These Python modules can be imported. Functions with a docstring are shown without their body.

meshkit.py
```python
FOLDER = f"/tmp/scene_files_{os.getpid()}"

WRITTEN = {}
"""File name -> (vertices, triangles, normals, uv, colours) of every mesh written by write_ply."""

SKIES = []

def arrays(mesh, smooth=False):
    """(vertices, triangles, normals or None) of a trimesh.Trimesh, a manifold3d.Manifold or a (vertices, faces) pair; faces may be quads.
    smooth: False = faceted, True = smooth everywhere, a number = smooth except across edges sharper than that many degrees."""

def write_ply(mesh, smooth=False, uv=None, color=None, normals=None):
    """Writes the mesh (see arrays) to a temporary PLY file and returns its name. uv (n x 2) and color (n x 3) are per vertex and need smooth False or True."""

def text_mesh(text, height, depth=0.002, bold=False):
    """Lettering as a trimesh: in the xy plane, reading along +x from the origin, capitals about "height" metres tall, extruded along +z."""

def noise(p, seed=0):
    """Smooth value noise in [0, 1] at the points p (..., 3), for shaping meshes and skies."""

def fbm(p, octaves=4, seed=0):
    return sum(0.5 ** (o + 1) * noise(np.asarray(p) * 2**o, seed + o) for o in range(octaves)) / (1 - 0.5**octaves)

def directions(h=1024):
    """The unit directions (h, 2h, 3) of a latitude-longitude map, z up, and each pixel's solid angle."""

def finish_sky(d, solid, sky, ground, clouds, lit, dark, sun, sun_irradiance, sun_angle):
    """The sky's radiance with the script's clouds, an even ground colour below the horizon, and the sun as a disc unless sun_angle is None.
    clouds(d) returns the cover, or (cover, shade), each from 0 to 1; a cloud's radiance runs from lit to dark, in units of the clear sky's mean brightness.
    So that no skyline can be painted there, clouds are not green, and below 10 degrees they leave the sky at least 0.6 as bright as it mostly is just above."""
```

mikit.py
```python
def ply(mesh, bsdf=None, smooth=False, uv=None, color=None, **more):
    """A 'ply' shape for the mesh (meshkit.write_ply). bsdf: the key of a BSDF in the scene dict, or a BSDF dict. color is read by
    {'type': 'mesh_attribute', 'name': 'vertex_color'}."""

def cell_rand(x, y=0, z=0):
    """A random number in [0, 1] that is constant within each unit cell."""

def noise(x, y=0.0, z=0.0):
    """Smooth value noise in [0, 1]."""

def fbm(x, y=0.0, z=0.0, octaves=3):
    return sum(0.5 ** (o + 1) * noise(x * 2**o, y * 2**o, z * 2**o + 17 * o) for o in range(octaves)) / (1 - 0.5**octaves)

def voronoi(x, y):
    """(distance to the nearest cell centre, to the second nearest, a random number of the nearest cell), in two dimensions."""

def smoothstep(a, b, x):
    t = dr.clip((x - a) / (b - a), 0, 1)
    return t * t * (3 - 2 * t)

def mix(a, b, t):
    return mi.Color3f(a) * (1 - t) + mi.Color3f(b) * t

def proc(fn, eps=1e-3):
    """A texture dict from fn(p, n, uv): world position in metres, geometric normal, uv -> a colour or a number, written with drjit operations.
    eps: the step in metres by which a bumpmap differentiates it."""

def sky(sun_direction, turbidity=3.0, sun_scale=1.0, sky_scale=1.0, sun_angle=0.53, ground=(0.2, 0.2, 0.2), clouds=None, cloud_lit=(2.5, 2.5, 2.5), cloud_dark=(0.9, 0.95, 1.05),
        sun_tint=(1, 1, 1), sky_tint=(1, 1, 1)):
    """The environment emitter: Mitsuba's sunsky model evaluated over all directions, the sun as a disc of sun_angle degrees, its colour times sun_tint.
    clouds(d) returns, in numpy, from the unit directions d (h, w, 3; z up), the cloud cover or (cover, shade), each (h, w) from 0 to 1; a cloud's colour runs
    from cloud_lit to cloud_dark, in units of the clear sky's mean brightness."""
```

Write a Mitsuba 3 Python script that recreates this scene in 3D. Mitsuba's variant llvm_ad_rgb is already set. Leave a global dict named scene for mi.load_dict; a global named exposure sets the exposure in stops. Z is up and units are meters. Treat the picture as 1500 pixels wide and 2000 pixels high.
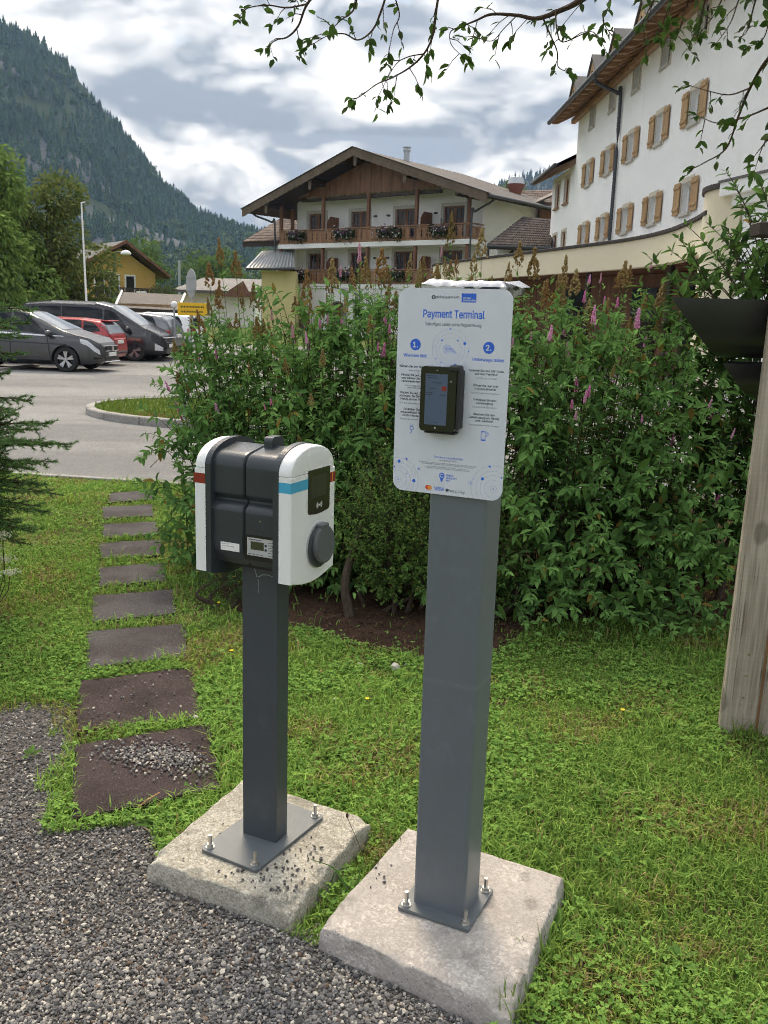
import math, random
import numpy as np, trimesh, drjit as dr, mitsuba as mi, mikit, meshkit
from mikit import proc, noise, fbm, voronoi, cell_rand, smoothstep, mix
from shapely.geometry import Polygon, Point, LineString
from shapely import affinity, contains_xy

T4 = mi.ScalarTransform4f
scene, labels = {}, {}
A = np.array

# ------------------------------------------------------------------ camera, sky, exposure
CAM = A([0, 0, 1.65]); FOC = 1800.0                       # focal length in pixels of the 1500 x 2000 photograph
PITCH, ROLL = math.atan(388 / 1800), math.radians(1.72)
_R0, _F, _D0 = A([1, 0, 0.0]), A([0, math.cos(PITCH), -math.sin(PITCH)]), A([0, -math.sin(PITCH), -math.cos(PITCH)])
_R = math.cos(ROLL) * _R0 - math.sin(ROLL) * _D0
_D = math.sin(ROLL) * _R0 + math.cos(ROLL) * _D0
scene['camera'] = {'type': 'perspective', 'fov_axis': 'x', 'fov': math.degrees(2 * math.atan(750 / FOC)), 'near_clip': 0.05, 'far_clip': 9000.0, 'medium': {'type': 'ref', 'id': 'air'},
                   'to_world': T4().look_at(origin=CAM.tolist(), target=(CAM + _F).tolist(), up=(-_D).tolist())}
SUN = A([-0.10, 0.60, 0.80])


def clouds(d):
    """broken stratocumulus: bright thin cloud round the hidden sun, grey-blue bellies elsewhere"""
    z = np.maximum(d[..., 2], 0.0) + 0.34
    p = np.stack([d[..., 0] / z * 2.6 + 3.1, d[..., 1] / z * 2.6 + 1.7, np.full(z.shape, 0.37) + 3.2 * d[..., 2]], -1)
    w = meshkit.fbm(p * 1.2 + 9.0, 3, 5); w2 = meshkit.fbm(p * 1.2 + 29.0, 3, 6)
    p2 = p + np.stack([w - 0.5, w2 - 0.5, 0 * w], -1) * 0.7
    n = meshkit.fbm(p2 * 2.0 + 2.0, 4, 12)
    b = abs(2 * meshkit.fbm(p2 * 3.6 + 4.0, 5, 23) - 1); b2 = abs(2 * meshkit.fbm(p2 * 8.5 + 4.0, 4, 29) - 1)
    s = SUN / np.linalg.norm(SUN)
    near = np.clip((d @ s - 0.70) / 0.25, 0, 1)
    body = n - 0.42 * (b - 0.22) - 0.20 * (b2 - 0.22)
    shade = np.clip((body - 0.29 - 0.17 * near) / 0.36, 0, 1)
    shade = (0.10 + 0.90 * shade) * (1 - 0.22 * near)
    hole = np.clip((meshkit.fbm(p2 * 1.9 + 47.0, 6, 31) - 0.68) / 0.07, 0, 1)
    lum = 0.42 + 0.58 * np.clip((d[..., 2] - 0.25) / 0.55, 0, 1)          # an overcast sky is brightest overhead
    return 1 - 0.85 * hole, 1 - (1 - shade) * lum


scene['sky'] = mikit.sky(SUN.tolist(), turbidity=3, sun_scale=0.30, sun_angle=18, clouds=clouds, cloud_lit=(4.7, 4.7, 4.7), cloud_dark=(0.44, 0.53, 0.70),
                         ground=(0.12, 0.14, 0.09))
exposure = 2.95


# haze: a little blue-white air between the camera and the mountains
scene['air'] = {'type': 'homogeneous', 'albedo': {'type': 'rgb', 'value': [0.94, 0.95, 0.97]}, 'sigma_t': {'type': 'rgb', 'value': [0.00006, 0.00009, 0.00014]}}
scene['haze'] = {'type': 'cube', 'to_world': T4().translate([0, 1000, 299]).scale([2000, 1400, 300]), 'bsdf': {'type': 'null'}, 'interior': {'type': 'ref', 'id': 'air'}}
labels['haze'] = {'label': 'thin bluish haze in the valley air', 'category': 'haze', 'kind': 'stuff'}


# ------------------------------------------------------------------ measuring: where the sight line through a pixel of the photograph meets a known surface
def ray(x, y): return _F * FOC + _R * (x - 750) + _D * (y - 1000)
def gp(x, y, z=0.0):
    d = ray(x, y); return CAM + d * ((z - CAM[2]) / d[2])
def at(x, y, Y):
    d = ray(x, y); return CAM + d * (Y / d[1])


# ------------------------------------------------------------------ naming
def numbered(name):
    if name not in scene and name not in labels: return name
    k = 1
    while f'{name}_{k:03d}' in scene or f'{name}_{k:03d}' in labels: k += 1
    return f'{name}_{k:03d}'


_next = {}
def fresh(name):
    if name not in _next and name not in scene and name not in labels:
        _next[name] = 1; return name
    k = _next.get(name, 1)
    while f'{name}_{k:03d}' in scene or f'{name}_{k:03d}' in labels: k += 1
    _next[name] = k + 1
    return f'{name}_{k:03d}'


def thing(name, label, cat, group=None, kind=None):
    k = fresh(name)
    labels[k] = {'label': label, 'category': cat}
    if group: labels[k]['group'] = group
    if kind: labels[k]['kind'] = kind
    return k


def part(parent, name, mesh, m, smooth=False, label=None, kind=None, **kw):
    k = fresh(parent + '__' + name)
    scene[k] = mesh_dict(mesh, m, smooth, **kw)
    if label or kind:
        labels[k] = {}
        if label: labels[k]['label'] = label
        if kind: labels[k]['kind'] = kind
    return k


def share(parent, name, base, M=None):
    """one more piece that uses the mesh of `base` (a shape dict) under another matrix"""
    k = fresh(parent + '__' + name)
    scene[k] = {**base, 'to_world': T4(M.tolist())} if M is not None else dict(base)
    return k


def solo(name, mesh, m, label, cat, smooth=False, group=None, kind=None, **kw):
    k = fresh(name)
    scene[k] = mesh_dict(mesh, m, smooth, **kw)
    labels[k] = {'label': label}
    if cat: labels[k]['category'] = cat
    if group: labels[k]['group'] = group
    if kind: labels[k]['kind'] = kind
    return k


def structure(name, mesh, m, label, smooth=False, **kw):
    k = fresh(name)
    scene[k] = mesh_dict(mesh, m, smooth, **kw)
    labels[k] = {'label': label, 'kind': 'structure'}
    return k


def mesh_dict(mesh, m, smooth=False, **kw):
    if isinstance(mesh, MB): mesh = mesh.mesh()
    return mikit.ply(mesh, m, smooth=smooth, **kw)


# ------------------------------------------------------------------ mesh building
class MB:
    def __init__(self): self.v, self.f, self.n = [], [], 0
    def add(self, v, f=None):
        if f is None:
            if isinstance(v, MB): v = v.mesh()
            v, f = (v.vertices, v.faces) if hasattr(v, 'vertices') else v
        v = np.asarray(v, float); f = np.asarray(f, int)
        if f.shape[1] == 4: f = np.vstack([f[:, [0, 1, 2]], f[:, [0, 2, 3]]])
        self.v.append(v); self.f.append(f + self.n); self.n += len(v)
        return self
    def mesh(self): return trimesh.Trimesh(np.vstack(self.v), np.vstack(self.f), process=False)


def xf(mesh, M):
    v, f = (mesh.vertices, mesh.faces) if hasattr(mesh, 'vertices') else mesh
    v = np.asarray(v, float)
    v = v @ M[:3, :3].T + M[:3, 3]
    if np.linalg.det(M[:3, :3]) < 0: f = np.asarray(f)[:, ::-1]
    return v, np.asarray(f)


def frame(o, x, y, z=(0, 0, 1)):
    M = np.eye(4); M[:3, 0], M[:3, 1], M[:3, 2], M[:3, 3] = x, y, z, o
    return M


_BF = A([[0, 2, 3, 1], [4, 5, 7, 6], [0, 1, 5, 4], [2, 6, 7, 3], [0, 4, 6, 2], [1, 3, 7, 5]])
def bx(x0, x1, y0, y1, z0, z1):
    v = A([[x, y, z] for z in (z0, z1) for y in (y0, y1) for x in (x0, x1)], float)
    return v, np.vstack([_BF[:, [0, 1, 2]], _BF[:, [0, 2, 3]]])


def hull(pts): return trimesh.convex.convex_hull(np.asarray(pts, float))


def cbx(x0, x1, y0, y1, z0, z1, c=0.004):
    """box with chamfered edges"""
    p = []
    for x, sx in ((x0, 1), (x1, -1)):
        for y, sy in ((y0, 1), (y1, -1)):
            for z, sz in ((z0, 1), (z1, -1)):
                p += [[x, y + sy * c, z + sz * c], [x + sx * c, y, z + sz * c], [x + sx * c, y + sy * c, z]]
    return hull(p)


def tube(pts, r, n=6, cap=True):
    """tube along a polyline; r a number or one radius per point"""
    P = np.asarray(pts, float); m = len(P)
    r = np.broadcast_to(np.asarray(r, float), (m,))
    t = np.gradient(P, axis=0); t /= np.linalg.norm(t, axis=1, keepdims=True) + 1e-12
    ref = A([0, 0, 1.0]) if abs(t[:, 2]).mean() < 0.8 else A([1.0, 0, 0])
    a = np.cross(t, ref); a /= np.linalg.norm(a, axis=1, keepdims=True) + 1e-12
    b = np.cross(t, a)
    th = np.arange(n) * 2 * np.pi / n
    v = (P[:, None] + r[:, None, None] * (np.cos(th)[None, :, None] * a[:, None] + np.sin(th)[None, :, None] * b[:, None])).reshape(-1, 3)
    i = np.arange(n); j = (i + 1) % n
    f = []
    for k in range(m - 1):
        f.append(np.stack([k * n + i, k * n + n + i, k * n + n + j], 1)); f.append(np.stack([k * n + i, k * n + n + j, k * n + j], 1))
    if cap:
        v = np.vstack([v, P[:1], P[-1:]])
        f.append(np.stack([i * 0 + m * n, i, j], 1)); f.append(np.stack([i * 0 + m * n + 1, (m - 1) * n + j, (m - 1) * n + i], 1))
    return v, np.vstack(f)


def disc(c, r, h, n=24, axis=2):
    """short cylinder from c along +axis by h"""
    e = np.zeros(3); e[axis] = h
    m = tube([A(c, float), A(c, float) + e], r, n)
    return m


def lathe(prof, n=24):
    """prof: list of (r, z), revolved around z, closed at the ends when r = 0"""
    prof = A(prof, float); th = np.arange(n) * 2 * np.pi / n
    v = np.stack([prof[:, 0, None] * np.cos(th), prof[:, 0, None] * np.sin(th), np.repeat(prof[:, 1, None], n, 1)], -1).reshape(-1, 3)
    i = np.arange(n); j = (i + 1) % n; f = []
    for k in range(len(prof) - 1):
        f.append(np.stack([k * n + i, k * n + j, k * n + n + j], 1)); f.append(np.stack([k * n + i, k * n + n + j, k * n + n + i], 1))
    return v, np.vstack(f)


def extrude(poly, h, z0=0.0):
    """shapely polygon (or list of points) in xy, extruded from z0 to z0 + h"""
    if not hasattr(poly, 'exterior'): poly = Polygon(poly)
    m = trimesh.creation.extrude_polygon(poly, h, engine='earcut')
    m.apply_translation([0, 0, z0])
    return m.vertices, m.faces


def sheet(poly, z):
    if not hasattr(poly, 'exterior'): poly = Polygon(poly)
    v, f = trimesh.creation.triangulate_polygon(poly, engine='earcut')
    v = np.column_stack([v, np.full(len(v), z)])
    n = np.cross(v[f[:, 1]] - v[f[:, 0]], v[f[:, 2]] - v[f[:, 0]])[:, 2]
    f = np.where((n < 0)[:, None], f[:, ::-1], f)
    return v, f


def rrect(x0, x1, y0, y1, r, seg=6):
    return Polygon([(x0 + r, y0 + r), (x1 - r, y0 + r), (x1 - r, y1 - r), (x0 + r, y1 - r)]).buffer(r, quad_segs=seg)


def loft(rings, cap=True):
    """closed rings of equal length, joined in order"""
    R = [np.asarray(q, float) for q in rings]; n = len(R[0]); m = len(R)
    v = np.vstack(R); i = np.arange(n); j = (i + 1) % n; f = []
    for k in range(m - 1):
        f.append(np.stack([k * n + i, k * n + j, k * n + n + j], 1)); f.append(np.stack([k * n + i, k * n + n + j, k * n + n + i], 1))
    if cap:
        v = np.vstack([v, R[0].mean(0), R[-1].mean(0)])
        f.append(np.stack([i * 0 + m * n, j, i], 1)); f.append(np.stack([i * 0 + m * n + 1, (m - 1) * n + i, (m - 1) * n + j], 1))
    return v, np.vstack(f)


def smooth_line(pts, n=24):
    """Catmull-Rom through the points"""
    P = A(pts, float); P = np.vstack([2 * P[0] - P[1], P, 2 * P[-1] - P[-2]])
    out = []
    for k in range(1, len(P) - 2):
        t = np.linspace(0, 1, n, endpoint=False)[:, None]
        a, b, c, d = P[k - 1], P[k], P[k + 1], P[k + 2]
        out.append(0.5 * (2 * b + (c - a) * t + (2 * a - 5 * b + 4 * c - d) * t**2 + (3 * b - a - 3 * c + d) * t**3))
    return np.vstack(out + [P[-2:-1]])


def unit(v): v = np.asarray(v, float); return v / (np.linalg.norm(v, axis=-1, keepdims=True) + 1e-12)


# leaves: template (x along the leaf 0..1, y across -0.5..0.5, z up)
LEAF8 = (A([[0, 0, 0], [.3, .46, .07], [.33, 0, 0], [.3, -.46, .07], [.7, .34, .03], [.7, 0, -.03], [.7, -.34, .03], [1, 0, -.12]], float),
         A([[0, 2, 1], [0, 3, 2], [1, 5, 4], [1, 2, 5], [2, 6, 5], [2, 3, 6], [4, 5, 7], [5, 6, 7]]))
LEAF4 = (A([[0, 0, 0], [.45, .5, .07], [.45, 0, 0], [.45, -.5, .07], [1, 0, -.1]], float), A([[0, 2, 1], [0, 3, 2], [1, 2, 4], [2, 3, 4]]))
LEAF2 = (A([[0, 0, 0], [.45, .5, .04], [.45, -.5, .04], [1, 0, -.06]], float), A([[0, 2, 1], [1, 2, 3]]))


class Leaves:
    def __init__(self): self.P, self.D, self.N, self.L, self.W, self.C = [], [], [], [], [], []
    def add(self, P, D, N, L, W, C):
        P = np.atleast_2d(P); n = len(P)
        for s, x, k in ((self.P, P, 3), (self.D, D, 3), (self.N, N, 3), (self.C, C, 3)): s.append(np.broadcast_to(np.asarray(x, float), (n, k)))
        for s, x in ((self.L, L), (self.W, W)): s.append(np.broadcast_to(np.asarray(x, float), (n,)))
    def arrays(self): return [np.concatenate(x) for x in (self.P, self.D, self.N, self.L, self.W, self.C)]


def leaf_frames(P, D, N, L, W):
    X = unit(D); Y = unit(np.cross(N, X)); Z = np.cross(X, Y)
    M = np.zeros((len(P), 4, 4)); M[:, 3, 3] = 1
    M[:, :3, 0] = X * L[:, None]; M[:, :3, 1] = Y * W[:, None]; M[:, :3, 2] = Z * L[:, None]; M[:, :3, 3] = P
    return M


def leaf_cloud(arr, tpl=LEAF8):
    """all leaves as one mesh; returns (v, f), colours"""
    P, D, N, L, W, C = arr
    M = leaf_frames(P, D, N, L, W)
    v = np.einsum('kij,nj->kni', M[:, :3, :3], tpl[0]) + M[:, None, :3, 3]
    f = tpl[1][None] + (np.arange(len(P)) * len(tpl[0]))[:, None, None]
    return (v.reshape(-1, 3), f.reshape(-1, 3)), np.repeat(C, len(tpl[0]), 0)


_leaf_base = {}
def shade_of(m, c):
    """one of a few plain tones of the leaf material m (single leaves share them)"""
    n = int(np.clip(round(math.log(sum(c) / 0.06) / math.log(1.32)), 0, 7)); key = f'{m}_tone_{n}'
    if key not in scene:
        d = scene[m]; s_ = 0.06 * 1.32 ** n
        scene[key] = {**d, 'base_color': {'type': 'rgb', 'value': [0.30 * s_, 0.565 * s_, 0.135 * s_]}}
    return key


def put_leaves(parent, name, lv, m, tpl=LEAF8, near=300, stuff='foliage', shades=6):
    """the leaves that show largest (nearest to the front of the plant) are parts of their own, the others one part"""
    arr = lv.arrays() if isinstance(lv, Leaves) else lv
    P, D, N, L, W, C = arr
    size = L / np.linalg.norm(P - CAM, axis=1)
    inside = np.ones(len(P), bool)
    q = P - CAM; px, py, pz = q @ _R, q @ _D, q @ _F
    inside &= (pz > 0.1) & (abs(px / pz) < 750 / FOC) & (abs(py / pz) < 1000 / FOC)
    order = np.argsort(-(size * inside))
    one = order[:min(near, int(inside.sum()))]
    rest = np.setdiff1d(np.arange(len(P)), one)
    if len(one):
        M = leaf_frames(P[one], D[one], N[one], L[one], W[one])
        if (id(tpl), m) not in _leaf_base: _leaf_base[(id(tpl), m)] = mikit.ply(tpl, None, smooth=False)
        for i, c in zip(range(len(one)), C[one]):
            k = share(parent, name, _leaf_base[(id(tpl), m)], M[i]); scene[k]['bsdf'] = {'type': 'ref', 'id': shade_of(m, c)}
    if len(rest):
        mesh, col = leaf_cloud([x[rest] for x in arr], tpl)
        part(parent, stuff, mesh, m, color=col, kind='stuff')
# ------------------------------------------------------------------ materials
def bsdf(key, d): scene[key] = d; return key
def rgb(*c): return {'type': 'rgb', 'value': list(c)}
def prin(key, col, rough=0.5, spec=0.5, two=True, **kw):
    d = {'type': 'principled', 'base_color': rgb(*col) if isinstance(col, (tuple, list)) else col, 'roughness': rough, 'specular': spec, **kw}
    return bsdf(key, {'type': 'twosided', 'bsdf': d} if two else d)
def bumped(key, col, rough, height, eps=1e-3, spec=0.5, scale=1.0, **kw):
    d = {'type': 'principled', 'base_color': col if isinstance(col, dict) else rgb(*col), 'roughness': rough, 'specular': spec, **kw}
    return bsdf(key, {'type': 'twosided', 'bsdf': {'type': 'bumpmap', 'arbitrary': proc(height, eps), 'scale': scale, 'bsdf': d}})
VC = {'type': 'mesh_attribute', 'name': 'vertex_color'}

prin('m_anthracite', (0.050, 0.062, 0.072), 0.34, 0.5)
prin('m_anthracite_post', proc(lambda p, n, uv: mix((0.040, 0.050, 0.058), (0.056, 0.066, 0.076), fbm(p.x * 9, p.y * 9, p.z * 4, 3)) * (1 + 0.10 * smoothstep(0.5, 0.7, fbm(p.x * 50, p.y * 50, p.z * 30, 3)) * smoothstep(0.55, 0.75, noise(p.x * 7, p.y * 7, p.z * 6)))), 0.38, 0.5)
prin('m_grey_post', proc(lambda p, n, uv: mix((0.108, 0.124, 0.140), (0.130, 0.146, 0.162), fbm(p.x * 7, p.y * 7, p.z * 3 + 5, 3)) * (1 + 0.08 * smoothstep(0.5, 0.7, fbm(p.x * 60, p.y * 60, p.z * 30 + 8, 3)) * smoothstep(0.5, 0.75, noise(p.x * 8, p.y * 8, p.z * 5)) + 0.22 * smoothstep(0.012, 0.0, abs(p.z - 0.735)) * noise(p.x * 40, p.y * 40, p.z * 200))), 0.36, 0.5)
prin('m_plate', (0.105, 0.12, 0.128), 0.45)
prin('m_dark_plastic', proc(lambda p, n, uv: mix((0.030, 0.037, 0.044), (0.040, 0.048, 0.056), fbm(p.x * 14, p.y * 14, p.z * 14, 3))), 0.30, 0.5)
prin('m_white_plastic', (0.80, 0.81, 0.80), 0.32, 0.5)
prin('m_sign_white', proc(lambda p, n, uv: mix((0.60, 0.625, 0.70), (0.66, 0.68, 0.75), fbm(p.x * 30, p.y * 30, p.z * 16, 3))), 0.28, 0.5)
prin('m_black_gloss', (0.012, 0.012, 0.013), 0.12, 0.6)
prin('m_black_matt', (0.014, 0.014, 0.016), 0.5)
prin('m_screen_dark', (0.03, 0.03, 0.03), 0.15)
prin('m_screen_blue', (0.085, 0.115, 0.19), 0.12)
prin('m_blue_ink', (0.025, 0.12, 0.62), 0.4)
prin('m_blue_grey_ink', (0.38, 0.43, 0.60), 0.4)
prin('m_black_ink', (0.025, 0.03, 0.06), 0.5)
prin('m_grey_ink', (0.16, 0.17, 0.22), 0.5)
prin('m_orange_ink', (0.80, 0.28, 0.05), 0.4)
prin('m_red_ink', (0.60, 0.045, 0.03), 0.4)
prin('m_stripe_blue', (0.06, 0.37, 0.58), 0.35)
prin('m_stripe_red', (0.24, 0.025, 0.015), 0.35)
prin('m_label_grey', (0.42, 0.43, 0.42), 0.4)
prin('m_lcd', (0.05, 0.055, 0.03), 0.2)
prin('m_steel', (0.55, 0.54, 0.51), 0.3, metallic=1.0)
prin('m_lid_grey', (0.095, 0.105, 0.112), 0.42)
bsdf('m_foil', {'type': 'twosided', 'bsdf': {'type': 'roughconductor', 'material': 'Al', 'alpha': 0.16, 'specular_reflectance': rgb(0.50, 0.51, 0.53)}})


def concrete(c0, c1, scuff, grit, seed):
    """cast concrete: sandy grain, trowel scuffs of paler cement film, small dark pores and a few stains"""
    def fn(p, n, uv):
        a = fbm(p.x * 9 + seed, p.y * 9, p.z * 9, 4); g = noise(p.x * 420, p.y * 420, p.z * 420); g2 = noise(p.x * 170 + 5, p.y * 170, p.z * 170)
        base = mix(c0, c1, smoothstep(0.35, 0.65, a * 0.5 + g2 * 0.5)) * (1 - grit + 2 * grit * g)
        film = smoothstep(0.50, 0.58, fbm(p.x * 125 + seed, p.y * 125, p.z * 125, 3)) * smoothstep(0.44, 0.60, fbm(p.x * 10 + 3 * seed, p.y * 10, p.z * 10, 3))
        pore = smoothstep(0.80, 0.86, noise(p.x * 140 + seed, p.y * 140, p.z * 140)); stain = smoothstep(0.60, 0.74, fbm(p.x * 16 + 7 * seed, p.y * 16, p.z * 16, 4))
        return base * (1 + scuff * film) * (1 - 0.35 * pore) * (1 - 0.28 * stain)
    return fn
def concrete_h(p, n, uv): return fbm(p.x * 110, p.y * 110, p.z * 110, 3) * 0.0022 + noise(p.x * 520, p.y * 520, p.z * 520) * 0.0008
bumped('m_concrete_a', proc(concrete((0.285, 0.265, 0.215), (0.415, 0.395, 0.335), 0.22, 0.34, 3.0)), 0.88, concrete_h, 5e-4, 0.2)
bumped('m_concrete_b', proc(concrete((0.345, 0.315, 0.285), (0.415, 0.385, 0.35), 0.30, 0.18, 8.0)), 0.85, concrete_h, 5e-4, 0.2)


def mat_c(c0, c1, fleck):
    def fn(p, n, uv):
        g = noise(p.x * 330, p.y * 330, p.z * 330); b = fbm(p.x * 5, p.y * 5, 0.0, 3)
        return mix(c0, c1, smoothstep(0.35, 0.65, b)) * (0.45 + 1.0 * g) + mi.Color3f(fleck) * smoothstep(0.74, 0.92, noise(p.x * 260 + 9, p.y * 260, 1.0))
    return fn
def mat_h(p, n, uv): return noise(p.x * 320, p.y * 320, p.z * 320) * 0.0022
bumped('m_rubber', proc(mat_c((0.030, 0.020, 0.019), (0.046, 0.032, 0.031), 0.05)), 0.85, mat_h, 5e-4, 0.25)
bumped('m_rubber_worn', proc(mat_c((0.045, 0.038, 0.038), (0.070, 0.064, 0.065), 0.08)), 0.85, mat_h, 5e-4, 0.25)


def asphalt_c(p, n, uv):
    s = noise(p.x * 90, p.y * 90, 0.0); b = fbm(p.x * 0.35, p.y * 0.9, 2.0, 4); t = fbm(p.x * 6, p.y * 6, 0.0, 3)
    return mix((0.150, 0.150, 0.146), (0.225, 0.222, 0.214), smoothstep(0.3, 0.7, b)) * (0.72 + 0.42 * s) * (0.88 + 0.24 * t)
bumped('m_asphalt', proc(asphalt_c), 0.8, lambda p, n, uv: noise(p.x * 110, p.y * 110, 0.0) * 0.004, 2e-3, 0.35)
prin('m_lawn', proc(lambda p, n, uv: mix(mix((0.062, 0.092, 0.022), (0.115, 0.150, 0.035), fbm(p.x * 1.3, p.y * 1.3, 0.0, 4)), (0.070, 0.055, 0.030), smoothstep(0.55, 0.7, fbm(p.x * 5, p.y * 5, 3.0, 3))) * (0.6 + 0.8 * noise(p.x * 60, p.y * 60, 0.0))), 0.9, 0.1)
bumped('m_soil', proc(lambda p, n, uv: mix((0.030, 0.019, 0.013), (0.075, 0.045, 0.030), fbm(p.x * 16, p.y * 16, 0.0, 4)) * (0.5 + noise(p.x * 140, p.y * 140, 0.0))), 0.95, lambda p, n, uv: fbm(p.x * 45, p.y * 45, 0.0, 3) * 0.02, 2e-3, 0.1)
bumped('m_gravel_bed', proc(lambda p, n, uv: mix((0.050, 0.045, 0.040), (0.13, 0.12, 0.11), noise(p.x * 130, p.y * 130, 0.0)) * (0.7 + 0.6 * fbm(p.x * 4, p.y * 4, 0.0, 3))), 0.9, lambda p, n, uv: fbm(p.x * 110, p.y * 110, 0.0, 2) * 0.010, 1e-3, 0.2)


def grain(c0, c1, ax, fine=60.0, knots=0.0):
    """wood: streaks along world axis ax"""
    def fn(p, n, uv):
        q = [p.x * fine, p.y * fine, p.z * fine]; q[ax] = q[ax] * 0.035
        s = fbm(q[0], q[1], q[2], 4); w = noise(p.x * 3, p.y * 3, p.z * 1.2)
        return mix(c0, c1, smoothstep(0.28, 0.72, s * 0.75 + w * 0.25))
    return fn
def timber_c(p, n, uv):
    s_ = fbm(p.x * 150, p.y * 150, p.z * 5, 4); w = fbm(p.x * 22, p.y * 22, p.z * 2.2, 3)
    knot = smoothstep(0.76, 0.86, noise(p.x * 15 + 4, p.y * 15, p.z * 7)); check = smoothstep(0.60, 0.66, noise(p.x * 260, p.y * 260, p.z * 4)) * smoothstep(0.55, 0.7, noise(p.x * 30, p.y * 30, p.z * 3))
    return mix((0.25, 0.205, 0.16), (0.47, 0.405, 0.33), smoothstep(0.25, 0.75, s_ * 0.55 + w * 0.45)) * (1 - 0.40 * knot) * (1 - 0.45 * check) * (0.95 + 0.08 * noise(p.x * 3, 0.0, p.z * 130))
bumped('m_timber', proc(timber_c), 0.85, lambda p, n, uv: fbm(p.x * 190, p.y * 190, p.z * 8, 3) * 0.003 + noise(p.x * 2, 0.0, p.z * 120) * 0.0007, 1e-3, 0.2)
prin('m_timber_fresh', (0.42, 0.22, 0.10), 0.7)
prin('m_wood_brown', proc(lambda p, n, uv: grain((0.110, 0.048, 0.026), (0.205, 0.096, 0.053), 2, 14.0)(p, n, uv)), 0.6)
prin('m_wood_rail', proc(lambda p, n, uv: grain((0.17, 0.085, 0.043), (0.30, 0.16, 0.085), 2, 14.0)(p, n, uv)), 0.6)
prin('m_wood_grey', proc(lambda p, n, uv: grain((0.085, 0.060, 0.040), (0.145, 0.105, 0.072), 1, 12.0)(p, n, uv)), 0.7)
prin('m_wood_dark', (0.038, 0.024, 0.018), 0.6)
prin('m_wood_shutter', proc(lambda p, n, uv: grain((0.29, 0.175, 0.078), (0.45, 0.29, 0.145), 2, 16.0)(p, n, uv)), 0.6)
prin('m_wood_rafter', proc(lambda p, n, uv: grain((0.25, 0.14, 0.070), (0.39, 0.235, 0.125), 0, 10.0)(p, n, uv)), 0.6)
prin('m_frame_wood', (0.30, 0.15, 0.075), 0.5)


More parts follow.
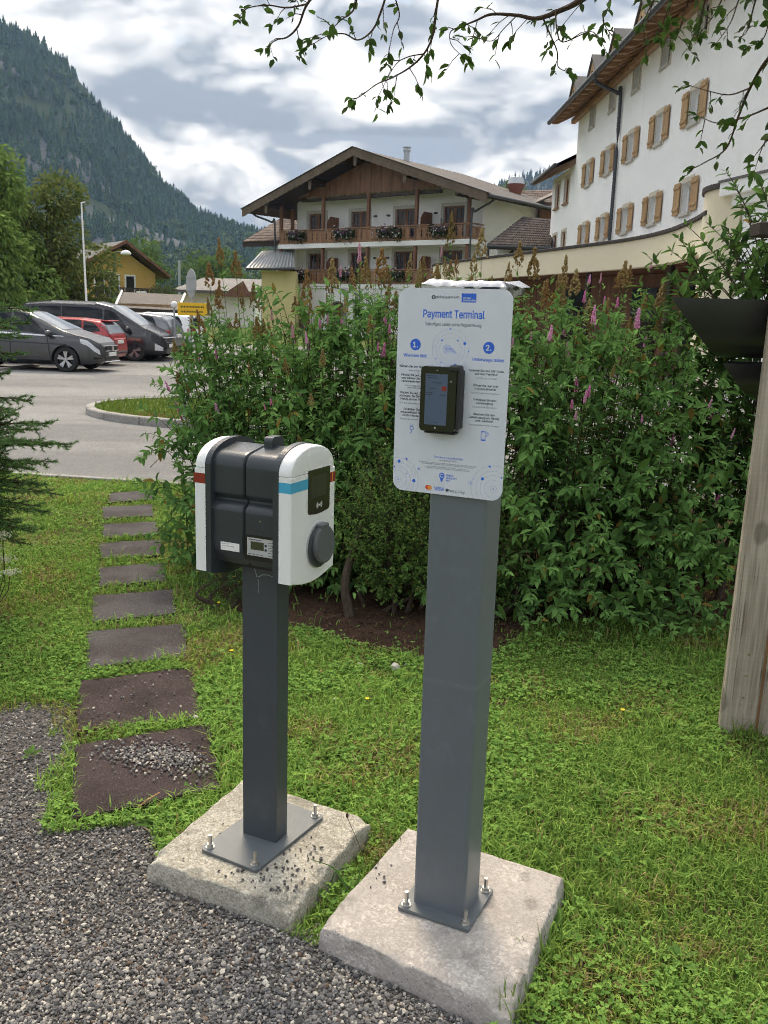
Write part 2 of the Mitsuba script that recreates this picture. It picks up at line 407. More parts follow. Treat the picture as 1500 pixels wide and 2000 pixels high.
def plaster(c, seed):
    def fn(p, n, uv):
        a = fbm(p.x * 0.6 + seed, p.y * 0.6, p.z * 1.1, 4); b = noise(p.x * 9, p.y * 9, p.z * 9)
        return mi.Color3f(*c) * (0.93 + 0.10 * a + 0.03 * b) * (1 - 0.05 * smoothstep(0.66, 0.76, fbm(p.x * 2.2 + seed, p.y * 2.2, p.z * 0.5, 3)))
    return fn
bumped('m_plaster_white', proc(plaster((0.80, 0.80, 0.79), 1.0)), 0.9, lambda p, n, uv: fbm(p.x * 14, p.y * 14, p.z * 14, 3) * 0.012, 1e-2, 0.2)
prin('m_plaster_chalet', proc(plaster((0.70, 0.695, 0.68), 4.0)), 0.9, 0.2)
prin('m_plaster_cream', proc(plaster((0.66, 0.60, 0.44), 9.0)), 0.9, 0.2)
prin('m_plaster_yellow', proc(plaster((0.62, 0.42, 0.13), 2.0)), 0.9, 0.2)
prin('m_plaster_pale_yellow', proc(plaster((0.66, 0.58, 0.28), 6.0)), 0.9, 0.2)
prin('m_surround', (0.50, 0.455, 0.365), 0.8)
prin('m_surround_grey', (0.42, 0.40, 0.36), 0.8)
prin('m_roof_tile', VC, 0.7, 0.3)
prin('m_roof_grey', proc(lambda p, n, uv: mix((0.075, 0.073, 0.072), (0.13, 0.125, 0.12), fbm(p.x * 3, p.y * 3, p.z * 3, 3))), 0.7)
prin('m_roof_brown', proc(lambda p, n, uv: mix((0.028, 0.023, 0.021), (0.052, 0.043, 0.038), fbm(p.x * 4, p.y * 4, p.z * 4, 3))), 0.7)
prin('m_gutter', (0.045, 0.048, 0.055), 0.35)
prin('m_glass_dark', (0.012, 0.015, 0.019), 0.04, 0.30)
prin('m_glass_pale', (0.10, 0.12, 0.145), 0.07, 0.9)
prin('m_white_paint', (0.78, 0.78, 0.76), 0.4)
prin('m_zinc', (0.42, 0.44, 0.45), 0.4, metallic=0.6)
prin('m_pole_grey', (0.36, 0.38, 0.39), 0.45, metallic=0.4)
prin('m_sign_back', (0.36, 0.365, 0.37), 0.5, metallic=0.3)
prin('m_sign_yellow', (0.80, 0.48, 0.02), 0.45)
prin('m_sign_text', (0.12, 0.09, 0.02), 0.6)
prin('m_pole_green', (0.03, 0.12, 0.08), 0.5)
prin('m_terracotta', (0.23, 0.09, 0.06), 0.6)
prin('m_gutter_plastic', proc(lambda p, n, uv: mix((0.018, 0.018, 0.022), (0.030, 0.030, 0.034), fbm(p.x * 10, p.y * 10, p.z * 10, 3))), 0.30, 0.5)
prin('m_kerb', proc(lambda p, n, uv: mix((0.20, 0.19, 0.175), (0.36, 0.345, 0.32), fbm(p.x * 7, p.y * 7, p.z * 7, 4)) * (0.7 + 0.6 * noise(p.x * 70, p.y * 70, p.z * 70))), 0.85, 0.2)
# vehicles
prin('m_car_grey', (0.060, 0.062, 0.066), 0.25, 0.5, clearcoat=1.0, clearcoat_gloss=0.95, metallic=0.35)
prin('m_car_red', (0.34, 0.022, 0.026), 0.25, 0.5, clearcoat=1.0, clearcoat_gloss=0.95, metallic=0.2)
prin('m_car_black', (0.012, 0.012, 0.018), 0.2, 0.5, clearcoat=1.0, clearcoat_gloss=0.95)
prin('m_car_silver', (0.16, 0.165, 0.175), 0.28, 0.5, clearcoat=1.0, clearcoat_gloss=0.95, metallic=0.4)
prin('m_car_white', (0.70, 0.71, 0.72), 0.25, 0.5, clearcoat=1.0)
prin('m_tyre', (0.018, 0.018, 0.018), 0.8)
prin('m_rim', (0.50, 0.50, 0.51), 0.3, metallic=0.9)
prin('m_rim_dark', (0.10, 0.10, 0.10), 0.35, metallic=0.7)
prin('m_headlight', (0.55, 0.57, 0.60), 0.08, 0.8)
prin('m_taillight', (0.35, 0.012, 0.012), 0.12, 0.8)
prin('m_chrome', (0.65, 0.65, 0.66), 0.15, metallic=1.0)
prin('m_trim_black', (0.016, 0.016, 0.017), 0.5)
prin('m_plate_white', (0.72, 0.72, 0.70), 0.4)
# vegetation
def leafy(key, rough, trans, eta=1.5):
    return bsdf(key, {'type': 'principledthin', 'base_color': VC, 'roughness': rough, 'diff_trans': trans, 'eta': eta})
leafy('m_leaf', 0.42, 0.6)
leafy('m_leaf_gloss', 0.26, 0.35)
leafy('m_grass', 0.55, 0.6)
leafy('m_needle', 0.5, 0.25)
prin('m_far_leaf', VC, 0.8, 0.15)
prin('m_stone', VC, 0.8, 0.25)
prin('m_petal', VC, 0.8, 0.1)
prin('m_bark', proc(lambda p, n, uv: mix((0.045, 0.032, 0.024), (0.11, 0.085, 0.065), fbm(p.x * 60, p.y * 60, p.z * 20, 3))), 0.9, 0.1)
prin('m_twig', (0.060, 0.038, 0.026), 0.8, 0.2)
prin('m_stem_green', (0.070, 0.075, 0.028), 0.7, 0.2)
def slope_c(p, n, uv):
    rock = smoothstep(0.58, 0.66, fbm(p.x * 0.012, p.y * 0.012, p.z * 0.016, 4))
    g = mix((0.012, 0.024, 0.012), (0.026, 0.046, 0.018), fbm(p.x * 0.04, p.y * 0.04, p.z * 0.04, 4))
    return mix(g, mi.Color3f(0.085, 0.088, 0.088) * (0.5 + fbm(p.x * 0.2, p.y * 0.2, p.z * 0.35, 4)), rock)
prin('m_slope', proc(slope_c), 0.95, 0.1)
# ------------------------------------------------------------------ ground and its sheets
structure('ground', sheet([(-3000, -200), (3000, -200), (3000, 4000), (-3000, 4000)], 0.0), 'm_lawn', 'lawn ground under the grass, reaching far back into the valley')
CARPARK = Polygon([(-60, 8.2), (-3.78, 8.95), (-1.87, 8.62), (0.2, 8.45), (14, 8.2), (14, 44), (-60, 44)])
structure('car_park', sheet(CARPARK, 0.004), 'm_asphalt', 'grey asphalt of the car park and its driveway')
GRAVEL = Polygon([(-3.6, 0.2), (0.62, 0.2), (0.40, 1.75), (0.30, 1.88), (-0.04, 2.30), (-0.14, 2.16), (-0.22, 2.22), (-0.62, 2.50), (-0.72, 2.74), (-1.03, 2.66), (-1.17, 3.25), (-1.28, 3.62), (-1.52, 3.62), (-1.95, 3.28), (-2.6, 3.05), (-3.6, 2.9)])
structure('gravel_ground', sheet(GRAVEL, 0.004), 'm_gravel_bed', 'dark grit between the loose stones of the gravel area')
SOIL = Polygon([(-0.95, 5.2), (-0.72, 4.75), (-0.35, 4.62), (-0.05, 4.35), (0.30, 4.25), (0.62, 4.42), (0.85, 4.85), (1.4, 5.0), (2.0, 5.0), (2.8, 5.0), (4.0, 5.0), (4.0, 8.2), (-0.6, 8.2), (-1.2, 6.6)])
structure('planting_bed', sheet(SOIL, 0.004), 'm_soil', 'bare brown soil and bark mulch of the bed under the shrubs')

# ------------------------------------------------------------------ the forested mountain on the left and the farther hill on the right
rng = np.random.default_rng(5)
MY = 1200.0
_sk = [(-420, -330), (-200, -120), (0, 22), (60, 52), (120, 102), (200, 200), (260, 270), (300, 328), (350, 372), (400, 412), (470, 440), (530, 450), (620, 490), (720, 560), (900, 590)]
_hx = [at(x, y, MY)[0] for x, y in _sk] + [1200]; _hz = [at(x, y, MY)[2] - 10 for x, y in _sk] + [6]
def mountain_z(x, y):
    h = np.interp(x, _hx, _hz)
    q = np.stack([x / 260.0, y / 260.0, 0 * x], -1); q2 = np.stack([x / 70.0, y / 70.0, 0 * x + 3], -1)
    y0 = 430 + 120 * (meshkit.fbm(q + 7, 3) - 0.5)
    s = np.clip((y - y0) / (MY - y0), 0, 1)
    bump = ((meshkit.fbm(q, 4) - 0.5) * 0.26 + (meshkit.fbm(q2, 3) - 0.5) * 0.10) * h * np.clip(s * 3, 0, 1) * np.clip((MY + 60 - y) / 200, 0.25, 1)
    back = np.clip((y - MY) / 700.0, 0, 1)
    return h * s**1.12 * (1 - 0.9 * back) + bump - 3 * (s <= 0)
gx, gy = np.meshgrid(np.arange(-1300, 420, 11.0), np.arange(440, 1500, 11.0), indexing='ij')
gz = mountain_z(gx, gy); nx, ny = gx.shape
idx = np.arange(nx * ny).reshape(nx, ny)
quads = np.stack([idx[:-1, :-1], idx[1:, :-1], idx[1:, 1:], idx[:-1, 1:]], -1).reshape(-1, 4)
structure('mountain', (np.stack([gx, gy, gz], -1).reshape(-1, 3), quads), 'm_slope', 'steep forested mountain slope with grey rock on the left', smooth=True)

HY = 1900.0
_h2 = [(880, 470), (930, 400), (965, 368), (1000, 348), (1040, 332), (1075, 318), (1110, 316), (1180, 300), (1400, 240), (1700, 200)]
_h2x = [-400] + [at(x, y, HY)[0] for x, y in _h2]; _h2z = [5] + [at(x, y, HY)[2] - 8 for x, y in _h2]
def hill_z(x, y):
    h = np.interp(x, _h2x, _h2z)
    s = np.clip((y - 1300) / (HY - 1300), 0, 1)
    return h * s * (1 - 0.8 * np.clip((y - HY) / 600, 0, 1)) + (meshkit.fbm(np.stack([x / 150, y / 150, 0 * x], -1), 4) - 0.5) * 50 * s
hx_, hy_ = np.meshgrid(np.arange(-300, 1400, 22.0), np.arange(1280, 2500, 22.0), indexing='ij')
idx = np.arange(hx_.size).reshape(hx_.shape)
quads = np.stack([idx[:-1, :-1], idx[1:, :-1], idx[1:, 1:], idx[:-1, 1:]], -1).reshape(-1, 4)
structure('far_hill', (np.stack([hx_, hy_, hill_z(hx_, hy_)], -1).reshape(-1, 3), quads), 'm_slope', 'far wooded hill behind the roofs on the right', smooth=True)


def conifer_tpl(r):
    mb = MB()
    for k in range(4):
        z0, z1 = 0.06 + 0.225 * k, 0.06 + 0.225 * k + 0.38
        th = np.arange(6) * 2 * np.pi / 6 + r.uniform(0, 6)
        rad = (0.20 - 0.044 * k) * r.uniform(0.65, 1.2, 6)
        v = np.vstack([np.stack([rad * np.cos(th), rad * np.sin(th), z0 + r.uniform(-0.035, 0.02, 6)], 1), [[r.normal(0, .012), r.normal(0, .012), min(z1, 1.0)]]])
        mb.add(v, [[i, (i + 1) % 6, 6] for i in range(6)])
    return np.vstack(mb.v), np.vstack(mb.f)


def broad_tpl(r, n=64):
    c = r.normal(0, 1, (9, 3)); c = c / np.linalg.norm(c, axis=1, keepdims=True) * r.uniform(0.1, 0.32, (9, 1)) * A([1, 1, 0.9])
    p = c[r.integers(0, 9, n)]; d = unit(r.normal(0, 1, (n, 3)) + A([0, 0, 0.25]))
    p = p + d * r.uniform(0.15, 0.22, (n, 1)) + A([0, 0, 0.55])
    t = unit(np.cross(d, r.normal(0, 1, (n, 3)))); b = np.cross(d, t); s = r.uniform(0.085, 0.15, (n, 1))
    v = np.stack([p + t * s, p - t * s * 0.6 + b * s, p - t * s * 0.6 - b * s, p + d * s * 0.6], 1).reshape(-1, 3)
    f = np.array([[0, 1, 3], [1, 2, 3], [2, 0, 3]])[None] + (np.arange(n) * 4)[:, None, None]
    return v, f.reshape(-1, 3)


def scatter(tpls, P, H, W, C, r, jit=0.35):
    """copies of the templates as one mesh with a colour for each vertex"""
    V, Fs, Cs, n0 = [], [], [], 0
    which = r.integers(0, len(tpls), len(P)); yaw = r.uniform(0, 6.28, len(P))
    for k, (v, f) in enumerate(tpls):
        i = np.nonzero(which == k)[0]
        if not len(i): continue
        c, s = np.cos(yaw[i])[:, None], np.sin(yaw[i])[:, None]
        x = (v[None, :, 0] * c - v[None, :, 1] * s) * W[i, None]; y = (v[None, :, 0] * s + v[None, :, 1] * c) * W[i, None]
        V.append((np.stack([x, y, v[None, :, 2] * H[i, None]], -1) + P[i, None]).reshape(-1, 3))
        Fs.append((f[None] + (np.arange(len(i)) * len(v))[:, None, None]).reshape(-1, 3) + n0)
        Cs.append((C[i, None] * r.uniform(1 - jit, 1 + jit, (len(i), len(v), 1))).reshape(-1, 3))
        n0 += len(i) * len(v)
    return (np.vstack(V), np.vstack(Fs)), np.vstack(Cs)


def in_view(P, pad=80, left=0):
    q = P - CAM; z = q @ _F
    return (z > 0) & (q @ _R / z * FOC < 750 + pad) & (q @ _R / z * FOC > -750 - pad - left) & (abs(q @ _D / z * FOC) < 1000 + pad)


n = 80000
X = rng.uniform(-1290, 320, n); Y = rng.uniform(445, 1330, n)
Z = mountain_z(X, Y); P = np.stack([X, Y, Z], 1)
ok = in_view(P + A([0, 0, 8]), 80, 520) & (Z > 1)
dens = meshkit.fbm(P / 60.0, 4, 3); rock = meshkit.fbm(np.stack([X * 0.014, Y * 0.014, Z * 0.02], 1), 4, 9)
ok &= rng.uniform(0, 1, n) < np.where(rock > 0.60, 0.09, 0.60)
P, Z, dens = P[ok], Z[ok], dens[ok]
lowland = np.clip((Z - 14) / 80, 0, 1)
isb = rng.uniform(0, 1, len(P)) < np.where(dens > 0.52, 0.75, 0.25) * (1 - 0.85 * lowland)
con, bro = P[~isb], P[isb]
keep = rng.permutation(len(bro))[:1300]; bro = bro[keep]
tc = [conifer_tpl(rng) for _ in range(6)]; tb = [broad_tpl(rng) for _ in range(5)]
H = rng.uniform(6, 16, len(con)); t = rng.uniform(0, 1, (len(con), 1))
mesh, col = scatter(tc, con, H, H * rng.uniform(0.95, 1.5, len(con)), (1 - t) * A([0.018, 0.042, 0.022]) + t * A([0.044, 0.084, 0.034]), rng)
k = fresh('conifer_forest'); scene[k] = mikit.ply(mesh, 'm_far_leaf', color=col); labels[k] = {'label': 'dark spruce forest covering the mountain side', 'category': 'forest', 'kind': 'stuff'}
H = rng.uniform(9, 16, len(bro)); t = rng.uniform(0, 1, (len(bro), 1))
mesh, col = scatter(tb, bro, H, H * rng.uniform(0.9, 1.2, len(bro)), (1 - t) * A([0.035, 0.068, 0.020]) + t * A([0.085, 0.130, 0.036]), rng)
k = fresh('broadleaf_wood'); scene[k] = mikit.ply(mesh, 'm_far_leaf', color=col); labels[k] = {'label': 'lighter green broadleaf wood on the lower mountain slope', 'category': 'forest', 'kind': 'stuff'}
n = 4200
X = rng.uniform(100, 700, n); Y = rng.uniform(1300, 2050, n); P = np.stack([X, Y, hill_z(X, Y)], 1)
P = P[in_view(P, 20)]
H = rng.uniform(13, 24, len(P)); t = rng.uniform(0, 1, (len(P), 1))
mesh, col = scatter(tc[:3], P, H, H, (1 - t) * A([0.016, 0.030, 0.016]) + t * A([0.035, 0.055, 0.026]), rng)
k = fresh('hill_forest'); scene[k] = mikit.ply(mesh, 'm_far_leaf', color=col); labels[k] = {'label': 'spruce forest on the far bluish hill between the hotel roofs', 'category': 'forest', 'kind': 'stuff'}

# ------------------------------------------------------------------ the chalet hotel
_d1 = A([-0.7826, 0.6225, 0]); _d2 = A([0.6225, 0.7826, 0])
QF = frame(A([4.85, 60, 0]), -_d1, _d2)            # x: right along the balcony front (0 at its right end), y: into the house, z up
def cq(mesh): return xf(mesh, QF)
def wallxz(poly, y0, y1):
    """polygon in (x, z) as a wall from y0 to y1"""
    v, f = extrude(poly, y1 - y0)
    return np.stack([v[:, 0], y0 + (y1 - y0) - v[:, 2], v[:, 1]], 1), f
chalet = thing('hotel_chalet', 'white chalet hotel with two brown wooden balconies and a broad low gable', 'hotel')
RIDGE, ZR, SL = -8.67, 12.25, 0.322
def roof_z(x): return ZR - SL * abs(x - RIDGE)
DOORS = [(-15.25, -13.6), (-11.15, -9.5), (-7.15, -5.5), (-3.15, -1.5)]
def opening(a, b, z0, z1): return Polygon([(a, z0), (b, z0), (b, z1), (a, z1)])
face = Polygon([(-16.45, 0), (-0.1, 0), (-0.1, roof_z(-0.1) - 0.32), (RIDGE, ZR - 0.32), (-16.45, roof_z(-16.45) - 0.32)])
for a, b in DOORS: face = face.difference(opening(a, b, 6.38, 8.58)).difference(opening(a, b, 3.6, 5.8))
part(chalet, 'wall', cq(wallxz(face, 1.5, 1.85)), 'm_plaster_chalet')
sidev = MB()
for x0, x1 in ((-16.45, -16.1), (-0.45, -0.1)):
    sidev.add(bx(x0, x1, 1.853, 11, 0, roof_z(x0 if x0 > RIDGE else x1) - 0.34))
sidev.add(wallxz(Polygon([(-16.1, 0), (-0.45, 0), (-0.45, 9.1), (RIDGE, 11.9), (-16.1, 9.1)]), 10.6, 10.9))
part(chalet, 'side_wall', cq(sidev.mesh()), 'm_plaster_chalet')
base = Polygon([(-16.6, 0), (0.1, 0), (0.1, 3.25), (-16.6, 3.25)])
for cx in (-15.0, -11.0, -7.0, -3.0):
    arch = Polygon([(cx - 0.9, 0.0), (cx + 0.9, 0.0), (cx + 0.9, 1.5)] + [(cx + 0.9 * math.cos(a), 1.5 + 0.9 * math.sin(a)) for a in np.linspace(0, np.pi, 14)] + [(cx - 0.9, 1.5)])
    base = base.difference(arch)
part(chalet, 'ground_floor_wall', cq(wallxz(base, 0.0, 0.35)), 'm_plaster_chalet')
part(chalet, 'balcony_slab', cq(bx(-16.9, 0.12, -0.06, 1.495, 6.05, 6.36)), 'm_white_paint')
part(chalet, 'balcony_slab', cq(bx(-16.9, 0.12, -0.06, 1.495, 3.27, 3.57)), 'm_white_paint')
PIL = (-16.73, -12.56, -8.41, -4.33, -0.24)
for x in PIL:
    part(chalet, 'pillar', cq(cbx(x - .11, x + .11, 0.02, 0.24, 6.362, min(9.52, roof_z(x) - 0.6), .02)), 'm_wood_brown')
    part(chalet, 'pillar', cq(cbx(x - .11, x + .11, 0.02, 0.24, 3.572, 6.048, .02)), 'm_wood_brown')
part(chalet, 'pillar', cq(cbx(-16.85, -16.63, 1.2, 1.42, 6.362, 9.0, .02)), 'm_wood_brown')
part(chalet, 'pillar', cq(cbx(-16.85, -16.63, 1.2, 1.42, 3.572, 6.048, .02)), 'm_wood_brown')
bal_pts = [(-.21, 0), (.21, 0), (.21, .12), (.14, .2), (.205, .3), (.205, .36), (.15, .44), (.21, .55), (.21, .66), (-.21, .66), (-.21, .55), (-.15, .44), (-.205, .36), (-.205, .3), (-.14, .2), (-.21, .12)]
vb, fb = extrude(bal_pts, 0.05)
bal = (np.stack([vb[:, 0], 0.05 - vb[:, 2], vb[:, 1]], 1), fb)
bal_d = mikit.ply(xf(bal, QF), 'm_wood_rail')
bal_e = mikit.ply(cq((np.stack([bal[0][:, 1], bal[0][:, 0], bal[0][:, 2]], 1), bal[1][:, ::-1])), 'm_wood_rail')
def moved(dx, dy, dz):
    M = np.eye(4); M[:3, 3] = QF[:3, :3] @ A([dx, dy, dz]); return M
for z0, nm in ((6.36, 'upper'), (3.57, 'lower')):
    rl = part(chalet, 'railing', cq(MB().add(cbx(-16.85, 0.1, -0.05, 0.1, z0 + 0.90, z0 + 0.99, .015)).add(bx(-16.85, 0.1, -0.03, 0.07, z0 + 0.02, z0 + 0.12)).add(bx(-16.85, 0.1, -0.03, 0.07, z0 + 0.80, z0 + 0.86)).add(cbx(-0.02, 0.1, 0.102, 1.45, z0 + 0.90, z0 + 0.99, .015)).add(bx(0.0, 0.08, 0.102, 1.45, z0 + 0.02, z0 + 0.12)).mesh()), 'm_wood_rail')
    for x in np.arange(-16.5, -0.2, 0.462):
        if min(abs(x - p) for p in PIL) > 0.2: share(rl, 'baluster', bal_d, moved(x, 0.0, z0 + 0.13))
    for y in np.arange(0.4, 1.4, 0.46): share(rl, 'baluster', bal_e, moved(0.02, y, z0 + 0.13))
for (a, b) in DOORS:
    for z0 in (6.38, 3.6):
        w = part(chalet, 'balcony_door', cq(MB().add(bx(a - .22, a, 1.46, 1.60, z0, z0 + 2.2)).add(bx(b, b + .22, 1.46, 1.60, z0, z0 + 2.2)).add(bx(a - .22, b + .22, 1.46, 1.60, z0 + 2.2, z0 + 2.42)).mesh()), 'm_surround_grey')
        m = (a + b) / 2
        fr = MB()
        for x0, x1 in ((a, m - .01), (m + .01, b)):
            fr.add(bx(x0, x0 + .12, 1.62, 1.72, z0, z0 + 2.2)).add(bx(x1 - .12, x1, 1.62, 1.72, z0, z0 + 2.2)).add(bx(x0 + .12, x1 - .12, 1.62, 1.72, z0, z0 + .4)).add(bx(x0 + .12, x1 - .12, 1.62, 1.72, z0 + 2.08, z0 + 2.2))
            fr.add(bx((x0 + x1) / 2 - .02, (x0 + x1) / 2 + .02, 1.625, 1.70, z0 + .4, z0 + 2.08)).add(bx(x0 + .12, x1 - .12, 1.63, 1.69, z0 + 1.3, z0 + 1.34))
        part(w, 'frame', cq(fr.mesh()), 'm_wood_brown')
        for x0, x1 in ((a + .12, m - .13), (m + .13, b - .12)):
            part(w, 'pane', cq(bx(x0, x1, 1.66, 1.672, z0 + .4, z0 + 2.08)), 'm_glass_dark')
for x in (-12.30, -4.05):
    for z0 in (6.362, 3.572):
        v, f = extrude([(0.25, 0), (1.48, 0), (1.48, 1.85), (0.6, 1.85), (0.25, 1.45)], 0.05)
        part(chalet, 'privacy_screen', cq((np.stack([x - v[:, 2], v[:, 0], z0 + v[:, 1]], 1), f[:, ::-1])), 'm_wood_brown')
lamp_v = MB().add(cbx(-.13, .13, 1.38, 1.497, -.06, .06, .02)).mesh()
for x, z in ((-8.9, 8.2), (-7.75, 8.2), (-3.75, 8.2), (-8.85, 5.4), (-7.7, 5.4)):
    part(chalet, 'wall_lamp', cq((lamp_v.vertices + A([x, 0, z]), lamp_v.faces)), 'm_wood_dark')
# gable boards with pointed ends
for i, x in enumerate(np.arange(-15.9, -2.0, 0.455)):
    zt = roof_z(x + .22 * np.sign(x - RIDGE)) - 0.50; zb = 9.50 + (0.05 if i % 2 else 0.0)
    if x < -12.56 - .2 and False: continue
    if zt - zb < 0.1: continue
    hw = 0.222
    v, f = extrude([(-hw, zb + .12), (-hw * .5, zb + .03), (0, zb), (hw * .5, zb + .03), (hw, zb + .12), (hw, zt - SL * hw * np.sign(x - RIDGE)), (-hw, zt + SL * hw * np.sign(x - RIDGE))], 0.035)
    part(chalet, 'gable_board', cq((np.stack([x + v[:, 0], 0.30 + (0.012 if i % 2 else 0) - v[:, 2], v[:, 1]], 1), f)), 'm_wood_brown')
part(chalet, 'gable_beam', cq(cbx(-14.9, -2.6, 0.32, 0.55, 9.28, 9.50, .02)), 'm_wood_dark')
# roof: tile layer above, boarded soffit below
rf = part(chalet, 'roof', cq(MB().add(wallxz(Polygon([(-19.3, roof_z(-19.3) - .12), (RIDGE, ZR - .12), (1.85, roof_z(1.85) - .12), (1.85, roof_z(1.85)), (RIDGE, ZR), (-19.3, roof_z(-19.3))]), -1.28, 11.5)).mesh()), 'm_roof_brown')
v, f = wallxz(Polygon([(-19.2, roof_z(-19.2) - .30), (RIDGE, ZR - .30), (1.75, roof_z(1.75) - .30), (1.75, roof_z(1.75) - .124), (RIDGE, ZR - .124), (-19.2, roof_z(-19.2) - .124)]), -1.15, 11.3)
part(rf, 'soffit', cq((v, f)), 'm_wood_dark')
for s in (-1, 1):
    L = 10.66; n_ = 44
    lower = []
    for k in range(n_ + 1):
        d = L * k / n_; lower.append((RIDGE + s * d, roof_z(RIDGE + s * d) - .50 - 0.05 * abs(math.sin(k * math.pi / 2))))
    poly = [(RIDGE, ZR + .03), (RIDGE + s * L, roof_z(RIDGE + s * L) + .03)] + lower[::-1]
    part(rf, 'verge_board', cq(wallxz(Polygon(poly).buffer(0), -1.36, -1.285)), 'm_wood_grey')
    part(rf, 'verge_capping', cq(wallxz(Polygon([(RIDGE, ZR + .035), (RIDGE + s * (L + .1), roof_z(RIDGE + s * (L + .1)) + .035), (RIDGE + s * (L + .1), roof_z(RIDGE + s * (L + .1)) + .085), (RIDGE, ZR + .085)]).buffer(0), -1.42, -1.1)), 'm_roof_brown')
for x in (-8.6, -12.7, -17.0, -4.4, -0.35):
    part(rf, 'purlin', cq(cbx(x - .14, x + .14, -1.12, 1.6, roof_z(x) - .74, roof_z(x) - .40, .02)), 'm_wood_dark')
    if x < -0.5:
        v, f = extrude([(-.13, .62), (-.13, .12), (-.05, 0), (.05, 0), (.13, .12), (.13, .62)], 0.05)
        part(rf, 'purlin_board', cq((np.stack([x + v[:, 0], -1.14 - v[:, 2], roof_z(x) - 1.12 + v[:, 1]], 1), f)), 'm_wood_grey')
part(rf, 'gutter', cq(tube([(1.93, -1.2, roof_z(1.85) - .1), (1.93, 11.4, roof_z(1.85) - .1)], .10, 8)), 'm_gutter', smooth=40)
part(rf, 'gutter', cq(tube([(-19.38, -1.2, roof_z(1.85) - .1), (-19.38, 11.4, roof_z(1.85) - .1)], .10, 8)), 'm_gutter', smooth=40)
part(chalet, 'downpipe', cq(tube(smooth_line([(1.93, -0.3, 8.75), (1.6, -0.28, 8.45), (0.5, -0.25, 7.95), (0.22, -0.22, 7.5), (0.22, -0.2, 0)], 6), .07, 8)), 'm_gutter', smooth=40)
part(chalet, 'downpipe', cq(tube(smooth_line([(-19.38, -0.3, 8.75), (-19.0, -0.28, 8.45), (-17.4, -0.25, 7.95), (-17.05, -0.22, 7.5), (-17.05, -0.2, 0)], 6), .07, 8)), 'm_gutter', smooth=40)
part(rf, 'flue_pipe', cq(tube([(-8.3, 4, 12.0), (-8.3, 4, 12.85)], .20, 12)), 'm_zinc', smooth=40)
part(rf, 'flue_cap', cq(MB().add(disc((-8.3, 4, 12.98), .30, .05, 12)).add(disc((-8.3, 4, 12.75), .27, .12, 12)).mesh()), 'm_zinc')

# flower boxes on the balconies
def flower_box(x, z, w, say, seed):
    r = np.random.default_rng(seed)
    t = thing('flower_box', say, 'flower box', 'flower boxes on the chalet balconies')
    part(t, 'planter', cq(cbx(x - w / 2, x + w / 2, -0.32, -0.07, z - .12, z + .12, .01)), 'm_wood_dark')
    n = 300
    p = np.stack([x + r.uniform(-w / 2 - .1, w / 2 + .1, n), -0.22 + r.normal(0, .12, n), z + r.normal(-.10, .20, n)], 1)
    lv = Leaves(); lv.add(p @ QF[:3, :3].T + QF[:3, 3], unit(r.normal(0, 1, (n, 3)) + A([0, -.4, -.4])), unit(r.normal(0, 1, (n, 3)) + A([0, 0, 1])), r.uniform(.12, .2, n), r.uniform(.09, .13, n), A([0.020, 0.045, 0.016]) * r.uniform(.5, 1.6, (n, 1)))
    mesh, col = leaf_cloud(lv.arrays(), LEAF4); part(t, 'foliage', mesh, 'm_leaf', color=col, kind='stuff')
    n = 26; fl = MB(); fc = []
    cs = [A([.75, .72, .75]), A([.30, .08, .22]), A([.24, .13, .30]), A([.70, .70, .66])]
    for q in range(n):
        c = A([x + r.uniform(-w / 2, w / 2), -0.36 + r.normal(0, .06), z + r.normal(0, .2)])
        o = trimesh.creation.icosahedron(); fl.add(cq((o.vertices * r.uniform(.03, .06) + c, o.faces))); fc.append(np.repeat(cs[(q * 7 + seed) % 4][None], 12, 0))
    part(t, 'blossoms', fl, 'm_petal', color=np.vstack(fc), kind='stuff')
for i, (x, w) in enumerate(((-14.85, 1.5), (-10.35, 1.8), (-6.3, 1.9), (-2.05, 1.9))):
    nm = ('leftmost', 'second from left', 'third from left', 'rightmost')[i]
    flower_box(x, 7.0, w, f'flower box with trailing plants on the upper balcony, {nm}', 40 + i)
    if i < 3: flower_box(x + 0.3, 4.25, w, f'flower box with trailing plants on the lower balcony, {nm}', 50 + i)

# ------------------------------------------------------------------ roofs and walls between and beside the two hotels
def slab_roof(parent, pts, th, m, name='roof'):
    """a roof plane through 4 points, th thick downwards"""
    p = A(pts, float); q = p - A([0, 0, th])
    return part(parent, name, (np.vstack([p, q]), A([[0, 1, 2], [0, 2, 3], [4, 6, 5], [4, 7, 6], [0, 4, 5], [0, 5, 1], [1, 5, 6], [1, 6, 2], [2, 6, 7], [2, 7, 3], [3, 7, 4], [3, 4, 0]])), m)


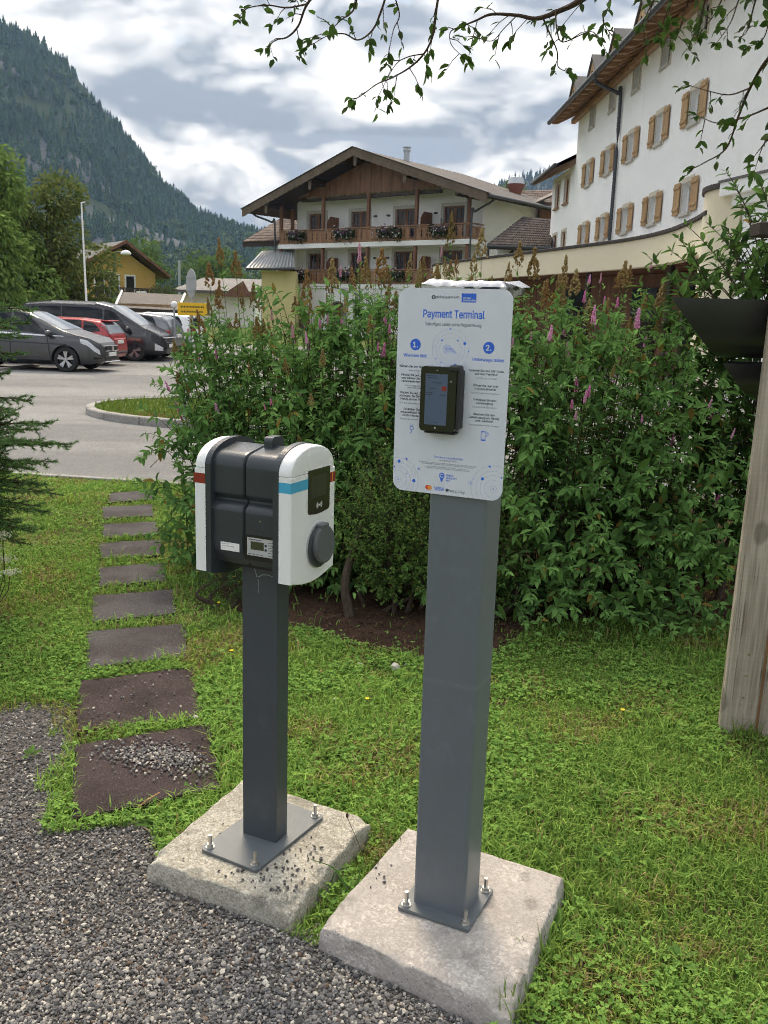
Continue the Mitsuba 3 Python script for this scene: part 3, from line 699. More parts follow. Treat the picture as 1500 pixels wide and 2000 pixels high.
def tiled(parent, pts, rows, cols, seed, tone=(0.085, 0.066, 0.058)):
    """overlapping roof tiles on the plane a-b (eave), d-c (top)"""
    a, b, c, d = A(pts, float); r = np.random.default_rng(seed)
    nrm = unit(np.cross(b - a, d - a)); V, Fc, C = [], [], []
    for i in range(rows):
        for j in range(cols):
            s0, s1 = (j + .04) / cols, (j + .96) / cols; t0, t1 = (i - .12) / rows, (i + 1) / rows
            def P(s, t, h): return (a + (b - a) * s) * (1 - t) + (d + (c - d) * s) * t + nrm * h
            sm = (s0 + s1) / 2
            v = [P(s0, t0, .06), P(sm, t0, .115), P(s1, t0, .06), P(s0, t1, .01), P(sm, t1, .06), P(s1, t1, .01), P(s0, t0, .0), P(s1, t0, .0)]
            k = len(V) * 8
            V.append(v); Fc.append(A([[0, 1, 4], [0, 4, 3], [1, 2, 5], [1, 5, 4], [0, 6, 1], [1, 6, 7], [1, 7, 2]]) + k)
            C.append(np.repeat((A(tone) * r.uniform(.6, 1.5))[None], 8, 0))
    part(parent, 'tiles', (np.vstack(V), np.vstack(Fc)), 'm_roof_tile', color=np.vstack(C), kind='stuff')

link = thing('connecting_house', 'low link building with dark tiled roof between the two hotels', 'building')
e0, e1 = at(952, 479, 55.5), at(1076, 478, 53.5); e1[2] = e0[2] - .15
t0, t1 = at(1022, 425, 62.0), at(1090, 432, 60.0)
slab_roof(link, [e0, e1, t1, t0], .22, 'm_wood_dark')
tiled(link, [e0 + A([0, 0, .03]), e1 + A([0, 0, .03]), t1 + A([0, 0, .03]), t0 + A([0, 0, .03])], 12, 26, 3)
dx = unit(e1 - e0)
part(link, 'gutter', tube([e0 + A([0, -.08, -.05]), e1 + A([0, -.08, -.05])], .09, 8), 'm_gutter', smooth=40)
part(link, 'downpipe', tube([e0 + A([.05, -.1, -.1]), e0 * A([1, 1, 0]) + A([.05, -.1, 0])], .07, 8), 'm_gutter', smooth=40)
w0, w1 = e0 + A([.7, 1.1, 0]), e1 + A([.3, 1.1, 0])
part(link, 'wall', xf(bx(0, np.linalg.norm((w1 - w0)[:2]), 0, .3, 0, e0[2] - .1), frame(w0 * A([1, 1, 0]), unit((w1 - w0) * A([1, 1, 0])), np.cross([0, 0, 1], unit((w1 - w0) * A([1, 1, 0]))))), 'm_plaster_chalet')
wn = w0 + (w1 - w0) * .52 + A([0, -.06, 0])
part(link, 'window', bx(wn[0], wn[0] + 1.3, wn[1] - .25, wn[1] - .2, 4.3, 5.3), 'm_glass_dark')
part(link, 'brace', tube([w0 + A([.15, -.1, -1.2]), w0 + A([.8, -.9, -.25])], .10, 4), 'm_wood_dark')
back = thing('rear_house', 'brown tiled roof with a dark chimney behind the chalet on the right', 'building')
r0, r1, r2, r3 = at(975, 402, 74), at(1085, 396, 74), at(1085, 372, 82), at(1000, 374, 82)
slab_roof(back, [r0, r1, r2, r3], .3, 'm_wood_dark')
tiled(back, [r0 + A([0, 0, .03]), r1 + A([0, 0, .03]), r2 + A([0, 0, .03]), r3 + A([0, 0, .03])], 7, 22, 4, (0.125, 0.09, 0.07))
part(back, 'wall', bx(r0[0] + .5, r1[0], 76, 86, 0, r0[2] - .2), 'm_plaster_chalet')
c = at(997, 398, 70)
ch = part(back, 'chimney', bx(c[0] - .75, c[0] + .65, 69.6, 71, c[2] - 2.5, c[2] + .85), 'm_wood_dark')
c = at(1007, 378, 69)
v, f = lathe([(0, -.35), (.30, -.35), (.40, 0), (.62, .55), (.66, .62), (.0, .62)], 16)
part(back, 'chimney_pot', (v + c, f), 'm_terracotta', smooth=40)
v, f = lathe([(.64, .622), (.50, 1.05), (.46, 1.08), (0, 1.08)], 16)
part(back, 'chimney_hood', (v + c, f), 'm_zinc', smooth=40)
g0 = at(1070, 410, 66)
part(back, 'dormer', bx(g0[0] - .55, g0[0] + 1.5, 66, 70, 4, g0[2] + .45), 'm_wood_brown')
slab_roof(back, [at(1040, 398, 64), at(1078, 381, 64), at(1085, 372, 70), at(1048, 390, 70)], .12, 'm_wood_dark', 'dormer_roof')

left = thing('annex_house', 'brown tiled roof of the house behind the chalet, left of its balconies', 'building')
a0, a1, a2, a3 = at(474, 473, 72), at(600, 470, 72), at(600, 425, 80), at(548, 428, 80)
slab_roof(left, [a0, a1, a2, a3], .35, 'm_wood_dark')
tiled(left, [a0 + A([0, 0, .03]), a1 + A([0, 0, .03]), a2 + A([0, 0, .03]), a3 + A([0, 0, .03])], 9, 18, 5, (0.14, 0.105, 0.085))
part(left, 'wall', bx(a0[0] + 2.1, a1[0], 73.5, 82, 0, a0[2] - .3), 'm_plaster_chalet')
shed = thing('yellow_house', 'pale yellow house with ribbed grey metal roof left of the chalet', 'building')
b0, b1, b2, b3 = at(481, 522, 66), at(575, 522, 66), at(575, 488, 71), at(512, 490, 71)
rr = slab_roof(shed, [b0, b1, b2, b3], .18, 'm_zinc')
for k in range(1, 14):
    s = k / 14; part(rr, 'rib', tube([b0 + (b1 - b0) * s + A([0, 0, .03]), b3 + (b2 - b3) * s + A([0, 0, .03])], .05, 4), 'm_zinc')
part(shed, 'wall', bx(b0[0] + .95, b1[0], 66.8, 74, 0, b0[2] - .15), 'm_plaster_pale_yellow')
part(shed, 'gutter', tube([b0 + A([0, -.05, -.1]), b1 + A([0, -.05, -.1])], .09, 8), 'm_gutter')

# ------------------------------------------------------------------ the white hotel wing on the right
dv = ray(725, 616) * A([1, 1, 0]); dv = unit(dv)
W0 = at(1131, 240, 50) * A([1, 1, 0])
HF = frame(W0, dv, A([-dv[1], dv[0], 0]))           # x: along the wall, away (0 at its far corner), y: out of the wall, z up
def hq(mesh): return xf(mesh, HF)
def wallsz(poly, y0, y1):
    v, f = extrude(poly, y1 - y0)
    return np.stack([v[:, 0], y1 - v[:, 2], v[:, 1]], 1), f
hotel = thing('white_hotel', 'tall white hotel wing with wooden shutters and overhanging timber eaves', 'hotel')
PER = 3.74
def rect(s0, s1, z0, z1): return Polygon([(s0, z0), (s1, z0), (s1, z1), (s0, z1)])
face = rect(-48, 0.1, 0, 12.05)
wins = []
for k in range(5):
    c = -3.07 - PER * k
    for z0, z1 in ((7.98, 9.02), (5.18, 6.16)):
        wins.append((c - .48, c + .48, z0, z1, True))
    wins.append((c - .50, c + .50, 10.62, 11.66, False))
for s0, s1, z0, z1, _ in wins: face = face.difference(rect(s0, s1, z0, z1))
part(hotel, 'wall', hq(wallsz(face, -0.32, 0.0)), 'm_plaster_white')
part(hotel, 'end_wall', hq(bx(-0.25, 0.1, -12, -0.322, 0, 12.0)), 'm_plaster_white')
def shutter(s0, s1, z0, z1, par):
    st = MB()
    n_ = 3
    for j in range(n_):
        a, b = s0 + (s1 - s0) * (j + .03) / n_, s0 + (s1 - s0) * (j + .97) / n_
        st.add(cbx(a, b, .05, .085, z0, z1, .006))
    for z in (z0 + .14, z1 - .2): st.add(cbx(s0 + .02, s1 - .02, .086, .115, z, z + .09, .008))
    part(par, 'shutter', hq(st.mesh()), 'm_wood_shutter')
for s0, s1, z0, z1, sh in wins:
    su = MB()
    b = .14
    su.add(bx(s0 - b, s1 + b, .002, .022, z1, z1 + .17))
    su.add(bx(s0 - b, s0, .002, .022, z0 - .12, z1)).add(bx(s1, s1 + b, .002, .022, z0 - .12, z1))
    w = part(hotel, 'window', hq(su.mesh()), 'm_surround')
    part(w, 'sill', hq(cbx(s0 + .001, s1 - .001, -.28, .09, z0 - .10, z0 + .02, .01)), 'm_surround_grey')
    fr = MB(); m = (s0 + s1) / 2
    for a, c in ((s0, m), (m, s1)):
        fr.add(bx(a, a + .07, -.26, -.19, z0 + .02, z1)).add(bx(c - .07, c, -.26, -.19, z0 + .02, z1)).add(bx(a + .07, c - .07, -.26, -.19, z0 + .02, z0 + .1)).add(bx(a + .07, c - .07, -.26, -.19, z1 - .08, z1))
    part(w, 'frame', hq(fr.mesh()), 'm_white_paint')
    for a, c in ((s0, m), (m, s1)): part(w, 'pane', hq(bx(a + .07, c - .07, -.235, -.225, z0 + .1, z1 - .08)), 'm_glass_dark')
    if sh:
        shutter(s1 + .08, s1 + .70, z0 + .0, z1 + .06, w); shutter(s0 - .70, s0 - .08, z0 + .0, z1 + .06, w)
# eaves: rafters, boarded soffit, gutter, roof
EZ, ET = 11.45, 1.3
def eave_z(t): return EZ + (ET - t) * 0.50
roof = part(hotel, 'roof', hq(MB().add(A([[s, t, eave_z(t) + o] for o in (0.16, 0.10) for s, t in ((0.9, ET), (-48, ET), (-48, -9), (0.9, -9))]), A([[0, 1, 2], [0, 2, 3], [4, 6, 5], [4, 7, 6], [0, 4, 5], [0, 5, 1], [0, 3, 7], [0, 7, 4], [1, 5, 6], [1, 6, 2]])).mesh()), 'm_roof_grey')
nb = 9
for j in range(nb):
    t0_, t1_ = ET - .02 - (ET - .02) * j / nb, ET - .02 - (ET - .02) * (j + .94) / nb
    part(roof, 'soffit_board', hq((A([[s, t, eave_z(t) + o] for o in (.095, .06) for s, t in ((0.85, t0_), (-48, t0_), (-48, t1_), (0.85, t1_))]), A([[0, 1, 2], [0, 2, 3], [4, 6, 5], [4, 7, 6], [0, 4, 5], [0, 5, 1], [3, 6, 2], [3, 7, 6], [0, 3, 7], [0, 7, 4]]))), 'm_wood_rafter')
raf = MB().add(A([[s, t, eave_z(t) + o] for s in (-.09, .09) for t, o in ((ET - .05, .055), (-.30, .055), (-.30, -.20), (ET - .35, -.20), (ET - .05, -.06))]), A([[0, 1, 2], [0, 2, 3], [0, 3, 4], [5, 7, 6], [5, 8, 7], [5, 9, 8], [0, 5, 6], [0, 6, 1], [1, 6, 7], [1, 7, 2], [2, 7, 8], [2, 8, 3], [3, 8, 9], [3, 9, 4], [4, 9, 5], [4, 5, 0]])).mesh()
rd = mikit.ply(hq(raf), 'm_wood_rafter')
for s in np.arange(0.6, -30, -0.935):
    M = np.eye(4); M[:3, 3] = HF[:3, :3] @ A([s, 0, 0]); share(roof, 'rafter', rd, M)
part(roof, 'wall_plate', hq(cbx(-30, 0.75, .02, .26, EZ + .02, EZ + .26, .02)), 'm_wood_rafter')
part(roof, 'gutter', hq(tube([(0.95, ET + .06, EZ + .08), (-48, ET + .06, EZ + .08)], .11, 10)), 'm_gutter', smooth=40)
for k in range(7):
    c = -3.07 - PER * k; pk, ft, hwid = 12.72, 0.98, 0.95
    zb_ = eave_z(ft) + .17
    d = part(roof, 'dormer', hq(extr_t := (A([[c - hwid, ft, zb_], [c + hwid, ft, zb_], [c, ft, pk], [c, ft - (pk - zb_) / .5, pk], [c - hwid, ft - .05, zb_ - .02], [c + hwid, ft - .05, zb_ - .02]]), A([[0, 2, 1], [0, 4, 3], [0, 3, 2], [1, 2, 3], [1, 3, 5], [4, 5, 3], [0, 1, 5], [0, 5, 4]]))), 'm_wood_shutter')
    e = 0.14
    for sgn in (-1, 1):
        x1 = c + sgn * (hwid + .2); z1 = zb_ - .2 * (pk - zb_) / hwid
        p = A([[c, ft + .08, pk + e], [x1, ft + .08, z1 + e], [x1, ft - .2, z1 + e], [c, ft - (pk - zb_) / .5 - .2, pk + e]])
        q = p - A([0, 0, .10])
        part(d, 'roof', hq((np.vstack([p, q]), A([[0, 1, 2], [0, 2, 3], [4, 6, 5], [4, 7, 6], [0, 4, 5], [0, 5, 1], [1, 5, 6], [1, 6, 2]]))), 'm_roof_grey')
    v, f = extrude([(-.30, 0.02), (.30, 0.02), (0, .40)], .03)
    part(d, 'inset', hq((np.stack([c + v[:, 0], ft + .01 + v[:, 2], zb_ + .04 + v[:, 1]], 1), f[:, ::-1])), 'm_wood_dark')
part(hotel, 'downpipe', hq(tube(smooth_line([(-9.2, ET + .06, EZ + .05), (-9.1, ET + .02, EZ - .22), (-8.9, .75, EZ - .42), (-8.65, .25, EZ - .55), (-8.62, .12, EZ - .85), (-8.62, .12, 4.0)], 8), .075, 10)), 'm_gutter', smooth=40)
# lower wing beyond the corner
wing = thing('hotel_side_wing', 'narrow white wing with brown wooden windows behind the far corner of the white hotel', 'building')
wf = rect(0.104, 6.2, 0, 9.45)
ww = [(s0, s1, z0, z1) for s0, s1 in ((4.0, 5.1), (1.5, 2.6)) for z0, z1 in ((7.72, 9.02), (5.0, 6.25))]
for q in ww: wf = wf.difference(rect(*q))
part(wing, 'wall', hq(wallsz(wf, -.3, -.02)), 'm_plaster_white')
part(wing, 'end_wall', hq(bx(5.9, 6.2, -8, -.302, 0, 9.4)), 'm_plaster_white')
for s0, s1, z0, z1 in ww:
    w = part(wing, 'window', hq(MB().add(bx(s0 - .16, s0, -.018, .01, z0, z1 + .16)).add(bx(s1, s1 + .16, -.018, .01, z0, z1 + .16)).add(bx(s0, s1, -.018, .01, z1, z1 + .16)).mesh()), 'm_surround')
    m = (s0 + s1) / 2; fr = MB()
    for a, c in ((s0, m), (m, s1)): fr.add(bx(a, a + .1, -.2, -.1, z0, z1)).add(bx(c - .1, c, -.2, -.1, z0, z1)).add(bx(a + .1, c - .1, -.2, -.1, z0, z0 + .12)).add(bx(a + .1, c - .1, -.2, -.1, z1 - .1, z1))
    part(w, 'frame', hq(fr.mesh()), 'm_frame_wood')
    for a, c in ((s0, m), (m, s1)): part(w, 'pane', hq(bx(a + .1, c - .1, -.17, -.16, z0 + .12, z1 - .1)), 'm_glass_dark')
    part(w, 'sill', hq(bx(s0 - .1, s1 + .1, -.015, .12, z0 - .08, z0 - .005)), 'm_frame_wood')
p = A([[-.0 + s, t, 9.42 + (1.0 - t) * .5] for s, t in ((0.12, 1.0), (7.0, 1.0), (7.0, -6), (.12, -6))])
wr = part(wing, 'roof', hq((np.vstack([p, p - A([0, 0, .2])]), A([[0, 2, 1], [0, 3, 2], [4, 5, 6], [4, 6, 7], [0, 1, 5], [0, 5, 4], [1, 2, 6], [1, 6, 5]]))), 'm_wood_brown')
part(wr, 'gutter', hq(tube([(.12, 1.06, 9.36), (7.05, 1.06, 9.36)], .1, 8)), 'm_gutter')

# curved canopy in front of the white hotel
canopy = thing('curved_canopy', 'curved cream canopy with dark coping in front of the white hotel', 'canopy')
arc = smooth_line([(3.4, 49.5), (2.0, 45.5), (3.45, 39.7), (5.75, 32.0), (6.85, 28.0), (7.15, 25.0), (6.95, 22.2), (6.72, 20.6)], 12)
tng = unit(np.gradient(arc, axis=0)); nr = np.stack([tng[:, 1], -tng[:, 0]], 1)      # to the left of travel is outside
nr = np.where((nr[:, :1] > 0), -nr, nr)
def ring(off, z): return np.column_stack([arc - nr * off, np.full(len(arc), z)])
def ribbon(rows):
    R_ = np.stack(rows, 1); m_, k_ = R_.shape[:2]; i_ = np.arange(m_ * k_).reshape(m_, k_)
    q = np.stack([i_[:-1], i_[1:], np.roll(i_, -1, 1)[1:], np.roll(i_, -1, 1)[:-1]], -1).reshape(-1, 4)
    caps = [[i_[0, a], i_[0, (a + 1)], i_[0, a + 2], i_[0, a + 2]] for a in range(0, 1)]
    return R_.reshape(-1, 3), q
part(canopy, 'fascia', ribbon([ring(0, 3.14), ring(0, 3.90), ring(.3, 3.90), ring(.3, 3.14)]), 'm_plaster_cream', smooth=30)
part(canopy, 'roof', ribbon([ring(.302, 3.6), ring(.302, 3.8), ring(4.5, 3.8), ring(4.5, 3.6)]), 'm_roof_grey')
part(canopy, 'soffit', ribbon([ring(.302, 3.16), ring(.302, 3.22), ring(4.0, 3.22), ring(4.0, 3.16)]), 'm_wood_brown')
part(canopy, 'shop_front', ribbon([ring(2.2, 0.0), ring(2.2, 3.14), ring(2.4, 3.14), ring(2.4, 0.0)]), 'm_wood_brown', smooth=30)
for k in range(4, len(arc) - 4, 9):
    c = arc[k] - nr[k] * 2.16; e = tng[k]
    part(canopy, 'shop_window', xf(bx(-.75, .75, -.03, .03, .3, 2.7), frame(A([c[0], c[1], 0]), A([e[0], e[1], 0]), A([-e[1], e[0], 0]))), 'm_glass_dark')
for k in range(0, len(arc) - 1, 2):
    a, b = arc[k], arc[min(k + 2, len(arc) - 1)]
    L = np.linalg.norm(b - a); e = unit(b - a); m_ = (a + b) / 2; nm = nr[k]
    part(canopy, 'coping_tile', xf(cbx(-L / 2 + .012, L / 2 - .012, -.36, .07, 3.905, 4.0, .012), frame(A([m_[0], m_[1], 0]), A([e[0], e[1], 0]), A([nm[0], nm[1], 0]))), 'm_roof_brown')
for k in (20, 38, 56):
    c = arc[k] - nr[k] * .5; part(canopy, 'column', disc((c[0], c[1], 0), .10, 3.15, 14), 'm_wood_dark', smooth=40)

ext = thing('flat_roofed_extension', 'white flat roofed extension with a rounded cream pier at the right edge', 'building')
ptop, pz0 = 4.42, 0
pier = smooth_line([(6.95, 21.6), (6.72, 20.9), (6.74, 20.2), (7.02, 19.55)], 6)
pin = pier + A([.7, .35])
part(ext, 'pier', extrude(Polygon(list(map(tuple, pier)) + list(map(tuple, pin[::-1]))), 4.38), 'm_plaster_cream', smooth=30)
part(ext, 'pier_coping', extrude(Polygon(list(map(tuple, pier)) + list(map(tuple, pin[::-1]))).buffer(.06), .10, 4.385), 'm_roof_brown')
wl = [(7.06, 19.50), (8.25, 14.0)]
e = unit(A(wl[1]) - A(wl[0])); nl = A([e[1], -e[0]]);  nl = -nl if nl[0] > 0 else nl
EF = frame(A([7.06, 19.50, 0]), A([e[0], e[1], 0]), A([nl[0], nl[1], 0]))
part(ext, 'wall', xf(bx(0, 6, -5, 0, 0, 4.0), EF), 'm_plaster_white')
part(ext, 'cornice', xf(bx(-.28, 6, -5, .10, 4.003, 4.20), EF), 'm_white_paint')
part(ext, 'fascia', xf(bx(-.52, 6, -5.2, .26, 4.203, 4.46), EF), 'm_white_paint')
part(ext, 'roof_edge', xf(bx(-.55, 6, -5.2, .29, 4.463, 4.51), EF), 'm_roof_grey')
# ------------------------------------------------------------------ concrete slabs
def slab(corners, z, seed, m, say, chips=()):
    """a cast slab whose edges are worn and chipped: corner points of the top face in order"""
    c = A(corners, float); N = 90
    s = np.linspace(0, 1, N)
    g = np.stack(np.meshgrid(s, s, indexing='ij'), -1).reshape(-1, 2)
    bil = lambda u, v: (1 - u)[:, None] * (1 - v)[:, None] * c[0] + u[:, None] * (1 - v)[:, None] * c[1] + u[:, None] * v[:, None] * c[2] + (1 - u)[:, None] * v[:, None] * c[3]
    top = bil(g[:, 0], g[:, 1])
    p3 = np.column_stack([top, np.zeros(len(top)) + seed])
    edge = np.minimum.reduce([g[:, 0], 1 - g[:, 0], g[:, 1], 1 - g[:, 1]]) * 0.5
    zz = z + (meshkit.fbm(p3 * 14, 4, seed) - .5) * .004
    zz = zz - 0.005 * np.clip(1 - edge / (0.004 + 0.010 * meshkit.fbm(p3 * 25, 3, seed + 3)), 0, 1) ** 2
    for (u, v, r, dz) in chips:
        d = np.hypot(g[:, 0] - u, g[:, 1] - v) + (meshkit.fbm(p3 * 40, 3, seed + 9) - .5) * r * .9
        zz = zz - dz * np.clip(1 - d / r, 0, 1) ** .7
    wob = (np.stack([meshkit.fbm(p3 * 18 + 3, 3, seed), meshkit.fbm(p3 * 18 + 9, 3, seed)], -1) - .5) * .010
    top = top + wob * np.clip(1 - edge[:, None] / .05, 0, 1)
    V = np.column_stack([top, zz]); idx = np.arange(N * N).reshape(N, N)
    F = [np.stack([idx[:-1, :-1], idx[1:, :-1], idx[1:, 1:], idx[:-1, 1:]], -1).reshape(-1, 4)]
    rim = np.concatenate([idx[:, 0], idx[-1, 1:], idx[-2::-1, -1], idx[0, -2:0:-1]])
    cen = top.mean(0); prev = rim; k0 = len(V); n = len(rim)
    for lev in (0.7, 0.4, 0.1, -0.2):
        q = V[rim].copy(); q[:, 2] = q[:, 2] * lev
        out = unit(q[:, :2] - cen)
        q[:, :2] += out * ((meshkit.fbm(q * 22 + 5, 4, seed + 2)[:, None] - .5) * .010 + 0.008 * (1 - lev))
        V = np.vstack([V, q]); cur = np.arange(k0, k0 + n); k0 += n
        F.append(np.stack([prev, cur, np.roll(cur, -1), np.roll(prev, -1)], -1)); prev = cur
    F = np.vstack(F); mesh = trimesh.Trimesh(V, np.vstack([F[:, [0, 1, 2]], F[:, [0, 2, 3]]]), process=False)
    mesh.fix_normals()
    return solo('concrete_slab', mesh, m, say, 'slab', smooth=35)
RS = [(-.134, 2.138), (.325, 1.848), (.551, 2.384), (.105, 2.62)]
LS = [(-.657, 2.411), (-.216, 2.203), (-.015, 2.667), (-.458, 2.901)]
slab(RS, .075, 5, 'm_concrete_b', 'square concrete slab under the post with the white sign', [(1.0, 0.03, .13, .030), (.99, .3, .05, .015), (.0, .0, .06, .012), (.45, 0, .06, .012)])
slab(LS, .072, 8, 'm_concrete_a', 'square concrete slab under the charging station, with pebbles on top', [(1.0, .0, .16, .040), (.35, 0, .08, .015), (.0, .05, .08, .02), (1.0, .35, .08, .02), (.98, 1, .1, .02)])


def bolt(parent, p):
    b = part(parent, 'bolt', MB().add(disc(p, .0055, .040, 12)).mesh(), 'm_steel', smooth=40)
    th = np.arange(6) * np.pi / 3 + p[0] * 50
    nut = np.vstack([np.column_stack([p[0] + .0105 * np.cos(th), p[1] + .0105 * np.sin(th), np.full(6, p[2] + z)]) for z in (.003, .0125)])
    part(b, 'nut', hull(nut), 'm_steel')
    part(b, 'washer', disc(p, .0135, .0028, 18), 'm_steel', smooth=40)


# ------------------------------------------------------------------ the charging station: two wall boxes back to back on a post
ang = math.radians(-25.0); DA = A([math.cos(ang), math.sin(ang), 0]); DB = A([-math.sin(ang), math.cos(ang), 0])
PC = A([-.335, 2.552, 0]); CF = frame(PC, DA, DB)
st = thing('charging_station', 'double charging station of two back to back white fronted wall boxes on a dark post', 'charging station')
def cs(mesh): return xf(mesh, CF)
def yz(pts, a0, a1):
    """outline in (b, z) extruded along a"""
    v, f = extrude(pts if hasattr(pts, 'exterior') else Polygon(pts), a1 - a0)
    return np.stack([a0 + v[:, 2], v[:, 0], v[:, 1]], 1), f
part(st, 'post', cs((lambda m: (m[0], m[1]))(extrude(rrect(-.060, .060, -.033, .033, .005, 3), .90, .083))), 'm_anthracite_post', smooth=30)
pl = math.radians(-4.5)
PF = frame(A([-.338, 2.560, 0]), DA * math.cos(pl) + DB * math.sin(pl), DB * math.cos(pl) - DA * math.sin(pl))
bp = part(st, 'base_plate', xf(extrude(rrect(-.105, .105, -.176, .176, .014), .008, .0755), PF), 'm_plate', smooth=30)
for u, v in ((-.083, -.155), (.083, -.155), (-.083, .155), (.083, .155)):
    q = PF[:3, :3] @ A([u, v, 0]) + PF[:3, 3]; bolt(st, A([q[0], q[1], .0835]))
half = [(0, .950), (.080, .952), (.100, .972), (.110, .990), (.113, 1.005), (.113, 1.1055), (.1125, 1.112), (.109, 1.1205), (.101, 1.128), (.093, 1.134), (.0925, 1.1395), (.096, 1.144), (.105, 1.150), (.1095, 1.156), (.1105, 1.163), (.1105, 1.228), (.110, 1.236), (.1075, 1.246), (.102, 1.256), (.094, 1.263), (.084, 1.2675), (.074, 1.270), (0, 1.283)]
prof = A([(b, z) for b, z in half] + [(-b, z) for b, z in half[-2:0:-1]])
def inset_ring(P, d):
    t = np.roll(P, -1, 0) - np.roll(P, 1, 0); n = unit(np.stack([t[:, 1], -t[:, 0]], 1)); return P - n * d
def body(a0, a1, ins=.004):
    rings = []
    for a, d in ((a0, ins * 2), (a0 + .004, ins * .6), (a0 + .010, 0), (a1 - .010, 0), (a1 - .004, ins * .6), (a1, ins * 2)):
        q = inset_ring(prof, d); rings.append(np.column_stack([np.full(len(q), a), q]))
    return loft(rings)
part(st, 'housing', cs(body(-.118, -.0015)), 'm_dark_plastic', smooth=26)
part(st, 'housing', cs(body(.0015, .118)), 'm_dark_plastic', smooth=26)
part(st, 'joint', cs(yz(inset_ring(prof, .012), -.05, .05)), 'm_black_matt')
part(st, 'bracket', cs(bx(-.07, .07, -.05, .05, .935, .955)), 'm_black_matt')
v, f = extrude(rrect(-.028, .034, 1.25, 1.308, .014), .026); part(st, 'lifting_tab', cs((np.stack([.012 + v[:, 2], v[:, 0], v[:, 1]], 1), f)), 'm_dark_plastic', smooth=30)
# fronts: outline of the white cover in (b, z)
def cover_outline(z_split=None, upper=False):
    bt = [(b, .912 - .020 * math.cos(b / .122 * math.pi / 2) + .016) for b in np.linspace(-.122, .122, 17)]
    hi = [(.122, 1.222)]
    dome = [(.122 * math.cos(t) if abs(math.cos(t)) > 0 else 0, 1.222 + .072 * math.sin(t)) for t in np.linspace(0, math.pi, 25)]
    dome = [(b * (1 + .05 * math.sin(2 * abs(math.atan2(z - 1.222, abs(b) + 1e-6)))), z) for b, z in dome]
    if upper: return A(dome)
    return A(bt + [(.122, 1.2205), (-.122, 1.2205)])
def resample(P, n):
    Q = np.vstack([P, P[:1]]); s = np.r_[0, np.cumsum(np.linalg.norm(np.diff(Q, axis=0), axis=1))]
    t = np.linspace(0, s[-1], n, endpoint=False); return np.column_stack([np.interp(t, s, Q[:, k]) for k in (0, 1)])
for sg, who in ((1, 'front'), (-1, 'rear')):
    lo, up = cover_outline(), cover_outline(upper=True)
    fl = A([(b * 1.012, z) for b, z in np.vstack([cover_outline()[:17], A([(.122, 1.222)]), cover_outline(upper=True)[1:-1], A([(-.122, 1.222)])])])
    fl[:, 1] = np.where(fl[:, 1] > 1.2, fl[:, 1] + .003, fl[:, 1] - .002)
    part(st, 'flange', cs(yz(fl, *sorted((sg * .100, sg * .1175)))), 'm_dark_plastic')
    r = [np.column_stack([np.full(len(q), sg * a), q]) for a, q in ((.1178, lo), (.148, lo), (.153, inset_ring(lo, .0012)), (.1555, inset_ring(lo, .004)))]
    mesh = trimesh.Trimesh(*loft(r), process=False); mesh.fix_normals()
    part(st, 'cover', cs(mesh), 'm_white_plastic', smooth=28)
    cen = A([0, 1.2215]); scl = lambda k: cen + (up - cen) * k
    r = [np.column_stack([np.full(len(q), sg * a), q]) for a, q in ((.1178, up), (.138, up), (.147, scl(.985)), (.1525, scl(.955)), (.1555, scl(.905)))]
    mesh = trimesh.Trimesh(*loft(r), process=False); mesh.fix_normals()
    part(st, 'cap', cs(mesh), 'm_white_plastic', smooth=28)
    # stripes wrap round the corner, a millimetre proud
    def stripe(b0, b1, z0, z1, m, lab):
        a0, a1 = sorted((sg * .1556, sg * .1564)); mb = MB().add(bx(a0, a1, b0, b1, z0, z1))
        part(st, 'stripe', cs(mb.mesh()), m, label=lab)
    if sg > 0:
        stripe(-.1215, -.034, 1.178, 1.206, 'm_stripe_blue', 'light blue stripe left of the display')
        part(st, 'stripe', cs(bx(.1185, .1563, -.1229, -.1221, 1.178, 1.206)), 'm_stripe_blue')
        stripe(.090, .1215, 1.178, 1.206, 'm_stripe_red', 'dark red stripe right of the display')
        stripe(.100, .103, 1.1785, 1.2055, 'm_orange_ink', 'thin orange line in the red stripe') if False else None
        part(st, 'stripe_line', cs(bx(.1565, .1569, .101, .1045, 1.1782, 1.2058)), 'm_orange_ink')
    else:
        part(st, 'stripe', cs(bx(-.1563, -.1185, -.1229, -.1221, 1.178, 1.206)), 'm_stripe_red', label='dark red stripe on the far cover')
scr = [(-.033, 1.227), (.088, 1.227), (.088, 1.112)] + [(b, 1.106 - .006 * math.cos((b - .0275) / .06 * math.pi / 2)) for b in np.linspace(.083, -.028, 12)] + [(-.033, 1.112)]
dp = part(st, 'display', cs(yz(scr, .1557, .1572)), 'm_black_gloss')
part(dp, 'screen', cs(yz(rrect(-.018, .068, 1.148, 1.209, .002), .15722, .1575)), 'm_screen_dark')
ic = MB().add(disc((.1573, .028, 1.124), .0027, .0005, 12, 0))
for rr in (.008, .014):
    for s0 in (0, math.pi):
        a_ = np.linspace(-.62, .62, 9) + s0
        ic.add(yz([(.028 + (rr + .0013) * math.cos(t), 1.124 + (rr + .0013) * math.sin(t)) for t in a_] + [(.028 + (rr - .0013) * math.cos(t), 1.124 + (rr - .0013) * math.sin(t)) for t in a_[::-1]], .1573, .1578))
part(dp, 'contactless_symbol', cs(ic.mesh()), 'm_white_paint')
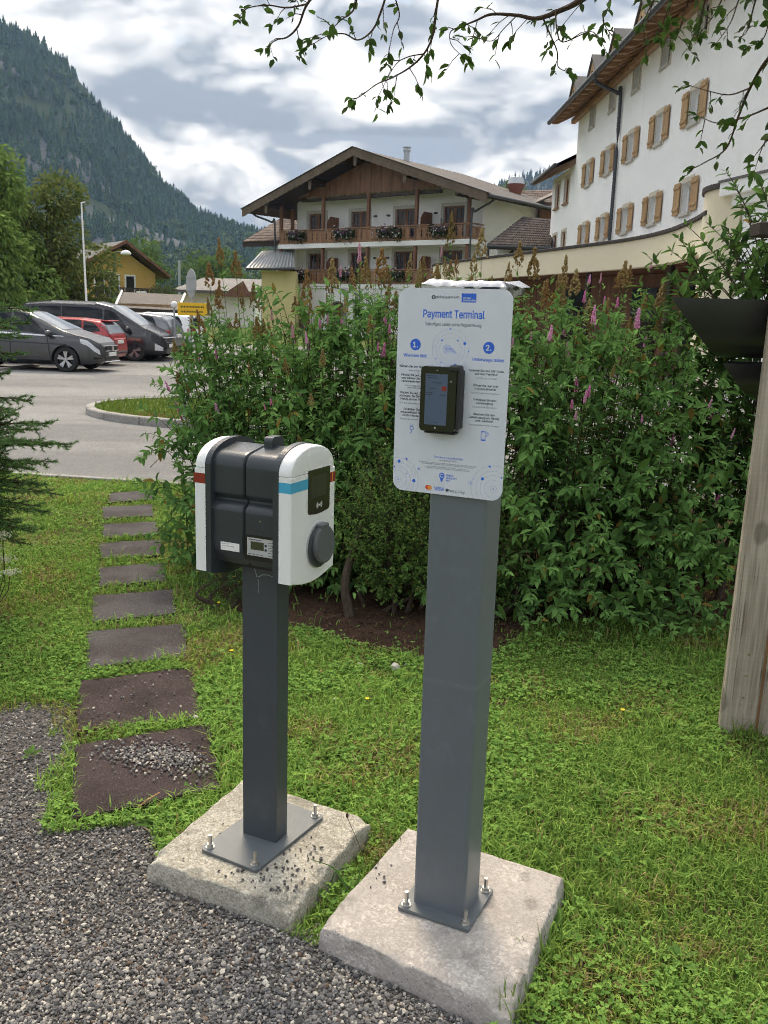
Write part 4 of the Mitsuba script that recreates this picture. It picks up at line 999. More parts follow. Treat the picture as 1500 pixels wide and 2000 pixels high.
# socket with its round lid, slightly ajar at the bottom
SC = A([.1556, .026, 1.010])
v, f = lathe([(.066, 0), (.066, .002), (.062, .003), (.060, .003), (.060, 0)], 48)
sk = part(st, 'socket', cs((np.stack([SC[0] + v[:, 2], SC[1] + v[:, 0], SC[2] + v[:, 1]], 1), f)), 'm_label_grey', smooth=35)
v, f = lathe([(0, .0035), (.0595, .0035), (.0595, .010), (.057, .012), (0, .012)], 48)
part(sk, 'rim', cs((np.stack([SC[0] + v[:, 2], SC[1] + v[:, 0] - .002, SC[2] + v[:, 1] - .003], 1), f)), 'm_dark_plastic', smooth=35)
v, f = lathe([(0, 0), (.054, 0), (.054, .010), (.051, .013), (.046, .0135), (.045, .0125), (0, .0125)], 48)
tl = math.radians(4); w = np.stack([v[:, 2] * math.cos(tl) + .0, v[:, 0], v[:, 1]], 1)
w[:, 0] = v[:, 2] * math.cos(tl) + (.054 - v[:, 1]) * math.sin(tl) + .0075; w[:, 2] = v[:, 1] * math.cos(tl)
part(sk, 'lid', cs((w + SC + A([0, .004, .004]), f)), 'm_lid_grey', smooth=35)
part(sk, 'hinge', cs(cbx(SC[0] + .003, SC[0] + .022, SC[1] - .018, SC[1] + .026, SC[2] + .050, SC[2] + .062, .003)), 'm_lid_grey')
mk = [(.026 + .010 * math.cos(t), 1.012 + .010 * math.sin(t)) for t in (math.pi / 2, math.pi * 7 / 6, math.pi * 11 / 6)]
# energy meter behind its window, rating sticker
mt = part(st, 'meter_window', cs(bx(.006, .117, -.1152, -.1132, .9795, 1.050)), 'm_black_gloss')
v = None
part(mt, 'meter', cs(bx(.014, .1165, -.1162, -.1153, .993, 1.043)), 'm_label_grey')
part(mt, 'meter_screen', cs(bx(.026, .068, -.1168, -.1163, 1.010, 1.033)), 'm_lcd')
lt = MB()
r = np.random.default_rng(2)
for k in range(6): lt.add(bx(.082, .082 + r.uniform(.015, .032), -.1165, -.1163, .998 + k * .0072, .9995 + k * .0072))
for k in range(4): lt.add(bx(.018 + k * .013, .026 + k * .013, -.1165, -.1163, .9965, .9985))
lt.add(bx(.020, .060, -.1165, -.1163, 1.037, 1.039)).add(disc((.074, -.1165, 1.025), .004, .0003, 12, 1)).add(disc((.074, -.1165, 1.013), .004, .0003, 12, 1))
part(mt, 'meter_marking', cs(lt.mesh()), 'm_black_ink')
sk2 = part(st, 'sticker', cs(bx(-.074, -.013, -.1143, -.1131, .9955, 1.0185)), 'm_white_paint')
lt = MB()
for k in range(3): lt.add(bx(-.070, -.070 + (.022, .040, .008)[k], -.1146, -.1144, 1.0135 - k * .006, 1.0147 - k * .006))
part(sk2, 'sticker_text', cs(lt.mesh()), 'm_grey_ink')
for a_, z_ in ((.055, 1.0905), (-.098, 1.112)): part(st, 'screw', cs(disc((a_, -.1142, z_), .0022, .0012, 10, 1)), 'm_steel')
# scratches in the paint of the post under the box
part(st, 'scratch', cs(MB().add(tube([(-.020, -.0337, .938), (-.012, -.0337, .920), (-.008, -.0337, .905)], .0009, 4)).add(tube([(-.006, -.0337, .905), (.012, -.0337, .915), (.032, -.0337, .917), (.052, -.0337, .910)], .0008, 4)).add(tube([(-.004, -.0337, .9), (-.001, -.0337, .86)], .0006, 4)).mesh()), 'm_label_grey')

# ------------------------------------------------------------------ the payment terminal: post, white sign panel, card reader, foil wrapped head
ang2 = math.radians(-25.5); TA = A([math.cos(ang2), math.sin(ang2), 0]); TB = A([-math.sin(ang2), math.cos(ang2), 0])
TP = A([.203, 2.252, 0]); TF = frame(TP, TA, TB)
def ts(mesh): return xf(mesh, TF)
tm = thing('payment_terminal', 'payment terminal with white instruction sign and card reader on a grey post', 'payment terminal')
part(tm, 'post', ts(extrude(rrect(-.075, .075, -.060, .060, .012, 5), 1.62, .0845)), 'm_grey_post', smooth=30)
part(tm, 'base_plate', ts(extrude(rrect(-.102, .102, -.098, .098, .004), .009, .0775)), 'm_plate', smooth=30)
for u, v in ((-.085, -.080), (.085, -.080), (.085, .080), (-.085, .080)):
    q = TF[:3, :3] @ A([u, v, 0]) + TF[:3, 3]; bolt(tm, A([q[0], q[1], .0865]))
# sign coordinates: x right, z up on the front of the panel; its centre line is 0
SX = -.0275; SG = frame(TP + TA * SX - TB * .0652, TA, TB)
def sp(mesh): return xf(mesh, SG)
def xz(poly, y0, y1):
    v, f = extrude(poly if hasattr(poly, 'exterior') else Polygon(poly), y1 - y0)
    return np.stack([v[:, 0], y1 - v[:, 2], v[:, 1]], 1), f
sign = part(tm, 'sign_panel', sp(xz(rrect(-.1425, .1425, 1.222, 1.711, .026, 8), -.004, 0.0)), 'm_sign_white', label='white sign panel with blue and black print')
def ink(m, *meshes):
    mb = MB()
    for q in meshes: mb.add(q)
    return mb
def text(s, x, z, h, m, bold=False, anchor='c', name='lettering', depth=.0003, y=-.0042, width=None):
    tmsh = meshkit.text_mesh(s, h, depth, bold)
    v = np.array(tmsh.vertices); w_ = v[:, 0].max() - v[:, 0].min()
    k = 1.0 if width is None else width / w_
    v[:, 0] *= k; w_ *= k
    v[:, 0] -= v[:, 0].min() + {'c': w_ / 2, 'l': 0, 'r': w_}[anchor]
    part(sign, name, sp((np.stack([x + v[:, 0], y - v[:, 2], z + v[:, 1]], 1), tmsh.faces)), m)
def dots(cs_, m, name='printed_dots', y=-.0042):
    for x, z, r_ in cs_: part(sign, name.replace('_dots', '_dot'), sp(xz(Point(x, z).buffer(r_, quad_segs=7), y - .0003, y)), m)
CLIP = rrect(-.141, .141, 1.2235, 1.7095, .025, 8)
def rings_(x, z, radii, m, w_=.0007, name='printed_rings', arcs=None):
    mb = MB()
    for k, r_ in enumerate(radii):
        q = Point(x, z).buffer(r_ + w_ / 2, quad_segs=24).difference(Point(x, z).buffer(r_ - w_ / 2, quad_segs=24)).intersection(CLIP)
        if arcs: q = q.difference(arcs[k]) if arcs[k] is not None else q
        for g in getattr(q, 'geoms', [q]):
            if g.area > 1e-9: mb.add(xz(g, -.0044, -.0041))
    part(sign, name, sp(mb.mesh()), m)
# positions measured on the panel: x from the centre line, z in metres
text('globalpayments', -.0165, 1.6885, .0062, 'm_black_ink', name='logo_lettering', width=.060)
dots([(-.0520, 1.6905, .0050)], 'm_black_ink', 'logo_mark')
text('g', -.0520, 1.6895, .0050, 'm_sign_white', True, y=-.0046, name='logo_mark_letter')
part(sign, 'logo_panel', sp(xz(rrect(.0185, .0545, 1.6800, 1.7005, .0004), -.0044, -.0041)), 'm_blue_ink')
text('ERSTE', .0225, 1.6880, .0034, 'm_sign_white', True, 'l', y=-.0046, name='logo_lettering')
text('SPARKASSE', .0225, 1.6828, .0034, 'm_sign_white', True, 'l', y=-.0046, width=.027, name='logo_lettering')
dots([(.0390, 1.6897, .0017), (.0515, 1.6845, .0017)], 'm_sign_white', 'logo_mark', y=-.0046)
text('Payment Terminal', 0, 1.6440, .0175, 'm_blue_ink', True, width=.154, name='title_lettering')
text('Sofortiges Laden ohne Registrierung', 0, 1.6250, .0078, 'm_black_ink', width=.140)
for x, s, z, nm, z2 in ((-.094, '1.', 1.579, 'Wie man lädt', 1.5500), (.091, '2.', 1.579, 'Unterwegs dabei', 1.5480)):
    dots([(x, z, .0138)], 'm_blue_ink', 'number_badge'); text(s, x, z - .0062, .0125, 'm_sign_white', True, y=-.0047, name='number_lettering')
    text(nm, x, z2, .0072, 'm_blue_ink', True)
rings_(-.004, 1.5720, (.0465, .0365, .0275), 'm_blue_grey_ink')
dots([(-.006, 1.6185, .0020), (-.026, 1.5915, .0025), (.014, 1.5925, .0020), (.0315, 1.5865, .0036), (.042, 1.568, .0017), (-.040, 1.548, .0017), (-.0275, 1.5395, .0015), (.009, 1.536, .003)], 'm_blue_ink')
rings_(-.047, 1.577, (.004,), 'm_blue_grey_ink', .0009); rings_(.036, 1.537, (.004,), 'm_blue_grey_ink', .0009); rings_(.020, 1.618, (.0022,), 'm_blue_grey_ink', .0006)
rings_(-.012, 1.5715, (.0098, .0052, .0028), 'm_blue_ink', .0009, 'contactless_symbol')
hand = LineString([(-.004, 1.575), (.001, 1.573), (.006, 1.570), (.010, 1.565), (.012, 1.561)]).buffer(.0005).union(LineString([(-.003, 1.567), (.002, 1.5655), (.005, 1.562)]).buffer(.0005)).union(LineString([(.001, 1.573), (.003, 1.5675), (.008, 1.563)]).buffer(.0005)).union(LineString([(-.004, 1.575), (-.003, 1.567)]).buffer(.0005))
part(sign, 'hand_symbol', sp(xz(hand if hand.geom_type == 'Polygon' else hand.geoms[0], -.0044, -.0041)), 'm_blue_ink')
lefts = [('Wählen Sie den Steckplatz', 1.5245, 1), ('Select connector', 1.5160, 0), ('Klicken Sie auf „Laden“', 1.5040, 1), ('und wählen Sie den zu', 1.4965, 1), ('reservierenden Betrag', 1.4890, 1), ('Click on charge and select', 1.4795, 0), ('reservation amount', 1.4745, 0),
         ('Klicken Sie auf „Weiter“', 1.4610, 1), ('und legen Sie Ihre Karte /', 1.4535, 1), ('Handy an das Terminal', 1.4460, 1), ('Click on continue and tap card or phone', 1.4370, 0), ('Schließen Sie den', 1.4215, 1), ('ausgewählten Stecker', 1.4140, 1), ('an Ihr Fahrzeug an', 1.4065, 1), ('Plug selected connector to your car', 1.3980, 0)]
rights = [('Scannen Sie den QR-Code', 1.5235, 1), ('auf dem Terminal', 1.5160, 1), ('Scan QR code on terminal', 1.5070, 0), ('Öffnen Sie den Link', 1.4890, 1), ('in Ihrem Browser', 1.4815, 1), ('Open link in your favourite browser', 1.4725, 0),
          ('Verfolgen Sie den', 1.4560, 1), ('Ladevorgang', 1.4485, 1), ('Follow your charging process', 1.4400, 0), ('Beenden Sie den', 1.4220, 1), ('Ladevorgang am Handy', 1.4145, 1), ('oder Terminal', 1.4070, 1), ('Stop charging from mobile or terminal', 1.3975, 0)]
for xs, rows in ((-.092, lefts), (.088, rights)):
    for s, z, b_ in rows: text(s, xs, z, .0049 if b_ else .0031, 'm_black_ink' if b_ else 'm_grey_ink', bool(b_))
text('Rechnung herunterladen', .003, 1.3110, .0048, 'm_blue_ink'); text('download your invoice', .003, 1.3050, .0030, 'm_black_ink')
for k, (s, z) in enumerate((('Ein einfaches Laden an dieser Station ist ohne Registrierung mit Karte oder Handy möglich und wird sofort', 1.2980), ('abgerechnet. Den Beleg finden Sie unter dem Link und er steht danach zum Herunterladen bereit.', 1.2945), ('You can charge here without registration, by card or phone, and pay at once. Your', 1.2885), ('invoice is found at the link and is ready for download afterwards, at any time and for free.', 1.2850))):
    text(s, .002, z, .0021, 'm_grey_ink', width=(.150, .138, .106, .116)[k], name='small_print')
pin_ = Point(-.012, 1.2690).buffer(.0072, quad_segs=12).union(Polygon([(-.0183, 1.2655), (-.0057, 1.2655), (-.012, 1.2520)]))
part(sign, 'pin_symbol', sp(xz(pin_, -.0044, -.0041)), 'm_blue_ink')
c_ = Point(-.012, 1.2690).buffer(.0050, quad_segs=12).difference(Point(-.012, 1.2690).buffer(.0032, quad_segs=12)).difference(Polygon([(-.012, 1.269), (-.004, 1.2725), (-.004, 1.2655)]))
part(sign, 'pin_letter', sp(xz(c_, -.0047, -.00445)), 'm_sign_white')
for s, z in (('GREEN', 1.2690), ('MOBILITY', 1.2625), ('PAY', 1.2560)): text(s, -.0005, z, .0040, 'm_blue_ink', True, 'l')
text('BY HOTEL', -.0005, 1.2505, .0028, 'm_blue_grey_ink', False, 'l') if False else None
dots([(-.0485, 1.2365, .0056)], 'm_red_ink', 'card_symbol'); dots([(-.0425, 1.2365, .0056)], 'm_orange_ink', 'card_symbol', y=-.0045)
text('VISA', -.017, 1.2320, .0080, 'm_blue_ink', True, name='card_lettering')
dots([(.0032, 1.2345, .0036)], 'm_black_ink', 'pay_mark'); text('Pay', .0145, 1.2310, .0068, 'm_black_ink', name='card_lettering')
text('G Pay', .0370, 1.2300, .0068, 'm_grey_ink', name='card_lettering')
rings_(-.128, 1.2485, (.0070, .0215, .0330, .0430, .0540), 'm_blue_grey_ink'); rings_(.1205, 1.2500, (.0080, .0220, .0330, .0430, .0560), 'm_blue_grey_ink')
dots([(-.128, 1.2485, .0016), (-.127, 1.2935, .0040), (-.107, 1.3010, .0025), (-.0735, 1.2800, .0020), (-.105, 1.2650, .0012), (-.0855, 1.2490, .0042), (-.1395, 1.2790, .002),
      (.1205, 1.2500, .0017), (.109, 1.3030, .0027), (.0925, 1.2720, .0038), (.069, 1.2700, .0014), (.1395, 1.2790, .0020), (.0630, 1.2590, .0016)], 'm_blue_ink')
rings_(.0630, 1.2590, (.0052,), 'm_blue_grey_ink', .0009); rings_(-.0735, 1.2800, (.0050,), 'm_blue_grey_ink', .0006)
plug = LineString([(-.099, 1.3865), (-.099, 1.382)]).buffer(.0007).union(LineString([(-.094, 1.3865), (-.094, 1.382)]).buffer(.0007)).union(rrect(-.1015, -.0915, 1.3735, 1.382, .003).difference(rrect(-.1002, -.0928, 1.3748, 1.3807, .002))).union(LineString([(-.0965, 1.3735), (-.0965, 1.369), (-.100, 1.365)]).buffer(.0007))
part(sign, 'plug_symbol', sp(xz(plug if plug.geom_type == 'Polygon' else max(plug.geoms, key=lambda g: g.area), -.0044, -.0041)), 'm_blue_ink')
ph = rrect(.083, .0945, 1.3625, 1.3855, .0015).difference(rrect(.0842, .0933, 1.3660, 1.3830, .0005))
part(sign, 'phone_symbol', sp(xz(ph, -.0044, -.0041)), 'm_blue_ink')
rings_(.0945, 1.3790, (.004, .0065), 'm_blue_ink', .0009, 'phone_waves', [Polygon([(.08, 1.36), (.0965, 1.36), (.0965, 1.40), (.08, 1.40)])] * 2)
part(sign, 'barcode_symbol', sp(MB().add(bx(-.016, -.015, -.0044, -.0041, 1.3715, 1.379)).add(bx(-.013, -.010, -.0044, -.0041, 1.3715, 1.379)).add(bx(-.008, -.006, -.0044, -.0041, 1.3715, 1.379)).add(bx(-.004, -.003, -.0044, -.0041, 1.3715, 1.379)).add(bx(-.016, -.003, -.0044, -.0041, 1.3705, 1.3713)).mesh()), 'm_blue_ink')
# card reader
cr = part(tm, 'card_reader', sp((lambda m: m)(xz(rrect(-.0600, .0300, 1.380, 1.532, .009, 5), -.043, -.018))), 'm_black_gloss', smooth=30)
part(cr, 'holder', sp(MB().add(xz(rrect(-.0560, .0330, 1.384, 1.529, .008, 5), -.0175, -.0062)).mesh()), 'm_black_matt', smooth=30)
part(cr, 'side_rail', sp(MB().add(cbx(.0285, .0375, -.0405, -.0065, 1.388, 1.526, .003)).add(cbx(.010, .036, -.0480, -.012, 1.5215, 1.5365, .004)).add(cbx(-.050, .028, -.038, -.0065, 1.374, 1.3795, .002)).mesh()), 'm_black_matt')
part(cr, 'screen', sp(xz(rrect(-.0475, .0085, 1.3955, 1.5150, .001), -.0434, -.0431)), 'm_screen_blue')
part(cr, 'red_button', sp(xz(rrect(-.006, .0065, 1.4765, 1.4870, .001), -.0438, -.0435)), 'm_stripe_red')
lt = MB()
for x0, x1, z in ((-.044, -.020, 1.5095), (-.044, -.016, 1.5045), (-.030, -.006, 1.4935), (-.036, -.020, 1.4800), (-.045, -.028, 1.4700), (-.046, -.030, 1.4655), (-.010, .004, 1.4655), (-.022, -.014, 1.4010)):
    lt.add(bx(x0, x1, -.0438, -.0435, z, z + .0016))
part(cr, 'screen_text', sp(lt.mesh()), 'm_black_ink')
part(cr, 'contactless_mark', sp(MB().add(xz(Point(-.019, 1.3885).buffer(.0024), -.0436, -.0431)).add(xz(Polygon([(.014, 1.499), (.018, 1.501), (.018, 1.497)]), -.0436, -.0431)).add(xz(Point(-.019, 1.5235).buffer(.0012), -.0436, -.0431)).mesh()), 'm_label_grey')
# crumpled silver foil over the open post head
g = np.stack(np.meshgrid(np.linspace(-1, 1, 34), np.linspace(-1, 1, 26), indexing='ij'), -1).reshape(-1, 2)
r_ = np.maximum(abs(g[:, 0]), abs(g[:, 1]))
px_ = np.column_stack([g[:, 0] * .104 + SX * .4, g[:, 1] * .078 + .02, np.zeros(len(g))])
def ridged(q, s, sd): return 1 - abs(2 * meshkit.fbm(q * s, 3, sd) - 1)
zz = 1.728 - .014 * np.clip((r_ - .86) / .14, 0, 1) ** 1.2 + (ridged(px_ + 3, 22, 4) - .7) * .010 + (ridged(px_ + 7, 55, 6) - .7) * .005 + .008 * np.clip((-.7 - g[:, 0]) / .3, 0, 1)
ex = 1 + (ridged(px_ + 9, 22, 8)[:, None] - .7) * .10 * np.clip((r_[:, None] - .7) / .3, 0, 1)
V = np.column_stack([px_[:, 0] * ex[:, 0], px_[:, 1] * ex[:, 0], zz]); i_ = np.arange(34 * 26).reshape(34, 26)
Fq = np.stack([i_[:-1, :-1], i_[1:, :-1], i_[1:, 1:], i_[:-1, 1:]], -1).reshape(-1, 4)
rim = np.concatenate([i_[:, 0], i_[-1, 1:], i_[-2::-1, -1], i_[0, -2:0:-1]])
V2 = V[rim].copy(); V2[:, 2] -= .010 + .012 * meshkit.fbm(V2 * 40, 3, 2); V2[:, :2] *= .97
j_ = np.arange(len(V), len(V) + len(rim)); Fs = np.stack([rim, j_, np.roll(j_, -1), np.roll(rim, -1)], -1)
wingf = (A([[.085, -.035, 1.728], [.122, -.030, 1.716], [.130, .010, 1.719], [.118, .045, 1.710], [.085, .05, 1.725], [.105, .0, 1.733]]), A([[0, 1, 5], [1, 2, 5], [2, 3, 5], [3, 4, 5]]))
part(tm, 'foil_wrap', ts(MB().add(np.vstack([V, V2]), np.vstack([Fq, Fs])).add(*wingf).mesh()), 'm_foil', smooth=25, label='crumpled silver foil wrapped over the open head of the post')
part(tm, 'post_head', ts(bx(-.078, .078, -.058, .075, 1.7045, 1.716)), 'm_black_matt')

# ------------------------------------------------------------------ rubber mats of the stepping path
MATS = [[(-2.454, 8.034), (-2.095, 8.238), (-1.988, 7.827), (-2.33, 7.620)], [(-2.325, 7.431), (-1.951, 7.591), (-1.831, 7.165), (-2.183, 7.004)], [(-2.149, 6.83), (-1.766, 6.97), (-1.65, 6.576), (-2.011, 6.404)],
        [(-1.995, 6.255), (-1.58, 6.412), (-1.476, 6.007), (-1.855, 5.857)], [(-1.816, 5.636), (-1.433, 5.803), (-1.318, 5.39), (-1.679, 5.245)], [(-1.658, 5.054), (-1.237, 5.228), (-1.116, 4.8), (-1.515, 4.601)],
        [(-1.504, 4.466), (-1.04, 4.640), (-.924, 4.168), (-1.344, 3.971)], [(-1.336, 3.833), (-.87, 4.028), (-.716, 3.504), (-1.179, 3.335)], [(-1.141, 3.202), (-.682, 3.424), (-.531, 2.925), (-.978, 2.691)]]
ordn = ['first and nearest to the slab, half covered with stones', 'second from the near end, with a few stones', 'third from the near end', 'fourth from the near end', 'fifth from the near end', 'sixth from the near end', 'seventh from the near end', 'eighth from the near end', 'ninth, farthest, beside the car park edge']
for k, m_ in enumerate(MATS[::-1]):
    N = 18; s = np.linspace(0, 1, N); c = A(m_)
    u, v = np.meshgrid(s, s, indexing='ij'); u, v = u.ravel(), v.ravel()
    P = (1 - u)[:, None] * (1 - v)[:, None] * c[0] + u[:, None] * (1 - v)[:, None] * c[1] + u[:, None] * v[:, None] * c[2] + (1 - u)[:, None] * v[:, None] * c[3]
    e = np.minimum.reduce([u, 1 - u, v, 1 - v]); th_ = .030 if k == 0 else .022
    P3 = np.column_stack([P, np.full(len(P), k * 3.0)])
    z = th_ + (meshkit.fbm(P3 * 5, 3, 2) - .5) * .012 - .004 * np.clip(1 - e / .04, 0, 1)
    P = P + (np.stack([meshkit.fbm(P3 * 9, 3, 4), meshkit.fbm(P3 * 9 + 5, 3, 5)], -1) - .5) * .03 * np.clip(1 - e[:, None] / .1, 0, 1)
    V = np.column_stack([P, z]); i_ = np.arange(N * N).reshape(N, N)
    Fq = np.stack([i_[:-1, :-1], i_[:-1, 1:], i_[1:, 1:], i_[1:, :-1]], -1).reshape(-1, 4)
    rim = np.concatenate([i_[:, 0], i_[-1, 1:], i_[-2::-1, -1], i_[0, -2:0:-1]]); V2 = V[rim].copy(); V2[:, 2] = -.01
    j_ = np.arange(len(V), len(V) + len(rim)); Fs = np.stack([rim, np.roll(rim, -1), np.roll(j_, -1), j_], -1)
    mesh = MB().add(np.vstack([V, V2]), np.vstack([Fq, Fs])).mesh(); mesh.fix_normals()
    solo('rubber_mat', mesh, 'm_rubber' if k < 2 else 'm_rubber_worn', f'dark rubber stepping mat, {ordn[k]}', 'mat', smooth=40, group='rubber mats of the stepping path')

# ------------------------------------------------------------------ timber post and plastic chutes at the right edge
b0, b1 = gp(1404, 1436), gp(1480, 1462)
YF = float(b0[1]); 
tp = thing('timber_post', 'weathered timber post of two upright boards at the right edge', 'post')
def lean(mesh, k=-.018):
    v, f = mesh if isinstance(mesh, tuple) else (mesh.vertices, mesh.faces)
    v = np.array(v, float); v[:, 0] += k * v[:, 2]; return v, f
q0 = b0; q1 = gp(1466, 1462)
wd = .105
zr = math.radians(-14)
TPF = frame(A([q0[0], q0[1], 0]), A([math.cos(zr), math.sin(zr), 0]), A([-math.sin(zr), math.cos(zr), 0]))
part(tp, 'board', xf(lean(cbx(0, .135, 0, .075, -.05, 2.0, .004), .008), TPF), 'm_timber', label='narrow grey board with three screws')
part(tp, 'board', xf(lean(cbx(.145, .33, -.012, .07, -.05, 2.0, .004), .008), TPF), 'm_timber')
part(tp, 'gap_strip', xf(lean(bx(.1352, .1448, .012, .06, -.05, 1.98), .008), TPF), 'm_timber_fresh', label='fresh orange wood showing in the gap')
for z in (.175, .27, .36): part(tp, 'screw', xf(disc((.075 + .008 * z, -.0025, z), .0045, .004, 10, 1), TPF), 'm_steel')
def half_pipe(yc, ztop, R, x_tip, x_end, say, thick=.006):
    """half round chute lying along x, open to the top, its left end cut obliquely (the keel ends farther right)"""
    n = 26; th = np.linspace(0, np.pi, n)
    def ringat(s, R_):
        y = -np.cos(th) * R_; z = -np.sin(th) * R_
        x0 = x_tip + (-z) * 0.80 + (y + R) * 0.42
        return np.stack([x0 + (x_end - x0) * s, yc + y, ztop + z], -1)
    rows = [ringat(s, R) for s in np.linspace(0, 1, 6)]; ins = [ringat(s, R - thick) for s in np.linspace(0, 1, 6)]
    V = np.vstack(rows + ins); k = 6 * n; F = []
    for r_ in range(5):
        for j in range(n - 1):
            a = r_ * n + j
            F += [[a, a + 1, a + n + 1, a + n], [k + a, k + a + n, k + a + n + 1, k + a + 1]]
    for j in range(n - 1): F.append([j, k + j, k + j + 1, j + 1])
    for r_ in range(5):
        a = r_ * n; F.append([a, a + n, k + a + n, k + a]); a = r_ * n + n - 1; F.append([a, k + a, k + a + n, a + n])
    mesh = MB().add(V, A(F)).mesh(); mesh.fix_normals()
    return solo('plastic_chute', mesh, 'm_gutter_plastic', say, 'chute', smooth=40)
tipP = at(1312, 580, YF + .05)
half_pipe(YF + .30, float(tipP[2]), .225, float(tipP[0]) + .005, float(tipP[0]) + .95, 'large black half pipe chute with oblique end fixed to the timber post')
t2 = at(1425, 712, YF + .08)
half_pipe(YF + .30, float(t2[2]), .13, float(t2[0]) + .005, float(t2[0]) + .7, 'smaller black half pipe chute below the large one')
t3 = at(1486, 432, YF)
solo('eave_board', cbx(t3[0], t3[0] + 1.2, YF, YF + .10, t3[2] - .05, t3[2], .004), 'm_wood_dark', 'corner of a dark flat roof board above the black chute at the right edge', 'roof board')
# ------------------------------------------------------------------ traffic island with kerb stones
isl = smooth_line([(-1.2, 12.35), (-2.87, 12.72), (-3.9, 13.25), (-4.55, 14.0), (-4.75, 14.8), (-4.5, 15.6), (-3.9, 16.1), (-2.6, 16.4), (0.5, 16.6)], 8)
ipoly = Polygon([tuple(p) for p in isl] + [(0.5, 12.2)])
structure('traffic_island', extrude(ipoly.buffer(-.10), .085, 0.0), 'm_lawn', 'grassy traffic island inside the granite kerb')
kb = thing('kerb', 'granite kerb stones round the end of the traffic island', 'kerb')
sl = np.r_[0, np.cumsum(np.linalg.norm(np.diff(isl, axis=0), axis=1))]
r = np.random.default_rng(3)
for s0 in np.arange(0, sl[-1] - .5, .80):
    ss = np.linspace(s0 + .012, min(s0 + .79, sl[-1]), 5); c = np.column_stack([np.interp(ss, sl, isl[:, k]) for k in (0, 1)])
    t = unit(np.gradient(c, axis=0)); nn = np.stack([-t[:, 1], t[:, 0]], 1); nn = nn * (1 if (A([-2.5, 14.5]) - c[2]) @ nn[2] > 0 else -1)
    h = .115 + r.uniform(-.008, .008)
    rings = [np.array([[*(c[k] + nn[k] * a), z] for a, z in ((0, -.02), (0, h - .015), (.015, h), (.125, h), (.125, -.02))]) for k in range(5)]
    mesh = trimesh.Trimesh(*loft(rings), process=False); mesh.fix_normals(); part(kb, 'kerbstone', mesh, 'm_kerb')
k2 = thing('kerb', 'short low kerb with weeds in front of the grey minivan at the left edge', 'kerb'); a0_ = gp(-30, 727); a1_ = gp(74, 716)
for q_ in range(3):
    p_ = a0_ + (a1_ - a0_) * q_ / 3; e_ = unit(a1_ - a0_); part(k2, 'kerbstone', xf(cbx(.01, np.linalg.norm(a1_ - a0_) / 3 - .01, -.06, .08, -.02, .07, .012), frame(p_, e_, np.cross([0, 0, 1], e_))), 'm_kerb')
ek = thing('edging', 'pale concrete edging between the near lawn and the car park', 'kerb')
ed = [(-5.2, 8.86), (-3.78, 8.93), (-1.87, 8.60), (0.2, 8.43)]
for a, b in zip(ed[:-1], ed[1:]):
    a, b = A(a), A(b); L = np.linalg.norm(b - a); e = (b - a) / L
    for s0 in np.arange(0, L - .3, .62):
        part(ek, 'edging_stone', xf(cbx(s0 + .006, min(s0 + .612, L), -.05, .03, -.02, .022, .006), frame(A([a[0], a[1], 0]), A([e[0], e[1], 0]), A([-e[1], e[0], 0]))), 'm_kerb')

# ------------------------------------------------------------------ cars
def pl_(xs, tab): t = A(sorted(tab), float); return np.interp(xs, t[:, 0], t[:, 1])


